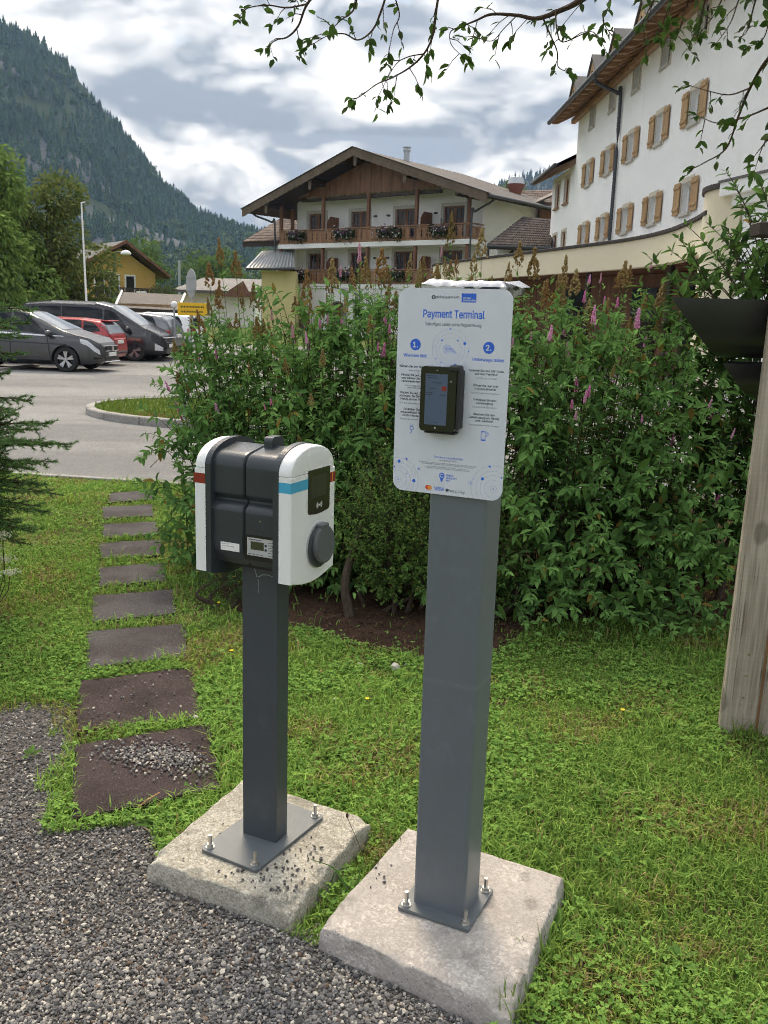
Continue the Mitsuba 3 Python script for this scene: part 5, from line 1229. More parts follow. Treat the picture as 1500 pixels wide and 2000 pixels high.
class Car:
    def __init__(self, key, paint, L, W, zb, top, belt, wid, rw, wheels, R, place):
        self.k, self.paint, self.L, self.W, self.zb, self.top, self.belt, self.wid, self.rw, self.wheels, self.R, self.M = key, paint, L, W, zb, top, belt, wid, rw, wheels, R, place
        x = np.unique(np.r_[np.linspace(-L / 2, L / 2, 40), [t[0] for t in top]]); x = x[(x >= -L / 2) & (x <= L / 2)]
        rings = []
        for xx in x:
            h = self.half(xx); full = np.vstack([h, h[-2:0:-1] * A([-1, 1])])
            rings.append(np.column_stack([np.full(len(full), xx), full]))
        body = trimesh.Trimesh(*loft(rings), process=False); body.merge_vertices(); body.fix_normals()
        cut = []
        for wx in wheels:
            for s in (-1, 1):
                c = trimesh.creation.cylinder(R * 1.16, 0.34, sections=28); c.apply_transform(trimesh.transformations.rotation_matrix(math.pi / 2, [1, 0, 0])); c.apply_translation([wx, s * (W - .10), R]); cut.append(c)
        try: body = trimesh.boolean.difference([body] + cut, engine='manifold')
        except Exception: pass
        self.add('body', body, paint, smooth=38)
        for wx in wheels:
            for s in (-1, 1): self.wheel(wx, s)

    def half(self, x):
        w = float(pl_(x, self.wid)); t = float(pl_(x, self.top)); b = min(float(pl_(x, self.belt)), t - .03); r_ = float(pl_(x, self.rw)) * w; zb = float(pl_(x, self.zb)); d = t - b
        return A([[0, zb], [w * .86, zb], [w * .97, zb + .10], [w, zb + (b - zb) * .42], [w * .992, zb + (b - zb) * .80], [w * .955, b], [r_ + .45 * (.955 * w - r_), b + .55 * d], [r_ + .06 * w, b + .88 * d], [r_ * .84, b + .97 * d], [r_ * .4, t - .01 * d], [0, t]])

    def S(self, x, q, s=1):
        h = self.half(x); q = np.clip(q, 0, 10); i = min(int(q), 9); p = h[i] * (1 - q + i) + h[i + 1] * (q - i)
        return A([x, s * p[0], p[1]])

    def patch(self, name, corners, m, s=1, off=.008, n=(8, 5), par=None, label=None, smooth=30):
        """a piece lying on the shell: corners (x, q) in order"""
        c = A(corners, float); u, v = np.linspace(0, 1, n[0]), np.linspace(0, 1, n[1]); G = []
        for a in u:
            for b in v:
                x, q = (1 - a) * (1 - b) * c[0] + a * (1 - b) * c[1] + a * b * c[2] + (1 - a) * b * c[3]
                e = 1e-2; P = self.S(x, q, s); dx = self.S(x + e, q, s) - self.S(x - e, q, s); dq = self.S(x, q + .05, s) - self.S(x, q - .05, s)
                nn = -np.cross(dx, dq) * s; ln = np.linalg.norm(nn); G.append(P + (nn / ln if ln > 1e-9 else 0) * off)
        G = A(G); i_ = np.arange(len(G)).reshape(n); q4 = np.stack([i_[:-1, :-1], i_[1:, :-1], i_[1:, 1:], i_[:-1, 1:]], -1).reshape(-1, 4)
        return self.add(name, (G, q4), m, par=par, smooth=smooth, label=label)

    def centre_patch(self, name, x0, x1, q, m, off=.008, inset=.0, n=12):
        """across the car over its middle, between the q lines of both sides (windscreen, rear window, roof)"""
        G = []
        for a in np.linspace(0, 1, n):
            x = x0 + (x1 - x0) * a
            for s, qq in [(1, q + (10 - q) * k) for k in np.linspace(0, 1, 6)] + [(-1, q + (10 - q) * k) for k in np.linspace(.8, 0, 5)]:
                P = self.S(x, qq, s); e = 1e-2
                nn = -np.cross(self.S(x + e, qq, s) - self.S(x - e, qq, s), (self.S(x, min(qq + .05, 10), s) - self.S(x, qq - .05, s))) * s
                G.append(P + unit(nn) * off)
        G = A(G); i_ = np.arange(len(G)).reshape(n, 11); q4 = np.stack([i_[:-1, :-1], i_[1:, :-1], i_[1:, 1:], i_[:-1, 1:]], -1).reshape(-1, 4)
        return self.add(name, (G, q4), m, smooth=30)

    def add(self, name, mesh, m, par=None, smooth=False, label=None):
        return part(par or self.k, name, xf(mesh if isinstance(mesh, tuple) else (mesh.vertices, mesh.faces), self.M), m, smooth=smooth, label=label)

    def wheel(self, wx, s):
        R, y = self.R, s * (self.W - .02)
        def lat(prof, n=32):
            v, f = lathe(prof, n); return np.stack([wx + v[:, 0], y + s * v[:, 2], R + v[:, 1]], 1), (f if s < 0 else f[:, ::-1])
        w = self.add('wheel', lat([(R * .66, -.20), (R * .93, -.205), (R, -.17), (R, -.03), (R * .93, .0), (R * .70, .002), (R * .66, -.02)]), 'm_tyre', smooth=35)
        self.add('rim', lat([(0, -.10), (R * .60, -.09), (R * .66, -.05), (R * .67, -.004), (R * .70, -.001)]), 'm_rim_dark' if self.paint == 'm_car_black' else 'm_trim_black', par=w, smooth=35)
        sp_ = MB()
        for k in range(5):
            for da in (-.16, .16):
                t = k * 2 * math.pi / 5 + .3; c, d = A([math.cos(t), math.sin(t)]), A([math.cos(t + da), math.sin(t + da)])
                tt = A([-math.sin(t + da), math.cos(t + da)]) * R * .075
                p = [c * R * .08, d * R * .66]
                pts = []
                for yy in (-.035, .0):
                    for P_, kf in ((p[0], .8), (p[1], 1.0)):
                        for sg in (-1, 1): pts.append([wx + P_[0] + sg * tt[0] * kf, y + s * (yy - .01 - .012 * (P_ is p[0])), R + P_[1] + sg * tt[1] * kf])
                sp_.add(hull(pts))
        self.add('spokes', sp_.mesh(), 'm_rim', par=w)
        self.add('hub', lat([(0, .002), (R * .13, .0), (R * .14, -.03)], 16), 'm_rim', par=w, smooth=35)


def place_car(px, py, wx, Wd, yaw, sc):
    """the near wheel at wx touches the ground at the photograph's (px, py)"""
    g_ = gp(px, py, .006); f = A([math.cos(yaw), math.sin(yaw), 0]); l = A([-math.sin(yaw), math.cos(yaw), 0])
    near = -1 if l[1] > 0 else 1
    M = frame(A([0, 0, 0]), f * sc, l * sc, A([0, 0, sc])); M[:3, 3] = g_ - f * sc * wx - l * sc * near * Wd; return M


MPV = dict(L=4.84, W=.94, zb=[(-2.42, .36), (-2.2, .24), (2.1, .22), (2.42, .30)],
           top=[(-2.42, .75), (-2.40, 1.02), (-2.26, 1.46), (-2.05, 1.62), (-1.2, 1.70), (-.2, 1.71), (.30, 1.63), (1.36, 1.13), (1.62, 1.05), (2.05, .95), (2.28, .83), (2.40, .66), (2.42, .52)],
           belt=[(-2.42, .74), (-2.3, 1.0), (-1.0, 1.02), (.8, .97), (1.5, .97), (2.05, .86), (2.42, .50)],
           wid=[(-2.42, .72), (-2.3, .87), (-1.8, .93), (0, .95), (1.5, .94), (2.0, .88), (2.25, .76), (2.36, .62), (2.42, .46)],
           rw=[(-2.42, .80), (-2.0, .66), (0, .64), (.5, .66), (1.3, .74), (1.7, .82), (2.42, .8)], wheels=(-1.48, 1.44), R=.345)
SUVP = dict(L=4.36, W=.92, zb=[(-2.18, .40), (-2.0, .26), (1.9, .24), (2.18, .32)],
            top=[(-2.18, .72), (-2.15, 1.02), (-1.92, 1.40), (-1.72, 1.52), (-1.0, 1.60), (.0, 1.61), (.35, 1.55), (1.10, 1.10), (1.35, 1.04), (1.95, .92), (2.12, .78), (2.18, .55)],
            belt=[(-2.18, .71), (-2.1, 1.0), (-1.0, 1.02), (.8, .96), (1.3, .95), (1.95, .84), (2.18, .52)],
            wid=[(-2.18, .70), (-2.08, .84), (-1.7, .91), (0, .92), (1.4, .91), (1.9, .84), (2.08, .70), (2.18, .50)],
            rw=[(-2.18, .82), (-1.8, .68), (0, .64), (.5, .66), (1.1, .74), (1.5, .82), (2.18, .8)], wheels=(-1.33, 1.30), R=.335)
VANP = dict(L=5.20, W=1.0, zb=[(-2.6, .36), (-2.4, .26), (2.3, .22), (2.6, .28)],
            top=[(-2.6, .8), (-2.58, 1.3), (-2.46, 1.80), (-2.3, 1.92), (-1.4, 1.99), (.2, 1.98), (.8, 1.86), (1.85, 1.20), (2.15, 1.06), (2.45, .90), (2.57, .70), (2.6, .50)],
            belt=[(-2.6, .78), (-2.4, 1.0), (.6, .98), (1.4, .92), (2.1, .90), (2.6, .48)],
            wid=[(-2.6, .80), (-2.45, .94), (-2.0, .99), (1.4, 1.0), (2.0, .95), (2.3, .84), (2.48, .68), (2.6, .50)],
            rw=[(-2.6, .82), (-2.2, .74), (.6, .72), (1.1, .72), (1.8, .76), (2.2, .82), (2.6, .8)], wheels=(-1.62, 1.62), R=.36)
SC = .885; YAW = math.radians(-5)
# grey minivan
k = thing('parked_car', 'dark grey minivan with silver wheels, nearest of the parked cars', 'car', 'cars in the car park')
car = Car(k, 'm_car_grey', place=place_car(128, 727, 1.44, .94, YAW, SC), **MPV)
car.centre_patch('windscreen', 1.30, .36, 7.25, 'm_glass_pale')
for s in (-1, 1):
    car.patch('side_window', [(.95, 5.25), (-.08, 5.25), (-.08, 7.05), (.30, 7.05)], 'm_glass_dark', s)
    car.patch('side_window', [(1.36, 5.2), (1.04, 5.2), (.80, 5.9), (.92, 5.8)], 'm_glass_dark', s)
    car.patch('side_window', [(-.16, 5.25), (-1.15, 5.25), (-1.15, 7.05), (-.16, 7.05)], 'm_glass_dark', s)
    car.patch('side_window', [(-1.23, 5.25), (-2.05, 5.3), (-1.92, 6.9), (-1.23, 7.05)], 'm_glass_dark', s)
    car.patch('window_trim', [(1.40, 5.0), (-2.1, 5.0), (-2.1, 5.12), (1.40, 5.12)], 'm_chrome', s, n=(16, 2))
    car.patch('roof_rail', [(.2, 8.05), (-1.9, 8.05), (-1.9, 8.25), (.2, 8.25)], 'm_chrome', s, off=.03, n=(14, 2))
    d1 = car.patch('door', [(1.02, 1.8), (-.10, 1.8), (-.10, 4.95), (1.02, 4.95)], 'm_car_grey', s, off=.004, n=(10, 10))
    d2 = car.patch('door', [(-.13, 1.8), (-1.20, 1.8), (-1.20, 4.95), (-.13, 4.95)], 'm_car_grey', s, off=.004, n=(10, 10))
    for x_, dx_ in ((1.035, -.10), (-.115, 0), (-1.21, -.12)): car.patch('door_seam', [(x_ + .012, 1.75), (x_ - .012, 1.75), (x_ + dx_ - .012, 5.0), (x_ + dx_ + .012, 5.0)], 'm_trim_black', s, off=.007, n=(2, 12))
    car.patch('door_crease', [(1.5, 3.75), (-2.0, 3.85), (-2.0, 3.93), (1.5, 3.83)], 'm_trim_black', s, off=.005, n=(16, 2))
    car.patch('handle', [(.14, 4.5), (-.06, 4.5), (-.06, 4.66), (.14, 4.66)], 'm_chrome', s, off=.03, par=d1)
    car.patch('sill', [(1.0, 1.0), (-1.05, 1.0), (-1.05, 1.7), (1.0, 1.7)], 'm_trim_black', s, off=.012, n=(10, 4))
    mp = car.S(1.02, 5.1, s); car.add('mirror', xf(trimesh.creation.icosphere(2, .12), frame(mp + A([0, s * .13, .06]), A([.75, 0, 0]), A([0, 1.05, 0]), A([0, 0, .75]))), 'm_car_grey', smooth=True)
    car.patch('headlight', [(2.34, 3.7), (1.88, 4.3), (1.84, 5.3), (2.31, 5.1)], 'm_headlight', s, off=.01)
    car.patch('fog_lamp', [(2.38, 2.2), (2.20, 2.2), (2.20, 3.0), (2.38, 3.0)], 'm_trim_black', s, off=.012)
    car.patch('taillight', [(-2.40, 4.0), (-2.2, 4.4), (-2.2, 5.6), (-2.36, 5.6)], 'm_taillight', s, off=.01)
gr = car.add('grille', cbx(2.39, 2.437, -.40, .40, .60, .72, .01), 'm_trim_black')
car.add('emblem', cbx(2.437, 2.447, -.06, .06, .60, .71, .02), 'm_chrome', par=gr); car.add('grille_frame', MB().add(cbx(2.39, 2.442, -.43, .43, .722, .738, .005)).add(cbx(2.39, 2.442, -.43, .43, .582, .598, .005)).mesh(), 'm_chrome', par=gr)
car.add('number_plate', cbx(2.42, 2.452, -.26, .26, .44, .55, .004), 'm_plate_white')
car.add('air_intake', cbx(2.36, 2.434, -.48, .48, .335, .43, .01), 'm_trim_black')
car.add('bumper_lip', cbx(2.30, 2.45, -.55, .55, .28, .305, .01), 'm_chrome')
# red SUV, its tail towards the driveway
k = thing('parked_car', 'red compact car with its tail towards the driveway, beside the grey minivan', 'car', 'cars in the car park')
yaw = math.pi - math.radians(5)
ge = gp(247, 709); f = A([math.cos(yaw), math.sin(yaw), 0]); l = A([-math.sin(yaw), math.cos(yaw), 0])
SCR = .80
M = frame(A([0, 0, 0]), f * SCR, l * SCR, A([0, 0, SCR])); M[:3, 3] = A([-7.42, 26.75, .006]) + f * SCR * 2.18 + l * SCR * .92
car = Car(k, 'm_car_red', place=M, **SUVP)
car.centre_patch('windscreen', 1.05, .40, 7.25, 'm_glass_pale'); rw_ = car.centre_patch('rear_window', -2.10, -1.78, 6.5, 'm_glass_pale')
for s in (-1, 1):
    car.patch('side_window', [(.70, 5.25), (-.30, 5.25), (-.30, 7.0), (.25, 7.0)], 'm_glass_dark', s)
    car.patch('side_window', [(-.36, 5.25), (-1.15, 5.25), (-1.10, 7.0), (-.36, 7.0)], 'm_glass_dark', s)
    car.patch('side_window', [(-1.21, 5.3), (-1.80, 5.6), (-1.55, 6.8), (-1.18, 7.0)], 'm_glass_dark', s)
    car.patch('taillight', [(-2.14, 4.1), (-1.85, 4.3), (-1.85, 5.1), (-2.10, 5.1)], 'm_taillight', s, off=.01)
    car.patch('roof_rail', [(.1, 8.05), (-1.6, 8.05), (-1.6, 8.25), (.1, 8.25)], 'm_trim_black', s, off=.03, n=(14, 2))
car.add('tailgate', cbx(-2.20, -2.10, -.52, .52, .72, .94, .03), 'm_car_red'); car.add('number_plate', cbx(-2.225, -2.19, -.26, .26, .76, .88, .004), 'm_plate_white'); car.add('bumper', cbx(-2.22, -2.0, -.64, .64, .42, .50, .03), 'm_trim_black'); car.add('spoiler', cbx(-1.98, -1.70, -.50, .50, 1.50, 1.545, .015), 'm_car_red')
# black van
k = thing('parked_van', 'large black passenger van with a long silver reflecting roof behind the red car', 'van', 'cars in the car park')
car = Car(k, 'm_car_black', place=place_car(262, 706, 1.62, 1.0, YAW, .88), **VANP)
car.centre_patch('windscreen', 1.80, .78, 7.25, 'm_glass_pale')
for s in (-1, 1):
    car.patch('side_window', [(1.55, 5.1), (.55, 5.1), (.55, 7.1), (.80, 7.1)], 'm_glass_dark', s)
    car.patch('side_window', [(.47, 5.1), (-.95, 5.1), (-.95, 7.15), (.47, 7.15)], 'm_glass_dark', s)
    car.patch('side_window', [(-1.0, 5.1), (-2.3, 5.1), (-2.15, 7.1), (-1.0, 7.15)], 'm_glass_dark', s)
    car.patch('headlight', [(2.52, 2.6), (2.30, 2.6), (2.30, 4.0), (2.52, 4.0)], 'm_headlight', s, off=.012)
    mp = car.S(1.45, 5.2, s); car.add('mirror', xf(trimesh.creation.icosphere(2, .13), frame(mp + A([0, s * .15, .08]), A([.6, 0, 0]), A([0, 1, 0]), A([0, 0, .9]))), 'm_car_black', smooth=True)
    car.patch('taillight', [(-2.55, 4.3), (-2.4, 4.3), (-2.4, 6.4), (-2.5, 6.4)], 'm_taillight', s, off=.01)
car.add('grille', cbx(2.50, 2.615, -.50, .50, .44, .66, .02), 'm_trim_black'); car.add('light_bar', cbx(2.50, 2.612, -.55, .55, .80, .825, .005), 'm_headlight'); car.add('number_plate', cbx(2.60, 2.635, -.26, .26, .48, .60, .004), 'm_plate_white')
# two more cars half hidden by the shrub
k = thing('parked_car', 'silver grey car partly hidden by the sign pole, right of the black van', 'car', 'cars in the car park')
f = A([math.cos(yaw), math.sin(yaw), 0]); l = A([-math.sin(yaw), math.cos(yaw), 0])
M = frame(A([0, 0, 0]), f * .9, l * .9, A([0, 0, .9])); M[:3, 3] = A([-6.75, 31.2, .006]) + f * .9 * 2.18 + l * .9 * .92
car = Car(k, 'm_car_silver', place=M, **SUVP)
car.centre_patch('rear_window', -2.10, -1.78, 6.5, 'm_glass_pale'); car.centre_patch('windscreen', 1.05, .40, 7.25, 'm_glass_pale')
for s in (-1, 1):
    car.patch('side_window', [(.70, 5.25), (-.30, 5.25), (-.30, 7.0), (.25, 7.0)], 'm_glass_dark', s); car.patch('side_window', [(-.36, 5.25), (-1.65, 5.4), (-1.45, 6.9), (-.36, 7.0)], 'm_glass_dark', s)
    car.patch('taillight', [(-2.14, 4.1), (-1.85, 4.3), (-1.85, 5.1), (-2.10, 5.1)], 'm_taillight', s, off=.01)
car.add('number_plate', cbx(-2.225, -2.17, -.26, .26, .76, .88, .004), 'm_plate_white'); car.add('bumper', cbx(-2.22, -2.0, -.64, .64, .42, .50, .03), 'm_trim_black')
k = thing('parked_car', 'white car farthest back in the row, seen between the pole and the shrub', 'car', 'cars in the car park')
M = M.copy(); M[:3, 3] = A([-6.55, 34.0, .006]) + f * .9 * 2.18 + l * .9 * .92
car = Car(k, 'm_car_white', place=M, **SUVP)
car.centre_patch('rear_window', -2.10, -1.78, 6.5, 'm_glass_dark')
for s in (-1, 1):
    car.patch('side_window', [(.70, 5.25), (-1.65, 5.4), (-1.45, 6.9), (.25, 7.0)], 'm_glass_dark', s); car.patch('taillight', [(-2.14, 4.1), (-1.85, 4.3), (-1.85, 5.1), (-2.10, 5.1)], 'm_taillight', s, off=.01)
car.add('number_plate', cbx(-2.225, -2.17, -.26, .26, .76, .88, .004), 'm_plate_white')

# ------------------------------------------------------------------ signs, poles and lamps round the car park
sgn = thing('road_sign', 'round road sign seen from behind on a grey pole above a yellow direction board', 'road sign')
bs = A([-2.86, 12.95, 0]); tp_ = at(379, 548, 12.95)
part(sgn, 'pole', tube([bs, tp_ + A([0, 0, .02])], .028, 12), 'm_pole_grey', smooth=40)
c = at(376, 554, 12.9); a_ = math.radians(28); e1, e2 = A([math.cos(a_) * .62, -math.sin(a_) * .9, 0]), A([math.sin(a_), math.cos(a_), 0])
v, f = lathe([(0, 0), (.19, 0), (.195, .006), (.19, .012), (0, .012)], 28)
FS = frame(c + A([0, -.06, 0]), unit(A([.52, -.85, 0])), A([0, 0, 1]), unit(A([-.85, -.52, 0])))
part(sgn, 'round_sign', xf((v, f), FS), 'm_sign_back', smooth=40)
part(sgn, 'bracket', xf(MB().add(bx(-.15, .15, -.10, -.07, .012, .026)).add(bx(-.15, .15, .07, .10, .012, .026)).mesh(), FS), 'm_pole_grey')
c0, c1 = at(347, 600, 12.78), at(405, 606, 12.95)
w_ = c1 - c0; L = np.linalg.norm(w_[:2]); e = unit(w_ * A([1, 1, 0]))
YFr = frame(A([c0[0], c0[1], c0[2] - .02]), e, np.cross([0, 0, 1], e))
ys = part(sgn, 'direction_board', xf(cbx(0, L, -.006, .006, -.085, .085, .003), YFr), 'm_sign_yellow', label='yellow direction board with two lines of dark lettering')
lt = MB(); r = np.random.default_rng(4)
for z in (.03, -.035):
    x = .04
    while x < L - .06:
        w2 = r.uniform(.008, .02); lt.add(bx(x, x + w2, -.0075, -.0062, z - .012, z + .012)); x += w2 + .006
part(ys, 'board_lettering', xf(lt.mesh(), YFr), 'm_sign_text')
def pole(name, label, cat, px0, py0, px1, py1, Y, r0, r1, m):
    a = at(px0, py0, Y); b = at(px1, py1, Y); a[2] = 0 if py0 > 560 else a[2]
    k = thing(name, label, cat); part(k, 'mast', tube([A([a[0], a[1], 0]), b], [r0, r1], 10), m, smooth=40); return k, b
fp, b = pole('flagpole', 'tall bare white flagpole rising in front of the left trees', 'flagpole', 170, 590, 159, 396, 35.5, .045, .028, 'm_white_paint')
part(fp, 'finial', tube([b + A([-.02, 0, 0]), b + A([.14, 0, .03])], .018, 8), 'm_white_paint')
lp, b = pole('street_lamp', 'green street lamp with a round white head in front of the yellow chalet', 'street lamp', 222, 600, 224, 500, 60, .07, .05, 'm_pole_green')
g_ = at(246, 495, 60)
part(lp, 'arm', tube(smooth_line([b, b + A([.15, 0, .25]), g_ + A([-.2, 0, .05]), g_], 6), .04, 8), 'm_pole_green', smooth=40)
v, f = lathe([(0, .22), (.22, .15), (.34, 0), (.30, -.08), (0, -.12)], 18); part(lp, 'lamp_head', (v + g_, f), 'm_white_paint', smooth=True)
fl, b = pole('floodlight_pole', 'grey pole with two white floodlights behind the black van', 'street lamp', 215, 600, 214, 552, 52, .06, .05, 'm_pole_grey')
for p_, s_ in (((208, 533), (.42, .10)), ((209, 543), (.16, .08))):
    q = at(*p_, 52); part(fl, 'floodlight', cbx(q[0] - s_[0], q[0] + s_[0], 51.7, 52.2, q[2] - s_[1], q[2] + s_[1], .02), 'm_white_paint')
q = at(220, 545, 52); part(fl, 'bracket', tube([b, q + A([.35, 0, .2]), at(205, 538, 52)], .035, 6), 'm_wood_dark')
ml, b = pole('globe_lamp', 'low lamp with white globe left of the yellow direction board', 'lamp', 341, 660, 340, 601, 30, .03, .03, 'm_pole_grey')
o = trimesh.creation.icosphere(3, .11); part(ml, 'globe', (o.vertices + at(340, 595, 30), o.faces), 'm_white_paint', smooth=True)
nb_, b = pole('notice_sign', 'square white sign with a yellow disc beside the yellow chalet', 'sign', 277, 605, 277, 592, 58, .05, .05, 'm_pole_grey')
q = at(277, 580, 58); part(nb_, 'panel', cbx(q[0] - .30, q[0] + .30, 57.9, 57.96, q[2] - .34, q[2] + .34, .01), 'm_white_paint')
v, f = lathe([(0, 0), (.2, 0), (.2, .02), (0, .02)], 20); part(nb_, 'disc', (np.stack([q[0] + v[:, 0], 57.898 - v[:, 2], q[2] + v[:, 1]], 1), f), 'm_sign_yellow')
um, b = pole('utility_mast', 'thin grey mast with stay wires before the far mountain wood', 'mast', 350, 560, 350, 508, 100, .16, .12, 'm_pole_grey')
part(um, 'stay_wire', tube([b + A([0, 0, -.4]), at(342, 545, 100)], .03, 4), 'm_pole_grey')

# ------------------------------------------------------------------ houses behind the car park
yc = thing('yellow_chalet', 'yellow chalet with grey roof, dark gable overhang and brown balcony behind the cars', 'house')
u_ = A([.82, .572, 0]); v_ = A([-.572, .82, 0]); YO = A([-24.6, 75, 0]); YM = frame(YO, u_, v_)
def yq(m): return xf(m, YM)
pts = [(0, 4.73), (3.36, 6.48), (7.0, 3.93)]
part(yc, 'wall', yq(wallxz(Polygon([(.6, 0), (6.2, 0), (6.2, 4.3), (3.36, 6.15), (.6, 4.75)]), 0, 7)), 'm_plaster_yellow')
rf = part(yc, 'roof', yq(wallxz(Polygon(pts + [(7.0, 4.10), (3.36, 6.70), (0, 4.92)]), -1.3, 8)), 'm_roof_grey')
part(rf, 'verge_board', yq(wallxz(Polygon(pts + [(7.0, 4.14), (3.36, 6.74), (0, 4.96)]), -1.40, -1.305)), 'm_wood_brown')
part(rf, 'soffit', yq(wallxz(Polygon([(.05, 4.66), (3.36, 6.38), (6.95, 3.88), (6.95, 3.925), (3.36, 6.47), (.05, 4.73)]), -1.25, 0)), 'm_wood_dark')
bl_ = part(yc, 'balcony', yq(cbx(.7, 6.9, -1.15, -.02, 2.05, 2.2, .02)), 'm_wood_dark')
for k in range(15): part(bl_, 'baluster', yq(bx(.8 + k * .41, 1.12 + k * .41, -1.14, -1.08, 2.25, 2.95)), 'm_wood_dark')
part(bl_, 'rail', yq(bx(.7, 6.9, -1.16, -1.04, 2.96, 3.06)), 'm_wood_dark')
for x in (1.1, 2.3, 3.6):
    w = part(yc, 'window', yq(MB().add(bx(x, x + .12, -.06, -.002, 2.4, 4.1)).add(bx(x + .78, x + .9, -.06, -.002, 2.4, 4.1)).add(bx(x + .12, x + .78, -.06, -.002, 3.98, 4.1)).mesh()), 'm_white_paint')
    part(w, 'pane', yq(bx(x + .12, x + .78, -.03, -.012, 2.4, 3.98)), 'm_glass_dark')
part(yc, 'chimney', yq(bx(-1.2, .1, 5.0, 6.2, 3.5, 6.55)), 'm_wood_dark'); part(yc, 'chimney_cap', yq(MB().add(cbx(-1.25, -.6, 5.1, 5.6, 6.6, 7.1, .1)).add(cbx(-.5, .15, 5.1, 5.6, 6.6, 7.15, .1)).mesh()), 'm_white_paint')
hut = thing('garage_hut', 'low garage with brown roof and white verge boards behind the black van', 'building')
h0 = at(200, 584, 46); 
part(hut, 'wall', bx(-14.2, -10.6, 46.5, 50, 0, 1.75), 'm_wood_shutter')
slab_roof(hut, [A([-13.3, 45.8, 1.55]), A([-10.3, 45.8, 1.50]), A([-11.0, 50.5, 2.3]), A([-14.3, 50.5, 2.35])], .14, 'm_roof_brown')
for a, b in ((A([-13.35, 45.75, 1.60]), A([-14.35, 50.5, 2.42])), (A([-10.28, 45.75, 1.55]), A([-10.98, 50.5, 2.36]))): part(hut, 'verge_board', tube([a, b], .07, 4), 'm_white_paint')
lo = thing('low_workshop', 'long low building with grey roof and white wall beyond the road sign', 'building')
part(lo, 'wall', bx(-18.8, -12.3, 86, 94, 0, 3.0), 'm_white_paint')
slab_roof(lo, [A([-19.6, 85, 3.2]), A([-12.0, 85, 3.2]), A([-12.6, 95, 4.6]), A([-18.8, 95, 4.6])], .25, 'm_roof_grey')
v, f = extrude([(-15.3, 2.7), (-12.4, 2.7), (-13.2, 4.1)], .2); part(lo, 'gable', np.array(0) if False else (np.stack([v[:, 0], 84.9 - v[:, 2], v[:, 1]], 1), f), 'm_wood_brown')

# ------------------------------------------------------------------ trees and bushes behind the car park
def tree(name, label, base, blobs, n, leaf, cols, seed, trunk_r=.2, droop=.3, cat='tree', up=1.0):
    """trunk and limbs, and a crown of leaf sprays round the blob centres (x, y, z, radius) relative to the base"""
    r = np.random.default_rng(seed); k = thing(name, label, cat); base = A(base, float); B = A(blobs, float)
    top = B[np.argmax(B[:, 2]), :3]
    mb = MB().add(tube(smooth_line([base, base + A([.1, 0, top[2] * .35]), base + A([top[0] * .5, top[1] * .5, top[2] * .65]), base + top], 5), np.linspace(trunk_r, trunk_r * .2, 16), 7))
    for b in B: mb.add(tube(smooth_line([base + A([b[0] * .15, b[1] * .15, b[2] * .35]), base + b[:3] * A([.6, .6, .8]), base + b[:3]], 4), np.linspace(trunk_r * .45, .02, 9), 5))
    part(k, 'trunk', mb, 'm_bark', smooth=40)
    wgt = B[:, 3] ** 2; i = r.choice(len(B), n, p=wgt / wgt.sum())
    d = unit(r.normal(0, 1, (n, 3))); rad = B[i, 3] * r.uniform(.35, 1.0, n) ** .45
    lump = .75 + .5 * meshkit.fbm(d * 2.2 + i[:, None] * 3.1, 3, seed)
    P = base + B[i, :3] + d * (rad * lump)[:, None] * A([1, 1, .85])
    D = unit(d * .8 + r.normal(0, .5, (n, 3)) + A([0, 0, -droop])); N = unit(r.normal(0, .55, (n, 3)) + d * .4 + A([0, 0, up]))
    tone = r.uniform(0, 1, (n, 1)); C = (A(cols[0]) * (1 - tone) + A(cols[1]) * tone) * r.uniform(.8, 1.2, (n, 1))
    L = leaf * r.uniform(.6, 1.3, n)
    lv = Leaves(); lv.add(P, D, N, L, L * r.uniform(.35, .6, n), C)
    mesh, col = leaf_cloud(lv.arrays(), LEAF2); part(k, 'crown', mesh, 'm_leaf', color=col, kind='stuff')
    return k
r = np.random.default_rng(17)
def crown(w, z0, z1, n, rr, seed, shape=1.0):
    q = np.random.default_rng(seed); z = q.uniform(z0, z1, n); t = (z - z0) / (z1 - z0); m_ = w * np.sqrt(np.clip(1 - (abs(t - .38) / .66) ** 2, .05, 1)); a = q.uniform(0, 6.28, n); m_ = m_ * q.uniform(.2, 1, n) ** .5
    return np.column_stack([m_ * np.cos(a), m_ * np.sin(a), z, q.uniform(.7, 1.25, n) * rr])
tree('feathery_tree', 'large bright green drooping broadleaf tree at the left edge', (-16.6, 38, 0), crown(2.9, .9, 7.2, 30, 1.05, 1), 17000, .26, ((.120, .205, .052), (.22, .31, .09)), 1, .25, .9)
tree('maple_tree', 'darker broadleaf tree with yellow tinged crown behind the flagpole', (-16.2, 44, 0), crown(3.0, 1.6, 6.9, 30, 1.0, 2), 15000, .26, ((.085, .135, .042), (.21, .23, .075)), 2, .25, .3)
tree('dark_spruce', 'dark tall conifer shape at the far left behind the cars', (-19.5, 47, 0), crown(2.2, .5, 6.5, 18, .9, 3), 6000, .22, ((.03, .055, .028), (.07, .10, .045)), 3, .25, .6)
for k, (x, y, h, w, c) in enumerate((( -15.4, 46, 2.2, .9, ((.12, .19, .05), (.21, .29, .08))), (-14.2, 49, 1.9, .7, ((.12, .19, .05), (.21, .29, .08))), (-13.0, 55, 3.0, 1.2, ((.06, .085, .04), (.11, .135, .06))), (-17.5, 45, 2.3, 1.1, ((.03, .05, .02), (.06, .09, .03))))):
    tree('bush', ('rounded light green bush below the flagpole', 'small green bush below the floodlight pole', 'grey green rounded bush left of the road sign', 'dark green bush behind the grey minivan')[k], (x, y, 0), crown(w, .5, h - .3, 9, .5, 20 + k), 2600, .15, c, 20 + k, .08, .2, 'bush')
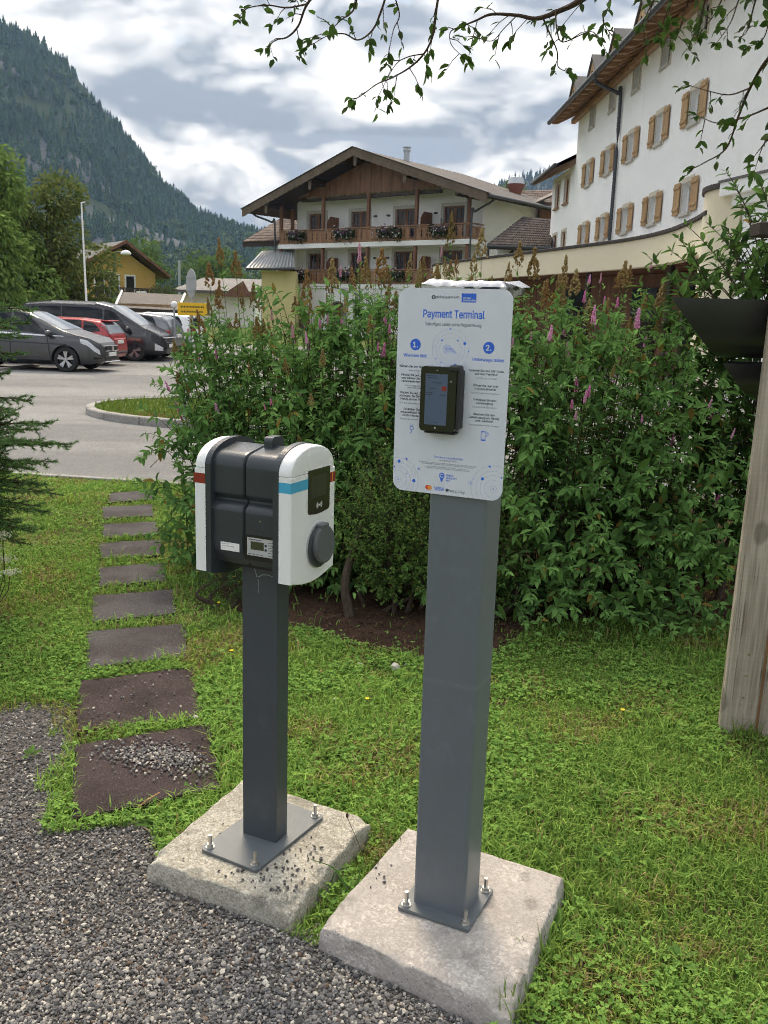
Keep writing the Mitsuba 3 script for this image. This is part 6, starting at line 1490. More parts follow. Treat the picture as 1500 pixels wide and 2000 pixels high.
for k, (x, y, h, w) in enumerate(((-40, 150, 13, 4.5), (-33, 165, 12, 4.5), (-27, 150, 11, 4.2), (-21, 170, 13, 5), (-14.5, 150, 9, 3.5), (-46, 170, 14, 5), (-24, 140, 8, 3.2), (-36, 140, 9, 3.6))):
    tree('round_tree', ('rounded tree at the foot of the mountain left of the yellow chalet ridge', 'rounded tree right above the yellow chalet ridge', 'rounded light tree right of the yellow chalet gable', 'tall rounded tree above the low workshop', 'rounded tree left of the chalet hotel', 'rounded tree above the flagpole base', 'small rounded tree between the yellow chalet and the low workshop', 'small rounded tree behind the yellow chalet roof')[k], (x, y, 0), crown(w * .8, h * .25, h * .85, 12, h * .14, 40 + k), 1500, .75, ((.08, .14, .04), (.15, .225, .065)), 40 + k, .3, .2)
tree('far_tree', 'light green tree behind the terracotta chimney pot', at(985, 400, 88) * A([1, 1, 0]), [(0, 0, 12.0, 1.5), (.9, 0, 13.0, .9), (-1.0, 0, 11.5, 1.1), (1.8, 0, 11.3, 1.2), (3.6, 0, 10.9, 1.2), (5.0, 0, 10.6, 1.2)], 1800, .40, ((.075, .12, .035), (.14, .19, .06)), 60, .2, .2)
prin('m_buttercup', (.80, .58, .01), 0.5)
# ------------------------------------------------------------------ gravel
def rot_random(r, n):
    q = r.normal(0, 1, (n, 4)); q /= np.linalg.norm(q, axis=1, keepdims=True); w, x, y, z = q.T
    return np.stack([np.stack([1 - 2 * (y*y + z*z), 2 * (x*y - z*w), 2 * (x*z + y*w)], -1), np.stack([2 * (x*y + z*w), 1 - 2 * (x*x + z*z), 2 * (y*z - x*w)], -1), np.stack([2 * (x*z - y*w), 2 * (y*z + x*w), 1 - 2 * (x*x + y*y)], -1)], 1)
ICO = trimesh.creation.icosahedron()
OCT = trimesh.creation.icosphere(0); OCT = trimesh.Trimesh(A([[1, 0, 0], [-1, 0, 0], [0, 1, 0], [0, -1, 0], [0, 0, 1], [0, 0, -1]], float), A([[0, 2, 4], [2, 1, 4], [1, 3, 4], [3, 0, 4], [2, 0, 5], [1, 2, 5], [3, 1, 5], [0, 3, 5]]), process=False)
def stones(P, S, C, r, ICO=ICO):
    """irregular angular pebbles at P, radius S"""
    n = len(P); R_ = rot_random(r, n)
    tplv = A([ICO.vertices * r.uniform(.75, 1.2, (len(ICO.vertices), 1)) for _ in range(10)])
    v = tplv[r.integers(0, 10, n)] * (S[:, None] * np.stack([r.uniform(.8, 1.3, n), r.uniform(.7, 1.05, n), r.uniform(.45, .8, n)], 1))[:, None]
    flat = rot_random(r, n); tilt = r.uniform(0, 1, n)
    v = np.einsum('nij,nkj->nki', flat, v) * A([1, 1, .8]) + P[:, None]
    f = ICO.faces[None] + (np.arange(n) * len(ICO.vertices))[:, None, None]
    return (v.reshape(-1, 3), f.reshape(-1, 3)), np.repeat(C, len(ICO.vertices), 0)
def stone_colours(r, n):
    k = r.uniform(0, 1, (n, 1)); d = A([.115, .113, .112]) * r.uniform(.5, 1.6, (n, 1)); w = A([.20, .19, .178]) * r.uniform(.7, 1.4, (n, 1)); b = A([.42, .39, .335]) * r.uniform(.75, 1.35, (n, 1)); br = A([.16, .115, .085]) * r.uniform(.7, 1.3, (n, 1))
    return np.where(k < .52, d, np.where(k < .78, w, np.where(k < .955, b, br)))
SLABS = [Polygon(RS).buffer(.012), Polygon(LS).buffer(.012)]
MATP = [Polygon(m_) for m_ in MATS]
def tone_bsdf(key, c, q=1.35):
    n_ = int(round(math.log(sum(c) / .1) / math.log(q))); k_ = f'{key}_tone_{n_}'.replace('-', 'm'); s_ = .1 * q ** n_ / sum(c)
    if k_ not in scene: prin(k_, tuple(float(x) * s_ for x in c), 0.8, 0.25)
    return k_
r = np.random.default_rng(101)
n = 92000
u = r.uniform(0, 1, n); Y = 1.52 / (1 - u * (1 - 1.52 / 3.75)); X = r.uniform(-.66, .24, n) * Y * 1.02
ok = contains_xy(GRAVEL.buffer(.01), X, Y) | (contains_xy(GRAVEL.buffer(.14), X, Y) & (r.uniform(0, 1, n) < .16))
for q in SLABS: ok &= ~contains_xy(q, X, Y)
for q in MATP: ok &= ~contains_xy(q.buffer(-.01), X, Y)
edge_n = meshkit.fbm(np.stack([X * 7, Y * 7, 0 * X], 1), 3, 8)
dist = np.zeros(n)
X, Y = X[ok], Y[ok]
S = r.uniform(.0029, .0062, len(X)) * np.where(r.uniform(0, 1, len(X)) < .10, 1.6, 1.0)
print('gravel', len(X))
PP = np.column_stack([X, Y, .004 + S * r.uniform(.2, 1.0, len(X))]); CC = stone_colours(r, len(X)); big = (Y < 2.2) & (S > .0047)
(v0, f0), c0 = stones(PP[big], S[big], CC[big], r); (v1, f1), c1 = stones(PP[~big], S[~big] * 1.12, CC[~big], r, OCT)
k = fresh('gravel'); scene[k] = mikit.ply((np.vstack([v0, v1]), np.vstack([f0, f1 + len(v0)])), 'm_stone', color=np.vstack([c0, c1])); labels[k] = {'label': 'loose dark and pale grey gravel in the left foreground', 'category': 'gravel', 'kind': 'stuff'}
# stones strewn over the nearest mats
n = 900; m0 = A(MATS[-1]); c0 = m0.mean(0) + A([.03, .05])
P = c0 + r.normal(0, 1, (n, 2)) * A([.125, .055]) ; P = P @ A([[.93, .28], [-.28, .93]]).T - c0 @ A([[.93, .28], [-.28, .93]]).T + c0
P = P[contains_xy(MATP[-1].buffer(-.03), P[:, 0], P[:, 1])]
m1 = A(MATS[-2]); Q = np.column_stack([r.uniform(-1.2, -.75, 90), r.uniform(3.35, 3.95, 90)]); Q = Q[contains_xy(MATP[-2].buffer(-.03), Q[:, 0], Q[:, 1])]
P = np.vstack([P, Q]); S = r.uniform(.0035, .0075, len(P))
mesh, col = stones(np.column_stack([P, .034 + S * .5 - .008 * (P[:, 1] > 3.3)]), S, stone_colours(r, len(P)), r)
k = fresh('loose_stones'); scene[k] = mikit.ply(mesh, 'm_stone', color=col); labels[k] = {'label': 'stones strewn over the two nearest rubber mats', 'category': 'stones', 'kind': 'stuff'}
sb = A(LS).mean(0)
for k in range(75):
    while True:
        p = gp(r.uniform(430, 640), r.uniform(1640, 1775), .074)[:2] if k < 66 else gp(r.uniform(330, 690), r.uniform(1560, 1760), .074)[:2]
        d = (p - PF[:2, 3]) @ PF[:2, :2]
        if contains_xy(Polygon(LS).buffer(-.03), *p) and (abs(d[0]) > .112 or abs(d[1]) > .185): break
    s = r.uniform(.003, .0068); c = A([.085, .078, .080]) * r.uniform(.6, 1.5)
    mesh, col = stones(A([[p[0], p[1], .073 + s * .6]]), A([s]), c[None], r)
    solo('pebble', mesh, tone_bsdf('m_pebble', c), 'small dark pebble lying on the concrete slab of the charging station', 'pebble', group='pebbles on the left slab')
for k in range(9):
    p = gp(r.uniform(690, 790), r.uniform(1670, 1745), .077)[:2]; s = r.uniform(.003, .006)
    c = A([.13, .10, .09]) * r.uniform(.6, 1.4); mesh, col = stones(A([[p[0], p[1], .076 + s * .6]]), A([s]), c[None], r)
    solo('pebble', mesh, tone_bsdf('m_pebble', c), 'small brownish pebble on the slab left of the payment terminal post', 'pebble', group='pebbles on the right slab')
for px_, py_, s, say in ((772, 1312, .030, 'flat pale stone in the bed behind the terminal post'), (703, 1303, .014, 'small white stone in the bed left of the flat pale stone'), (793, 1303, .012, 'small white stone just right of the flat pale stone'), (655, 1372, .012, 'white pebble lying on the mulch edge'), (383, 1416, .012, 'single pale pebble on the near edge of the second rubber mat')):
    p = gp(px_, py_, .0); mesh, col = stones(A([[p[0], p[1], s * .4 + (.03 if px_ == 383 else .01)]]), A([s]), A([[.42, .41, .39]]), r); solo('stone', mesh, 'm_surround_grey', say, 'stone')

# ------------------------------------------------------------------ lawn: blades, clover, litter
NOLAWN = [GRAVEL.buffer(-.03)] + SLABS + [q.buffer(-.012) for q in MATP]
def lawn_ok(X, Y, soil=True):
    ok = ~contains_xy(CARPARK, X, Y)
    inner = GRAVEL.buffer(-.09); rag = meshkit.fbm(np.stack([X * 6, Y * 6, 0 * X], 1), 4, 8)
    ok &= ~contains_xy(inner, X, Y) & (~contains_xy(NOLAWN[0], X, Y) | ((rag > .52) & (Y > 2.75) & (r.uniform(0, 1, len(X)) < .55)))
    for q in NOLAWN[1:]: ok &= ~contains_xy(q, X, Y)
    if soil:
        d = contains_xy(SOIL, X, Y); ok &= ~(d & (r.uniform(0, 1, len(X)) > .10 * (X > .6) + .02))
    return ok
def sample(bands):
    out = []
    for y0, y1, dens in bands:
        n = int(dens * (y1 - y0) * 1.0 * (y0 + y1) / 2 * 1.05); Y = r.uniform(y0, y1, n); X = r.uniform(-.47, .53, n) * Y * 1.04
        out.append(np.column_stack([X, Y]))
        n2 = n // 4; Y2 = r.uniform(y0, y1, n2); w_ = r.uniform(.0, .30, n2); out.append(np.column_stack([np.where(r.uniform(0, 1, n2) < .5, -.47 - w_, .53 + w_) * Y2 * 1.04, Y2]))
    P = np.vstack(out); return P[lawn_ok(P[:, 0], P[:, 1])]
def nz(P, s, sd): return meshkit.fbm(np.column_stack([P * s, np.zeros(len(P))]), 3, sd)
P = sample([(1.5, 2.4, 20000), (2.4, 3.2, 15000), (3.2, 4.5, 9000), (4.5, 6.0, 4800), (6.0, 9.0, 2600)])
print('blades', len(P))
n = len(P); lush = nz(P, 2.2, 31); dry = nz(P, 3.5, 77)
H = r.uniform(.016, .050, n) * (0.60 + 1.7 * np.clip(lush - .32, 0, 1)) * np.where(r.uniform(0, 1, n) < .06, 1.8, 1)
near_edge = np.min([A([q.exterior.distance(Point(*p)) for p in P[::1]]) if False else np.full(n, 9.0) for q in SLABS], axis=0)
a = r.uniform(0, 6.283, n); bend = r.uniform(.15, 1.25, n); Wd = r.uniform(.0013, .0025, n) * (.6 + .25 * P[:, 1])
d = np.column_stack([np.cos(a), np.sin(a), 0 * a]); s = np.column_stack([-np.sin(a), np.cos(a), 0 * a])
b0 = np.column_stack([P, np.zeros(n)])
m = b0 + d * (H * bend * .28)[:, None] + A([0, 0, 1]) * (H * .62)[:, None]; t = b0 + d * (H * bend * .95)[:, None] + A([0, 0, 1]) * (H * (1.05 - .28 * bend))[:, None]
V = np.stack([b0 + s * Wd[:, None], b0 - s * Wd[:, None], m + s * Wd[:, None] * .8, m - s * Wd[:, None] * .8, t], 1).reshape(-1, 3)
Fg = (A([[0, 1, 3], [0, 3, 2], [2, 3, 4]])[None] + (np.arange(n) * 5)[:, None, None]).reshape(-1, 3)
tone = np.clip(r.normal(.5, .28, n), 0, 1)[:, None]
C = A([.115, .220, .044]) * (1 - tone) + A([.330, .500, .110]) * tone
C = C * (1 + .5 * (nz(P, 1.4, 91)[:, None] - .5)) * np.where(dry[:, None] > .60, A([1.15, 1.0, .95]), 1.0)
straw = (r.uniform(0, 1, n) < np.clip((dry - .50) * 2.2, .04, .5))[:, None]
C = np.where(straw, A([.34, .28, .13]) * r.uniform(.5, 1.3, (n, 1)), C)
k = fresh('lawn_grass'); scene[k] = mikit.ply((V, Fg), 'm_grass', color=np.repeat(C, 5, 0)); labels[k] = {'label': 'short uneven lawn grass beside the path and round the slabs', 'category': 'grass', 'kind': 'stuff'}
# clover and creeping weeds
P = sample([(1.5, 2.6, 5200), (2.6, 3.4, 4600), (3.4, 4.6, 4200), (4.6, 9, 700)])
cl = nz(P, 3.1, 55); P = P[r.uniform(0, 1, len(P)) < np.clip((cl - .40) * 3.4 + .22 * ((P[:, 1] > 3.1) & (P[:, 0] > -.75)), .04, .8)]
lv = Leaves(); hh = r.uniform(.012, .040, len(P)); Lc = r.uniform(.0055, .0140, len(P)) * (1 + .10 * P[:, 1])
a0 = r.uniform(0, 6.28, len(P)); tone = r.uniform(0, 1, (len(P), 1)); C = A([.100, .210, .046]) * (1 - tone) + A([.270, .450, .100]) * tone
for q in range(3):
    a = a0 + q * 2.094 + r.normal(0, .2, len(P)); D = np.column_stack([np.cos(a), np.sin(a), r.normal(.1, .25, len(P))])
    lv.add(np.column_stack([P, hh]), D, A([0, 0, 1]) + r.normal(0, .3, (len(P), 3)), Lc, Lc * .8, C)
print('clover', len(P) * 3)
arr = lv.arrays(); nr_ = arr[0][:, 1] < 2.7; (v0, f0), c0 = leaf_cloud([x[nr_] for x in arr], LEAF4); (v1, f1), c1 = leaf_cloud([x[~nr_] for x in arr], LEAF2)
mesh, col = (np.vstack([v0, v1]), np.vstack([f0, f1 + len(v0)])), np.vstack([c0, c1]); k = fresh('clover'); scene[k] = mikit.ply(mesh, 'm_grass', color=col); labels[k] = {'label': 'clover and low creeping weeds growing through the lawn', 'category': 'weeds', 'kind': 'stuff'}
# grass on the traffic island, longer tufts along hard edges
n = 9000; Q = np.column_stack([r.uniform(-4.8, .4, n), r.uniform(12.4, 16.6, n)]); Q = Q[contains_xy(ipoly.buffer(-.14), Q[:, 0], Q[:, 1])]
H = r.uniform(.05, .11, len(Q)); a = r.uniform(0, 6.28, len(Q)); b0 = np.column_stack([Q, np.full(len(Q), .083)])
s = np.column_stack([np.cos(a), np.sin(a), 0 * a]) * .012; t = b0 + np.column_stack([r.normal(0, .03, len(Q)), r.normal(0, .03, len(Q)), H])
V = np.stack([b0 + s, b0 - s, t], 1).reshape(-1, 3); tone = r.uniform(0, 1, (len(Q), 1)); C = A([.10, .17, .03]) * (1 - tone) + A([.21, .28, .06]) * tone
front = (Q[:, 1] < 13.4 + r.normal(0, .12, len(Q)) + .12 * (Q[:, 0] + 3.5) ** 2 * (Q[:, 0] < -3.5))[:, None]; C = np.where(front & (r.uniform(0, 1, (len(Q), 1)) < .6), A([.26, .20, .075]), C)
k = fresh('island_grass'); scene[k] = mikit.ply((V, np.arange(3 * len(Q)).reshape(-1, 3)), 'm_grass', color=np.repeat(C, 3, 0)); labels[k] = {'label': 'grass on the traffic island, straw coloured along the near kerb', 'category': 'grass', 'kind': 'stuff'}


def tuft(c, n, h, cols, seed, name='grass_tuft', label='', w=.0022, spread=.03, lean=1.0):
    q = np.random.default_rng(seed); k = thing(name, label, 'grass')
    MB_ = MB(); CC = []
    for _ in range(n):
        a = q.uniform(0, 6.28); L = h * q.uniform(.5, 1.1); b = A([c[0] + q.normal(0, spread), c[1] + q.normal(0, spread), c[2]]); dd = A([math.cos(a), math.sin(a), 0]); ss = A([-math.sin(a), math.cos(a), 0]) * w * q.uniform(.7, 1.3)
        bd = q.uniform(.2, 1.0) * lean; pts = [b + dd * L * bd * (t ** 1.8) * .8 + A([0, 0, 1]) * L * (t - .35 * bd * t * t) for t in (0, .35, .7, 1)]
        v = np.vstack([[pts[0] + ss, pts[0] - ss], [pts[1] + ss, pts[1] - ss], [pts[2] + ss * .7, pts[2] - ss * .7], [pts[3]]])
        MB_.add(v, A([[0, 1, 3], [0, 3, 2], [2, 3, 5], [2, 5, 4], [4, 5, 6]])); t_ = q.uniform(); CC.append(np.repeat((A(cols[0]) * (1 - t_) + A(cols[1]) * t_)[None], 7, 0))
    part(k, 'blades', MB_, 'm_grass', color=np.vstack(CC), kind='stuff'); return k
GC = ((.10, .18, .035), (.23, .32, .07)); ST = ((.22, .17, .08), (.30, .25, .12))
for i, (px_, py_, n, h, cc, say) in enumerate(((560, 1448, 26, .06, GC, 'tuft of bright grass between the two nearest mats'), (760, 1690, 60, .10, ST, 'dry straw coloured grass in the gap between the two slabs'), (745, 1650, 34, .09, GC, 'green grass in the gap behind the two slabs'),
        (1010, 1990, 46, .12, GC, 'grass tuft against the near right corner of the terminal slab'), (1050, 1880, 30, .13, GC, 'long grass leaning on the right edge of the terminal slab'), (1210, 1790, 50, .10, GC, 'yellow green grass tuft right of the terminal slab'), (1120, 1740, 40, .09, GC, 'grass tuft at the right corner of the terminal slab'),
        (330, 1450, 60, .07, GC, 'grass growing over the left edge of the nearest mats') if False else (115, 1530, 46, .05, GC, 'thin grass at the left edge of the nearest mat'), (1450, 1450, 40, .16, GC, 'long grass at the foot of the timber post'), (205, 1440, 40, .055, GC, 'yellow green grass in the joint left between the two nearest mats'), (300, 1432, 50, .055, GC, 'grass in the middle of the joint between the two nearest mats'), (400, 1530, 30, .07, GC, 'grass leaning over the right corner of the nearest mat'))):
    p = gp(px_, py_, 0); tuft(A([p[0], p[1], .0]), n, h, cc, 200 + i, label=say)


def rosette(px_, py_, n, L, say, seed, wid=.32, z=.0, lobed=False, cols=((.075, .16, .03), (.16, .28, .065))):
    q = np.random.default_rng(seed); p = gp(px_, py_, z); k = thing('weed', say, 'weed'); lv = Leaves()
    a0 = q.uniform(0, 6.28)
    for j in range(n):
        a = a0 + j * 6.283 / n + q.normal(0, .25); LL = L * q.uniform(.65, 1.15); t_ = q.uniform()
        D = A([math.cos(a), math.sin(a), q.uniform(.15, .75)]); lv.add(p + A([0, 0, .006]) + D * .008, D, A([0, 0, 1.0]) + q.normal(0, .2, 3), LL, LL * wid, A(cols[0]) * (1 - t_) + A(cols[1]) * t_)
    put_leaves(k, 'leaf', lv, 'm_leaf', LEAF8, near=40, shades=3)
for i, w in enumerate(((300, 1620, 8, .085, 'broad leaved weed between the nearest mat and the left slab'), (372, 1560, 10, .07, 'jagged weed on the near right corner of the nearest mat', .4), (985, 1580, 8, .085, 'dandelion rosette right of the terminal post'), (1190, 1560, 7, .08, 'upright dock leaf in the lawn', .3), (1190, 1680, 8, .075, 'dark broad weed in the lawn right of the terminal slab', .5), (1075, 1830, 6, .075, 'lobed bright leaves against the right edge of the terminal slab', .75),
        (640, 1745, 7, .06, 'small weed in the gap between the slabs', .3), (730, 1760, 6, .05, 'small pale weed leaning on the terminal slab', .4), (405, 1232, 10, .07, 'leafy weed beside the third mat', .25), (790, 1350, 7, .08, 'dandelion leaves behind the terminal post'), (735, 1300, 8, .06, 'small leafy weed in the mulch bed', .35), (1330, 1880, 8, .06, 'broad weed in the lower right lawn', .5), (1240, 1600, 7, .05, 'small round leaved weed in the middle of the right lawn', .7), (420, 1470, 12, .05, 'clover clump on the right edge of the nearest mat', .8), (445, 1400, 12, .05, 'round leaved weed left of the charging post', .8), (60, 1480, 7, .04, 'small weed growing in the gravel at the left edge', .5), (1160, 1475, 8, .06, 'leafy weed in front of the low shrub', .4), (640, 1480, 9, .06, 'clover clump between the two posts', .8))):
    rosette(*w[:5], 300 + i, *(w[5:] or ()))
# the bent broad blade and the plantain head between the slabs
sg = thing('sedge', 'two long broad blades bending over the gap between the slabs', 'grass')
base = gp(690, 1765, 0)
for tip, top in ((at(608, 1678, base[1] + .05), .15), (at(700, 1690, base[1] + .03), .12)):
    c = smooth_line([base, base * .5 + tip * .5 + A([.01, 0, .035]), tip], 6); w = np.linspace(.006, .0008, len(c)) * np.r_[.6, np.ones(len(c) - 1)]; sd = A([.8, .5, 0])
    v = np.stack([c + sd * w[:, None], c - A([0, 0, .002]), c - sd * w[:, None]], 1).reshape(-1, 3); i_ = np.arange(len(v)).reshape(-1, 3); f = np.vstack([np.stack([i_[:-1, j], i_[1:, j], i_[1:, j + 1], i_[:-1, j + 1]], -1) for j in (0, 1)])
    part(sg, 'blade', (v, f), 'm_grass', color=np.repeat(A([[.10, .19, .05]]), len(v), 0))
ps = thing('plantain', 'thin plantain stalk with dark seed head between the slabs', 'weed')
b = gp(718, 1700, 0); t = at(678, 1596, b[1])
part(ps, 'stalk', tube([b, (b + t) / 2 + A([.004, 0, 0]), t], .0011, 5), 'm_stem_green'); o = trimesh.creation.icosphere(2, 1.0); part(ps, 'seed_head', (o.vertices * A([.0045, .0045, .008]) + t + A([0, 0, .006]), o.faces), 'm_wood_dark')


def buttercup(px_, py_, h, say, gy=None):
    q = np.random.default_rng(int(px_)); p = gp(px_, gy or py_ + h * 900, 0) if gy is None else gp(px_, gy, 0); t = at(px_, py_, p[1])
    k = thing('buttercup', say, 'flower'); part(k, 'stalk', tube([p, (p + t) / 2 + A([.006, 0, 0]), t], .0012, 5), 'm_stem_green')
    v, f = lathe([(0, 0), (.004, .0005), (.0085, .0045), (.008, .0052), (.003, .002), (0, .002)], 10); part(k, 'blossom', (v * 1.15 + t, f), 'm_buttercup')
for w in ((1216, 1388, .02, 'yellow buttercup in the lawn in front of the timber post', 1402), (386, 1118, .1, 'yellow buttercup under the far end of the wall box', 1175), (452, 1272, .03, 'yellow buttercup left of the charging post', 1300), (427, 1178, .03, 'yellow buttercup beside the fourth mat', 1200), (717, 1366, .02, 'yellow buttercup behind the gap between the posts', 1380), (1247, 1563, .02, 'small yellow flower in the right lawn', 1572), (988, 1650, .02, 'small yellow flower near the right edge of the terminal slab', 1660)):
    buttercup(*w)
fl_ = thing('umbel_flower', 'white umbel flowers at the left edge below the spruce', 'flower'); q = np.random.default_rng(9)
pp = gp(-10, 1190, 0)
for tx, ty in ((5, 1045), (8, 1092), (20, 1117), (-12, 1070)):
    t = at(tx, ty, pp[1] + q.normal(0, .05)); part(fl_, 'stalk', tube([pp, (pp + t) / 2 + A([.03, 0, 0]), t], .003, 5), 'm_stem_green'); mb = MB()
    for _ in range(70): mb.add(ICO.vertices * q.uniform(.004, .007) + t + q.normal(0, 1, 3) * A([.024, .024, .008]), ICO.faces)
    part(fl_, 'umbel', mb, 'm_petal', color=np.repeat(A([[.62, .64, .46]]), mb.n, 0), kind='stuff')
# dead leaves, bark chips, twigs
for i, (px_, py_, L, say) in enumerate(((1278, 1320, .035, 'brown dead leaf in front of the right shrubs'), (1047, 1323, .032, 'brown dead leaf right of the terminal post'), (1306, 1356, .040, 'reddish dead leaf left of the timber post'), (1362, 1362, .035, 'brown dead leaf nearest the timber post'), (692, 1537, .045, 'pale brown dead leaf behind the left slab'), (1160, 1300, .03, 'brown dead leaf under the low shrub'), (690, 1452, .03, 'dark curled dead leaf between the posts'), (305, 1577, .03, 'pale dead leaf beside the nearest mat'), (1095, 1345, .025, 'small brown dead leaf in the clover'))):
    p = gp(px_, py_, .022); q = np.random.default_rng(400 + i); a = q.uniform(0, 6.28); v, f = LEAF8
    M_ = leaf_frames(p[None], A([[math.cos(a), math.sin(a), .15]]), unit(A([[q.normal(0, .4), q.normal(0, .4), 1.0]])), A([L]), A([L * .55]))[0]
    solo('dead_leaf', xf((v * A([1, 1, 1.8]), f), M_), tone_bsdf('m_dead_leaf', A([.20, .085, .04]) * q.uniform(.6, 1.4)), say, 'leaf')
tw = solo('twig', tube([gp(262, 1585, .012), gp(288, 1562, .05), gp(312, 1548, .055)], .0022, 6), 'm_timber_fresh', 'reddish dry twig lying over the near edge of the first mat', 'twig')
n = 1500; X = r.uniform(-.95, 2.6, n); Y = r.uniform(4.2, 6.0, n); ok = contains_xy(SOIL, X, Y); X, Y = X[ok], Y[ok]; n = len(X)
lv = Leaves(); a = r.uniform(0, 6.28, n); L = r.uniform(.012, .045, n)
lv.add(np.column_stack([X, Y, r.uniform(.008, .02, n)]), np.column_stack([np.cos(a), np.sin(a), r.normal(0, .25, n)]), A([0, 0, 1]) + r.normal(0, .35, (n, 3)), L, L * r.uniform(.25, .5, n), A([.060, .036, .024]) * r.uniform(.4, 2.0, (n, 1)))
mesh, col = leaf_cloud(lv.arrays(), LEAF4); k = fresh('bark_mulch'); scene[k] = mikit.ply(mesh, 'm_petal', color=col); labels[k] = {'label': 'brown bark mulch on the bare soil under the shrubs', 'category': 'mulch', 'kind': 'stuff'}
# ------------------------------------------------------------------ shrubs: flowering spirea hedge
def spike_tpl(r, n, side, L=1.0):
    """flower spike of unit length: small round buds round an axis and on short side branches"""
    V, Fc = [], []; oc = (A([[1, 0, 0], [-1, 0, 0], [0, 1, 0], [0, -1, 0], [0, 0, 1], [0, 0, -1]], float), A([[0, 2, 4], [2, 1, 4], [1, 3, 4], [3, 0, 4], [2, 0, 5], [1, 2, 5], [3, 1, 5], [0, 3, 5]]))
    for k in range(n):
        t = r.uniform(0, 1) ** .85; R_ = (.17 * (1 - t) ** .7 + .02) * r.uniform(.35, 1) ** .5; a = r.uniform(0, 6.28)
        if side and t < .65: a = (int(r.integers(0, side)) * 2.4 + t * 9); R_ *= 1.55
        c = A([math.cos(a) * R_, math.sin(a) * R_, t * .95 + .15 * R_]); s = r.uniform(.044, .074)
        V.append(oc[0] * s * r.uniform(.8, 1.3, 3) + c); Fc.append(oc[1] + k * 6)
    return np.vstack(V), np.vstack(Fc)
rs = np.random.default_rng(77)
SPB, SPP = [], []
for q, c in enumerate(((.25, .170, .070), (.21, .140, .055), (.29, .21, .095), (.25, .145, .06), (.19, .13, .055))):
    SPB.append(mikit.ply(spike_tpl(rs, 85, 5), prin(f'm_seed_{q}', c, 0.85, 0.1)))
for q, c in enumerate(((.66, .20, .44), (.72, .33, .55), (.60, .30, .42))):
    SPP.append(mikit.ply(spike_tpl(rs, 95, 0), prin(f'm_blossom_{q}', c, 0.85, 0.1)))


def shoot(lv, b, t, sag, n, t0, L, Wr, cols, r, whorl=.0, droop=.15, stem=None, rad=.0035):
    """a leafy shoot from b to t; adds leaves along it and a tube to stem"""
    b, t = A(b, float), A(t, float); mid = (b + t) / 2 + A(sag, float)
    s = np.linspace(0, 1, 9)[:, None]; c = b * (1 - s) ** 2 + 2 * mid * s * (1 - s) + t * s ** 2
    if stem is not None: stem.add(tube(c, np.linspace(rad, rad * .4, 9), 5, cap=False))
    u = np.sort(r.uniform(t0, 1, n)); u = u + whorl * (1 - u) ** .5 * u; u = np.clip(u, 0, 1)[:, None]
    P = b * (1 - u) ** 2 + 2 * mid * u * (1 - u) + t * u ** 2; T = unit(2 * (1 - u) * (mid - b) + 2 * u * (t - mid))
    a = np.arange(n) * 2.4 + r.normal(0, .35, n); ref = unit(np.cross(T, A([.3, .2, 1.0]))); bi = np.cross(T, ref)
    O = ref * np.cos(a)[:, None] + bi * np.sin(a)[:, None]
    D = unit(O * r.uniform(.7, 1.1, (n, 1)) + T * (.25 + .6 * u ** 3) + A([0, 0, -droop]) + r.normal(0, .12, (n, 3)))
    N = unit(T * .5 + A([0, -.25, 1.0]) + r.normal(0, .25, (n, 3)))
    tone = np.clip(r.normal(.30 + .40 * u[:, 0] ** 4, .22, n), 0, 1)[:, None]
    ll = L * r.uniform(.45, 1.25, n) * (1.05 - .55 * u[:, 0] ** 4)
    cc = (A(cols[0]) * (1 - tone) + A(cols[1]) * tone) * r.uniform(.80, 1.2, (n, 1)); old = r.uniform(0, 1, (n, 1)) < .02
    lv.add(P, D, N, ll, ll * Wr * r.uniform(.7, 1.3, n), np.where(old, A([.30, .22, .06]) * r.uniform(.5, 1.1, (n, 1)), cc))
    return c[-1], unit(c[-1] - c[-2])
GREEN = ((.070, .150, .044), (.220, .380, .106))


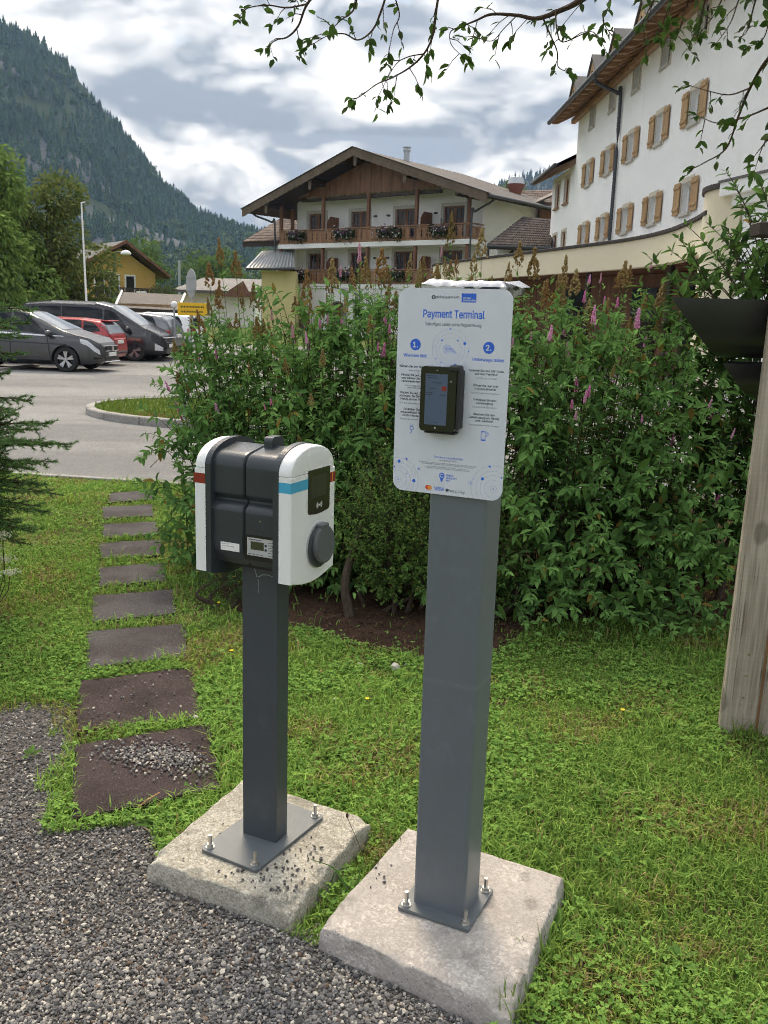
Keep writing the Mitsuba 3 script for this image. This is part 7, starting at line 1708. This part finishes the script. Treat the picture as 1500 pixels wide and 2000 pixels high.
def spirea(base, rad, hts, stems, lean, say, seed, tips=(), low=0, brown=.34, pink=0, ymin=4.3, leafL=.078):
    r = np.random.default_rng(seed); k = thing('spirea_shrub', say, 'shrub', None); lv = Leaves(); st_ = MB(); nb_ = 0
    for i in range(stems):
        a = r.uniform(0, 6.283); q = math.sqrt(r.uniform()); b = A([base[0] + rad[0] * .75 * q * math.cos(a), base[1] + rad[1] * .75 * q * math.sin(a), 0])
        h = r.uniform(*hts) * (1 - .30 * q * q * r.uniform(.2, 1)); t = A([b[0] + lean[0] + (b[0] - base[0]) * .55 + r.normal(0, .06), b[1] + lean[1] + (b[1] - base[1]) * .5 + r.normal(0, .06), h])
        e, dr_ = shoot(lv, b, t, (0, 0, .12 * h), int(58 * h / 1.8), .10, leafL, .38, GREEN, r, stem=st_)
        z = r.uniform()
        if z < brown * (.25 + 1.1 * (h > .80 * hts[1])): M_ = spike_matrix(e, dr_, r.uniform(.09, .17), r); share(k, 'seed_head', SPB[r.integers(0, 5)], M_)
        elif z < brown + pink: M_ = spike_matrix(e, dr_, r.uniform(.05, .09), r); share(k, 'flower_spike', SPP[r.integers(0, 3)], M_)
    for i in range(low):
        x = base[0] + rad[0] * r.uniform(-1.1, 1.1); yb = base[1] - rad[1] * r.uniform(.2, .8); zt = r.uniform(.08, hts[1] * .90) ; yt = max(ymin + .34 * max(0, zt - .2) ** 1.2 + abs(r.normal(0, .10)), ymin)
        b = A([x + r.normal(0, .08), max(yb, yt + .15), max(0, zt - r.uniform(.05, .45))]); t = A([x + r.normal(0, .12), yt, zt])
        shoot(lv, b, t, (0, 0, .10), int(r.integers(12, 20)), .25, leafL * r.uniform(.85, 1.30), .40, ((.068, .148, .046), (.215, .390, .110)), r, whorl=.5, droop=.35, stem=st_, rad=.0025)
    for (px_, py_, Y, pk, L) in tips:        # canes whose flower heads can be told apart in the photograph
        t = at(px_, py_, Y); b = A([t[0] * .93 + base[0] * .07 + r.normal(0, .05), max(Y + .25, base[1] - rad[1] * .5), 0.02]) if Y < base[1] else A([t[0] + r.normal(0, .08) - lean[0] * .6, Y + .1, .02])
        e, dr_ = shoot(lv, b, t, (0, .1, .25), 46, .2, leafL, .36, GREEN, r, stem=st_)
        if pk == 1: share(k, 'flower_spike', SPP[r.integers(0, 3)], spike_matrix(e, dr_ + A([0, 0, .4]), L, r))
        elif pk == 0: share(k, 'seed_head', SPB[r.integers(0, 5)], spike_matrix(e, dr_ + A([0, 0, .3]), L, r))
    part(k, 'stems', st_, 'm_twig', smooth=True, kind='stuff')
    put_leaves(k, 'leaf', lv, 'm_leaf', LEAF8, near=230, shades=6)
    return k
def spike_matrix(e, d, L, r):
    d = unit(d); x = unit(np.cross(d, A([r.normal(), r.normal(), .3]))); y = np.cross(d, x)
    w = r.uniform(.48, .82); return frame(e - d * L * .08, x * L * w, y * L * w, d * L)
spirea((-.80, 6.40, 0), (.50, .70), (1.15, 1.75), 120, (-.08, -.12), 'spirea shrub at the left end of the hedge, leaning over the traffic island', 1, ymin=5.3,
       tips=[(432, 520, 6.2, 0, .20), (462, 540, 6.2, 0, .18), (410, 555, 6.1, 0, .16), (345, 700, 5.9, 0, .14), (352, 760, 5.9, 0, .14), (423, 700, 5.7, 1, .07), (428, 600, 6.0, 0, .2), (495, 600, 6.0, 0, .18), (505, 660, 5.7, 0, .15), (375, 880, 5.6, 2, .1), (348, 905, 5.6, 2, .1), (340, 820, 5.8, 2, .1)], low=330)
spirea((-.15, 6.15, 0), (.48, .75), (1.45, 1.98), 125, (0, -.10), 'spirea shrub with pink spikes behind the charging station', 2, pink=.03, ymin=5.0,
       tips=[(532, 625, 5.7, 1, .07), (572, 660, 5.4, 1, .09), (640, 632, 5.6, 1, .07), (625, 640, 5.6, 1, .06), (665, 540, 5.9, 1, .07), (702, 512, 5.9, 1, .13), (518, 800, 5.0, 1, .05), (530, 790, 5.0, 1, .05), (560, 730, 5.1, 0, .12), (630, 715, 5.2, 0, .13), (608, 790, 5.0, 0, .10), (600, 580, 5.9, 0, .2), (650, 560, 5.9, 0, .2), (585, 860, 4.9, 0, .06)], low=300)
spirea((.50, 6.00, 0), (.48, .75), (1.45, 1.98), 125, (0, -.12), 'spirea shrub behind the white sign with brown seed heads', 3, pink=.05, ymin=4.75,
       tips=[(738, 685, 5.2, 1, .06), (725, 650, 5.3, 0, .12), (745, 540, 5.8, 0, .2), (715, 560, 5.8, 0, .2), (705, 760, 5.0, 0, .10), (745, 765, 5.0, 0, .08), (880, 480, 5.7, 0, .22), (940, 500, 5.7, 0, .18), (862, 500, 5.8, 1, .07), (1012, 520, 5.7, 0, .16)], low=200)
spirea((1.12, 5.75, 0), (.46, .75), (1.35, 1.92), 120, (.02, -.15), 'spirea shrub with three tall pink spikes right of the sign', 4, pink=.10, ymin=4.42,
       tips=[(1074, 662, 4.9, 1, .085), (1158, 632, 4.9, 1, .11), (1243, 640, 4.9, 1, .12), (1040, 545, 5.5, 0, .2), (1065, 600, 5.3, 0, .18), (1100, 560, 5.5, 0, .2), (1150, 555, 5.4, 1, .06), (1172, 552, 5.4, 1, .06), (1140, 590, 5.2, 1, .07), (1180, 595, 5.2, 1, .05), (1205, 600, 5.2, 1, .06), (1215, 560, 5.4, 0, .16), (1290, 590, 5.2, 0, .15), (1255, 615, 5.1, 0, .12), (1195, 735, 4.8, 0, .08), (1177, 1050, 4.5, 1, .02)], low=250)
spirea((1.62, 5.55, 0), (.36, .6), (.8, 1.55), 60, (.0, -.15), 'lower spirea shrub in front of the laurel at the right', 5, brown=.12, pink=.03, ymin=4.42,
       tips=[(1385, 795, 4.7, 1, .055), (1270, 525, 5.3, 1, .05)], low=75)

# ------------------------------------------------------------------ small leaved evergreen between the posts, low yew, laurel
def dense_shrub(name, say, cat, centre, size, twigs, per, L, Wr, cols, seed, m='m_leaf', tpl=LEAF4, near=120, ymin=None, leaf='leaf'):
    r = np.random.default_rng(seed); k = thing(name, say, cat); lv = Leaves(); st_ = MB(); c = A(centre, float); s = A(size, float)
    for i in range(twigs):
        d = unit(r.normal(0, 1, 3) + A([0, -.25, .25])); q = r.uniform(.55, 1.0) ** .7; t = c + d * s * q * (.85 + .3 * meshkit.fbm(d[None] * 2.5, 3, seed)[0])
        if t[2] < .04: t[2] = r.uniform(.04, .15)
        b = c * A([1, 1, .35]) * .45 + t * .55 - A([0, 0, .12 * s[2]])
        shoot(lv, b, t, (0, 0, .05), per, .15, L, Wr, cols, r, whorl=.35, droop=.05, stem=st_ if i % 3 == 0 else None, rad=.002)
    for i in range(6): b = A([c[0] + r.normal(0, .10), c[1] + r.normal(0, .08), 0]); st_.add(tube(smooth_line([b, b + A([r.normal(0, .08), 0, s[2] * .35]), c + r.normal(0, .2, 3) * s], 4), np.linspace(.016, .004, 9), 6, cap=False))
    part(k, 'stems', st_, 'm_bark', smooth=True, kind='stuff'); put_leaves(k, leaf, lv, m, tpl, near=near, shades=5); return k
dense_shrub('box_shrub', 'small leaved evergreen shrub behind the terminal post', 'shrub', (.10, 5.02, .52), (.40, .36, .52), 900, 17, .024, .52, ((.062, .120, .032), (.22, .34, .082)), 11)
dense_shrub('box_shrub', 'small leaved evergreen shrub just right of the terminal post', 'shrub', (.62, 5.0, .50), (.26, .34, .50), 420, 17, .024, .52, ((.060, .118, .032), (.20, .32, .08)), 12)
dense_shrub('box_shrub', 'dark leafy evergreen shrub close to the ground behind the charging station', 'shrub', (-.36, 5.45, .42), (.42, .34, .46), 520, 17, .034, .46, ((.050, .105, .030), (.165, .29, .072)), 14)
dense_shrub('yew_seedling', 'low dark yew behind the charging post beside the path', 'shrub', (-.82, 5.05, .16), (.30, .28, .22), 260, 26, .022, .14, ((.024, .055, .02), (.08, .14, .045)), 13, m='m_needle', tpl=LEAF2, leaf='needle', near=0)
def laurel(say, c, size, n, seed, extra=()):
    r = np.random.default_rng(seed); k = thing('laurel_shrub', say, 'shrub'); lv = Leaves(); st_ = MB(); c = A(c, float); s = A(size, float)
    for i in range(n):
        d = unit(r.normal(0, 1, 3) + A([-.1, -.3, .15])); t = c + d * s * r.uniform(.45, 1.0) ** .6
        if t[2] < .1: t[2] = r.uniform(.1, .5)
        b = c * A([.5, .5, .25]) + t * A([.5, .5, .75]) - A([0, 0, .05])
        shoot(lv, b, t, (0, 0, .06), 12, .3, .105, .40, ((.024, .052, .020), (.075, .150, .036)), r, whorl=.35, droop=.1, stem=st_, rad=.004)
    for px_, py_, Y in extra:
        t = at(px_, py_, Y); b = t + A([r.uniform(.15, .35), r.uniform(.0, .25), -r.uniform(.25, .4)])
        shoot(lv, b, t, (.03, 0, .04), 14, .2, .10, .40, ((.04, .085, .026), (.15, .26, .06)), r, whorl=.3, droop=-.05, stem=st_, rad=.004)
    for i in range(8): b = A([c[0] + r.normal(0, .25), c[1] + r.normal(0, .2), 0]); st_.add(tube(smooth_line([b, b + A([r.normal(0, .12), 0, s[2] * .6]), c + r.normal(0, .35, 3) * s], 5), np.linspace(.022, .006, 11), 6, cap=False))
    part(k, 'stems', st_, 'm_bark', smooth=True, kind='stuff'); put_leaves(k, 'leaf', lv, 'm_leaf_gloss', LEAF8, near=260, shades=5)
laurel('tall glossy laurel shrub at the right edge above the black chute', (2.30, 5.55, 1.35), (.80, .62, 1.05), 360, 21,
       [(1418, 335, 5.2), (1432, 362, 5.2), (1445, 395, 5.1), (1385, 440, 5.1), (1415, 440, 5.1), (1440, 450, 5.1), (1310, 490, 5.1), (1325, 465, 5.1), (1345, 480, 5.1), (1350, 530, 5.0), (1265, 500, 5.0), (1290, 520, 5.0), (1400, 500, 5.0), (1470, 410, 5.1), (1480, 350, 5.2), (1390, 545, 5.0), (1310, 545, 5.0), (1440, 530, 5.0), (1340, 440, 5.2), (1240, 545, 5.0)])
laurel('dark laurel shrub in the shade under the chute, left of the timber post', (2.05, 5.75, .62), (.80, .75, .75), 230, 22)
solo('hedge_trunk', tube(smooth_line([gp(683, 1205, 0), gp(683, 1205, 0) + A([-.03, .05, .2]), gp(683, 1205, 0) + A([.05, .1, .5])], 5), np.linspace(.030, .018, 11), 8), 'm_bark', 'short bare trunk under the shrubs between the posts', 'trunk', smooth=40)

# ------------------------------------------------------------------ spruce at the left edge
sp_ = thing('spruce_tree', 'spruce with dark green branches reaching in at the left edge', 'tree')
r = np.random.default_rng(31); X0, Y0 = -2.95, 4.9
part(sp_, 'trunk', tube([(X0, Y0, 0), (X0, Y0, 1.5), (X0 + .02, Y0, 3.4)], [.07, .05, .01], 9), 'm_bark', smooth=40)
nd = Leaves()
def needle_twig(a, b, n):
    u = r.uniform(0, 1, n)[:, None]; P = a * (1 - u) + b * u; T = unit(b - a); x = unit(np.cross(T, A([0, .1, 1]))); y = np.cross(T, x); t_ = r.uniform(0, 6.28, n)[:, None]
    O = x * np.cos(t_) * 1.15 + y * np.sin(t_) * .8 + A([0, 0, .25]); tone = np.clip(r.normal(.35 + .3 * u[:, 0] ** 3, .25, n), 0, 1)[:, None]
    nd.add(P, O * .9 + T * .75, r.normal(0, 1, (n, 3)), r.uniform(.017, .026, n), .0078, A([.050, .115, .048]) * (1 - tone) + A([.185, .310, .098]) * tone)
def spruce_branch(tip, z0, seed):
    b = A([X0, Y0 + r.normal(0, .05), z0]); tip = A(tip, float); s = np.linspace(0, 1, 10)[:, None]; mid = (b + tip) / 2 + A([0, 0, .06]); c = b * (1 - s) ** 2 + 2 * mid * s * (1 - s) + tip * s ** 2
    mb = MB().add(tube(c, np.linspace(.012, .0022, 10), 6, cap=False)); L = np.linalg.norm(tip - b); T = unit(tip - b); sd = unit(np.cross(T, A([0, 0, 1])))
    m_ = int(L / .030)
    for i in range(m_):
        u = .25 + .74 * (i + .5) / m_; p = b * (1 - u) ** 2 + 2 * mid * u * (1 - u) + tip * u ** 2; sg = 1 if i % 2 else -1
        l2 = (.05 + .24 * (1 - u)) * r.uniform(.75, 1.15); d = unit(T * .85 + sd * sg * r.uniform(.6, .9) + A([0, 0, r.normal(-.10, .30)])); e = p + d * l2
        mb.add(tube([p, e], [.0028, .0012], 4, cap=False)); needle_twig(p, e, int(l2 * 560))
        if l2 > .13:
            for w in (.35, .6):
                for s2 in (-1, 1): p2 = p + d * l2 * w; e2 = p2 + unit(d + sd * s2 * .8 + A([0, 0, r.normal(-.05, .1)])) * l2 * .42; needle_twig(p2, e2, int(l2 * 300)); mb.add(tube([p2, e2], [.0018, .001], 4, cap=False))
    needle_twig(b * .5 + tip * .5, tip, int(L * 260))
    part(sp_, 'branch', mb, 'm_twig', smooth=True)
for i, (tx, ty, dY, dz) in enumerate(((142, 868, -.25, .10), (104, 826, -.1, .10), (62, 782, .1, .12), (108, 902, .05, .06), (112, 965, -.15, .0), (98, 1000, .1, -.02), (76, 838, .15, .10), (60, 905, -.3, .05), (90, 945, .25, 0), (50, 1062, .05, -.05), (36, 1020, -.2, 0), (66, 606, .1, .1), (58, 632, .3, .1), (50, 660, .0, .1), (46, 692, .2, .1), (20, 730, .1, .1), (30, 860, -.35, .05), (40, 960, -.3, .0), (25, 640, -.2, .1), (10, 800, -.1, .1), (20, 1000, .3, 0), (15, 900, .3, 0), (70, 1040, .15, -.05), (80, 990, -.25, 0))):
    t = at(tx, ty, 4.75 + dY); spruce_branch(t, t[2] - dz + r.normal(0, .05), i)
for i in range(22):
    t = at(r.uniform(-60, 92), r.uniform(800, 1055), 4.75 + r.normal(0, .25)); spruce_branch(t, t[2] - r.uniform(-.08, .12), 50 + i)
for i in range(20):
    a_ = r.uniform(.6, 5.7); z_ = r.uniform(.25, 3.1); l_ = .95 * (1 - z_ / 3.6); spruce_branch([X0 + l_ * math.cos(a_), Y0 + l_ * math.sin(a_), z_ - .12], z_, 90 + i)
NEED = (A([[0, .3, 0], [0, -.3, 0], [1, 0, 0]], float), A([[0, 1, 2]]))
put_leaves(sp_, 'needle', nd, 'm_needle', NEED, near=0, stuff='needles')
print('needles', sum(len(x) for x in nd.P))

# ------------------------------------------------------------------ overhanging branches at the top
ot = thing('overhanging_tree', 'leafy tree branches hanging into the top of the view', 'tree')
r = np.random.default_rng(51); ol = Leaves(); LC = ((.036, .058, .028), (.100, .140, .055))
def twig_leaves(p, d, n, L):
    for j in range(n):
        a = r.uniform(0, 6.28); D = unit(d + A([math.cos(a), math.sin(a) * .7, r.normal(-.25, .45)]) * .9); ll = L * r.uniform(.65, 1.2); t_ = r.uniform()
        ol.add(p + d * r.uniform(-.02, .02), D, unit(r.normal(0, .6, 3) + A([0, 0, 1])), ll, ll * r.uniform(.48, .64), A(LC[0]) * (1 - t_) + A(LC[1]) * t_)
def hang(px_pts, Y, r0, r1, dens=1.0, L=.033, side=.08, par=None):
    P = A([at(x, y, Y + dy) for x, y, dy in px_pts]); c = smooth_line(P, 7); n = len(c)
    k = part(ot, 'branch', tube(c, np.linspace(r0, r1, n), 6), 'm_twig', smooth=40)
    T = unit(np.gradient(c, axis=0)); mb = MB(); s = np.r_[0, np.cumsum(np.linalg.norm(np.diff(c, axis=0), axis=1))]
    m_ = max(3, int(s[-1] / .05 * dens))
    for i in range(m_):
        u = s[-1] * (.08 + .92 * (i + r.uniform(.2, .8)) / m_); p = A([np.interp(u, s, c[:, q]) for q in range(3)]); t = A([np.interp(u, s, T[:, q]) for q in range(3)])
        d = unit(t * .7 + unit(r.normal(0, 1, 3)) * .9 + A([0, 0, -.25])); l2 = side * r.uniform(.25, 1.1); e = p + d * l2; m2 = p + d * l2 * .5 + A([0, 0, .006])
        mb.add(tube([p, m2, e], [.0016, .0013, .0008], 4, cap=False)); twig_leaves(e, d, int(r.integers(2, 5)), L)
        if l2 > side * .6: twig_leaves(m2, d, 1, L)
    twig_leaves(c[-1], T[-1], 4, L); part(k, 'twigs', mb, 'm_twig', kind='stuff')
OY = 3.0
hang([(640, -40, 0), (600, 8, 0), (583, 50, .05), (562, 72, .08), (540, 78, .1), (520, 92, .1)], OY, .0045, .0012, 1.0)
hang([(600, 8, 0), (560, 15, .1), (520, 10, .12), (480, 18, .15), (472, 40, .2)], OY, .003, .001, 1.1)
hang([(760, -30, .1), (745, 20, .1), (728, 58, .1), (700, 78, .05), (672, 66, 0), (640, 70, 0), (608, 88, -.05)], OY + .1, .004, .001, 1.1)
hang([(700, -20, -.2), (690, 20, -.15), (665, 40, -.15), (645, 60, -.1)], OY - .1, .003, .001, 1.0)
hang([(860, -30, 0), (852, 20, 0), (845, 70, 0), (828, 105, .05), (800, 132, .1), (765, 152, .1), (735, 165, .12), (700, 190, .15), (678, 192, .15)], OY, .0045, .001, .9)
hang([(828, 105, .05), (795, 112, .1), (770, 130, .15), (735, 195, .2)], OY, .0022, .0009, 1.1)
hang([(770, -10, 0), (780, 30, .1), (768, 60, .1), (758, 110, .1)], OY + .1, .0025, .001, .8)
hang([(1230, -60, 0), (1135, 0, 0), (1100, 18, .05), (1050, 36, .1), (1010, 30, .12), (960, 28, .15), (930, 40, .15), (905, 50, .2)], OY, .010, .002, .9, side=.12)
hang([(1060, 34, .1), (1072, 62, .1), (1088, 100, .1), (1090, 130, .12), (1112, 142, .15)], OY, .003, .001, 1.1)
hang([(1085, 24, .05), (1088, 60, 0), (1100, 82, 0), (1150, 62, -.05), (1168, 70, -.1)], OY, .0025, .001, 1.0)
hang([(905, 50, .2), (880, 62, .2), (882, 88, .2), (905, 112, .22)], OY, .002, .0009, 1.0)
hang([(1010, 30, .12), (985, 55, .1), (960, 80, .1), (925, 70, .1)], OY, .002, .0009, 1.0)
hang([(1200, -40, 0), (1190, 10, 0), (1178, 40, 0), (1195, 70, .05)], OY - .1, .003, .001, .9)
hang([(1560, 60, -.3), (1500, 115, -.2), (1465, 172, -.1), (1442, 228, 0), (1418, 290, .05), (1375, 318, .05), (1352, 330, .08)], OY, .006, .001, .7, L=.035)
hang([(1465, 172, -.1), (1425, 185, 0), (1385, 178, .05), (1340, 165, .1)], OY, .0025, .0009, .9, L=.035)
hang([(1540, 190, -.3), (1490, 215, -.2), (1445, 232, -.1), (1400, 240, 0), (1368, 228, 0)], OY, .0035, .001, .7, L=.036)
hang([(1570, 130, -.2), (1520, 240, -.2), (1470, 310, -.1)], OY, .004, .001, .5, L=.035)
for i in range(9):
    x0 = 1240 + i * 33; hang([(x0 + 70, -60, -.2), (x0 + 40, -5, -.1 + .05 * (i % 3)), (x0 + 22, 30 + 14 * (i % 4), 0), (x0 + r.uniform(-10, 15), 48 + 18 * (i % 3) + (26 if i > 5 else 0), .1)], OY - .2 + .12 * (i % 3), .003, .001, .85, L=.032)
# the limb that carries them, out of the picture
lim = [at(560, -160, OY + .3), at(900, -190, OY + .1), at(1250, -200, OY), at(1600, -120, OY - .2), A([3.3, 3.2, 2.6]), A([3.6, 3.4, 1.4]), A([3.6, 3.4, 0])]
part(ot, 'limb', tube(smooth_line(lim, 8), np.linspace(.012, .13, 49), 9), 'm_bark', smooth=40)
for a_, b_ in (((640, -40), (660, -165)), ((700, -20), (720, -175)), ((760, -30), (780, -180)), ((860, -30), (880, -188)), ((1230, -60), (1260, -200)), ((1200, -40), (1210, -198)), ((770, -10), (800, -182))):
    part(ot, 'branch', tube([at(*a_, OY), at(*b_, OY + .1)], [.004, .007], 6), 'm_twig')
put_leaves(ot, 'leaf', ol, 'm_leaf', LEAF8, near=300, shades=6)
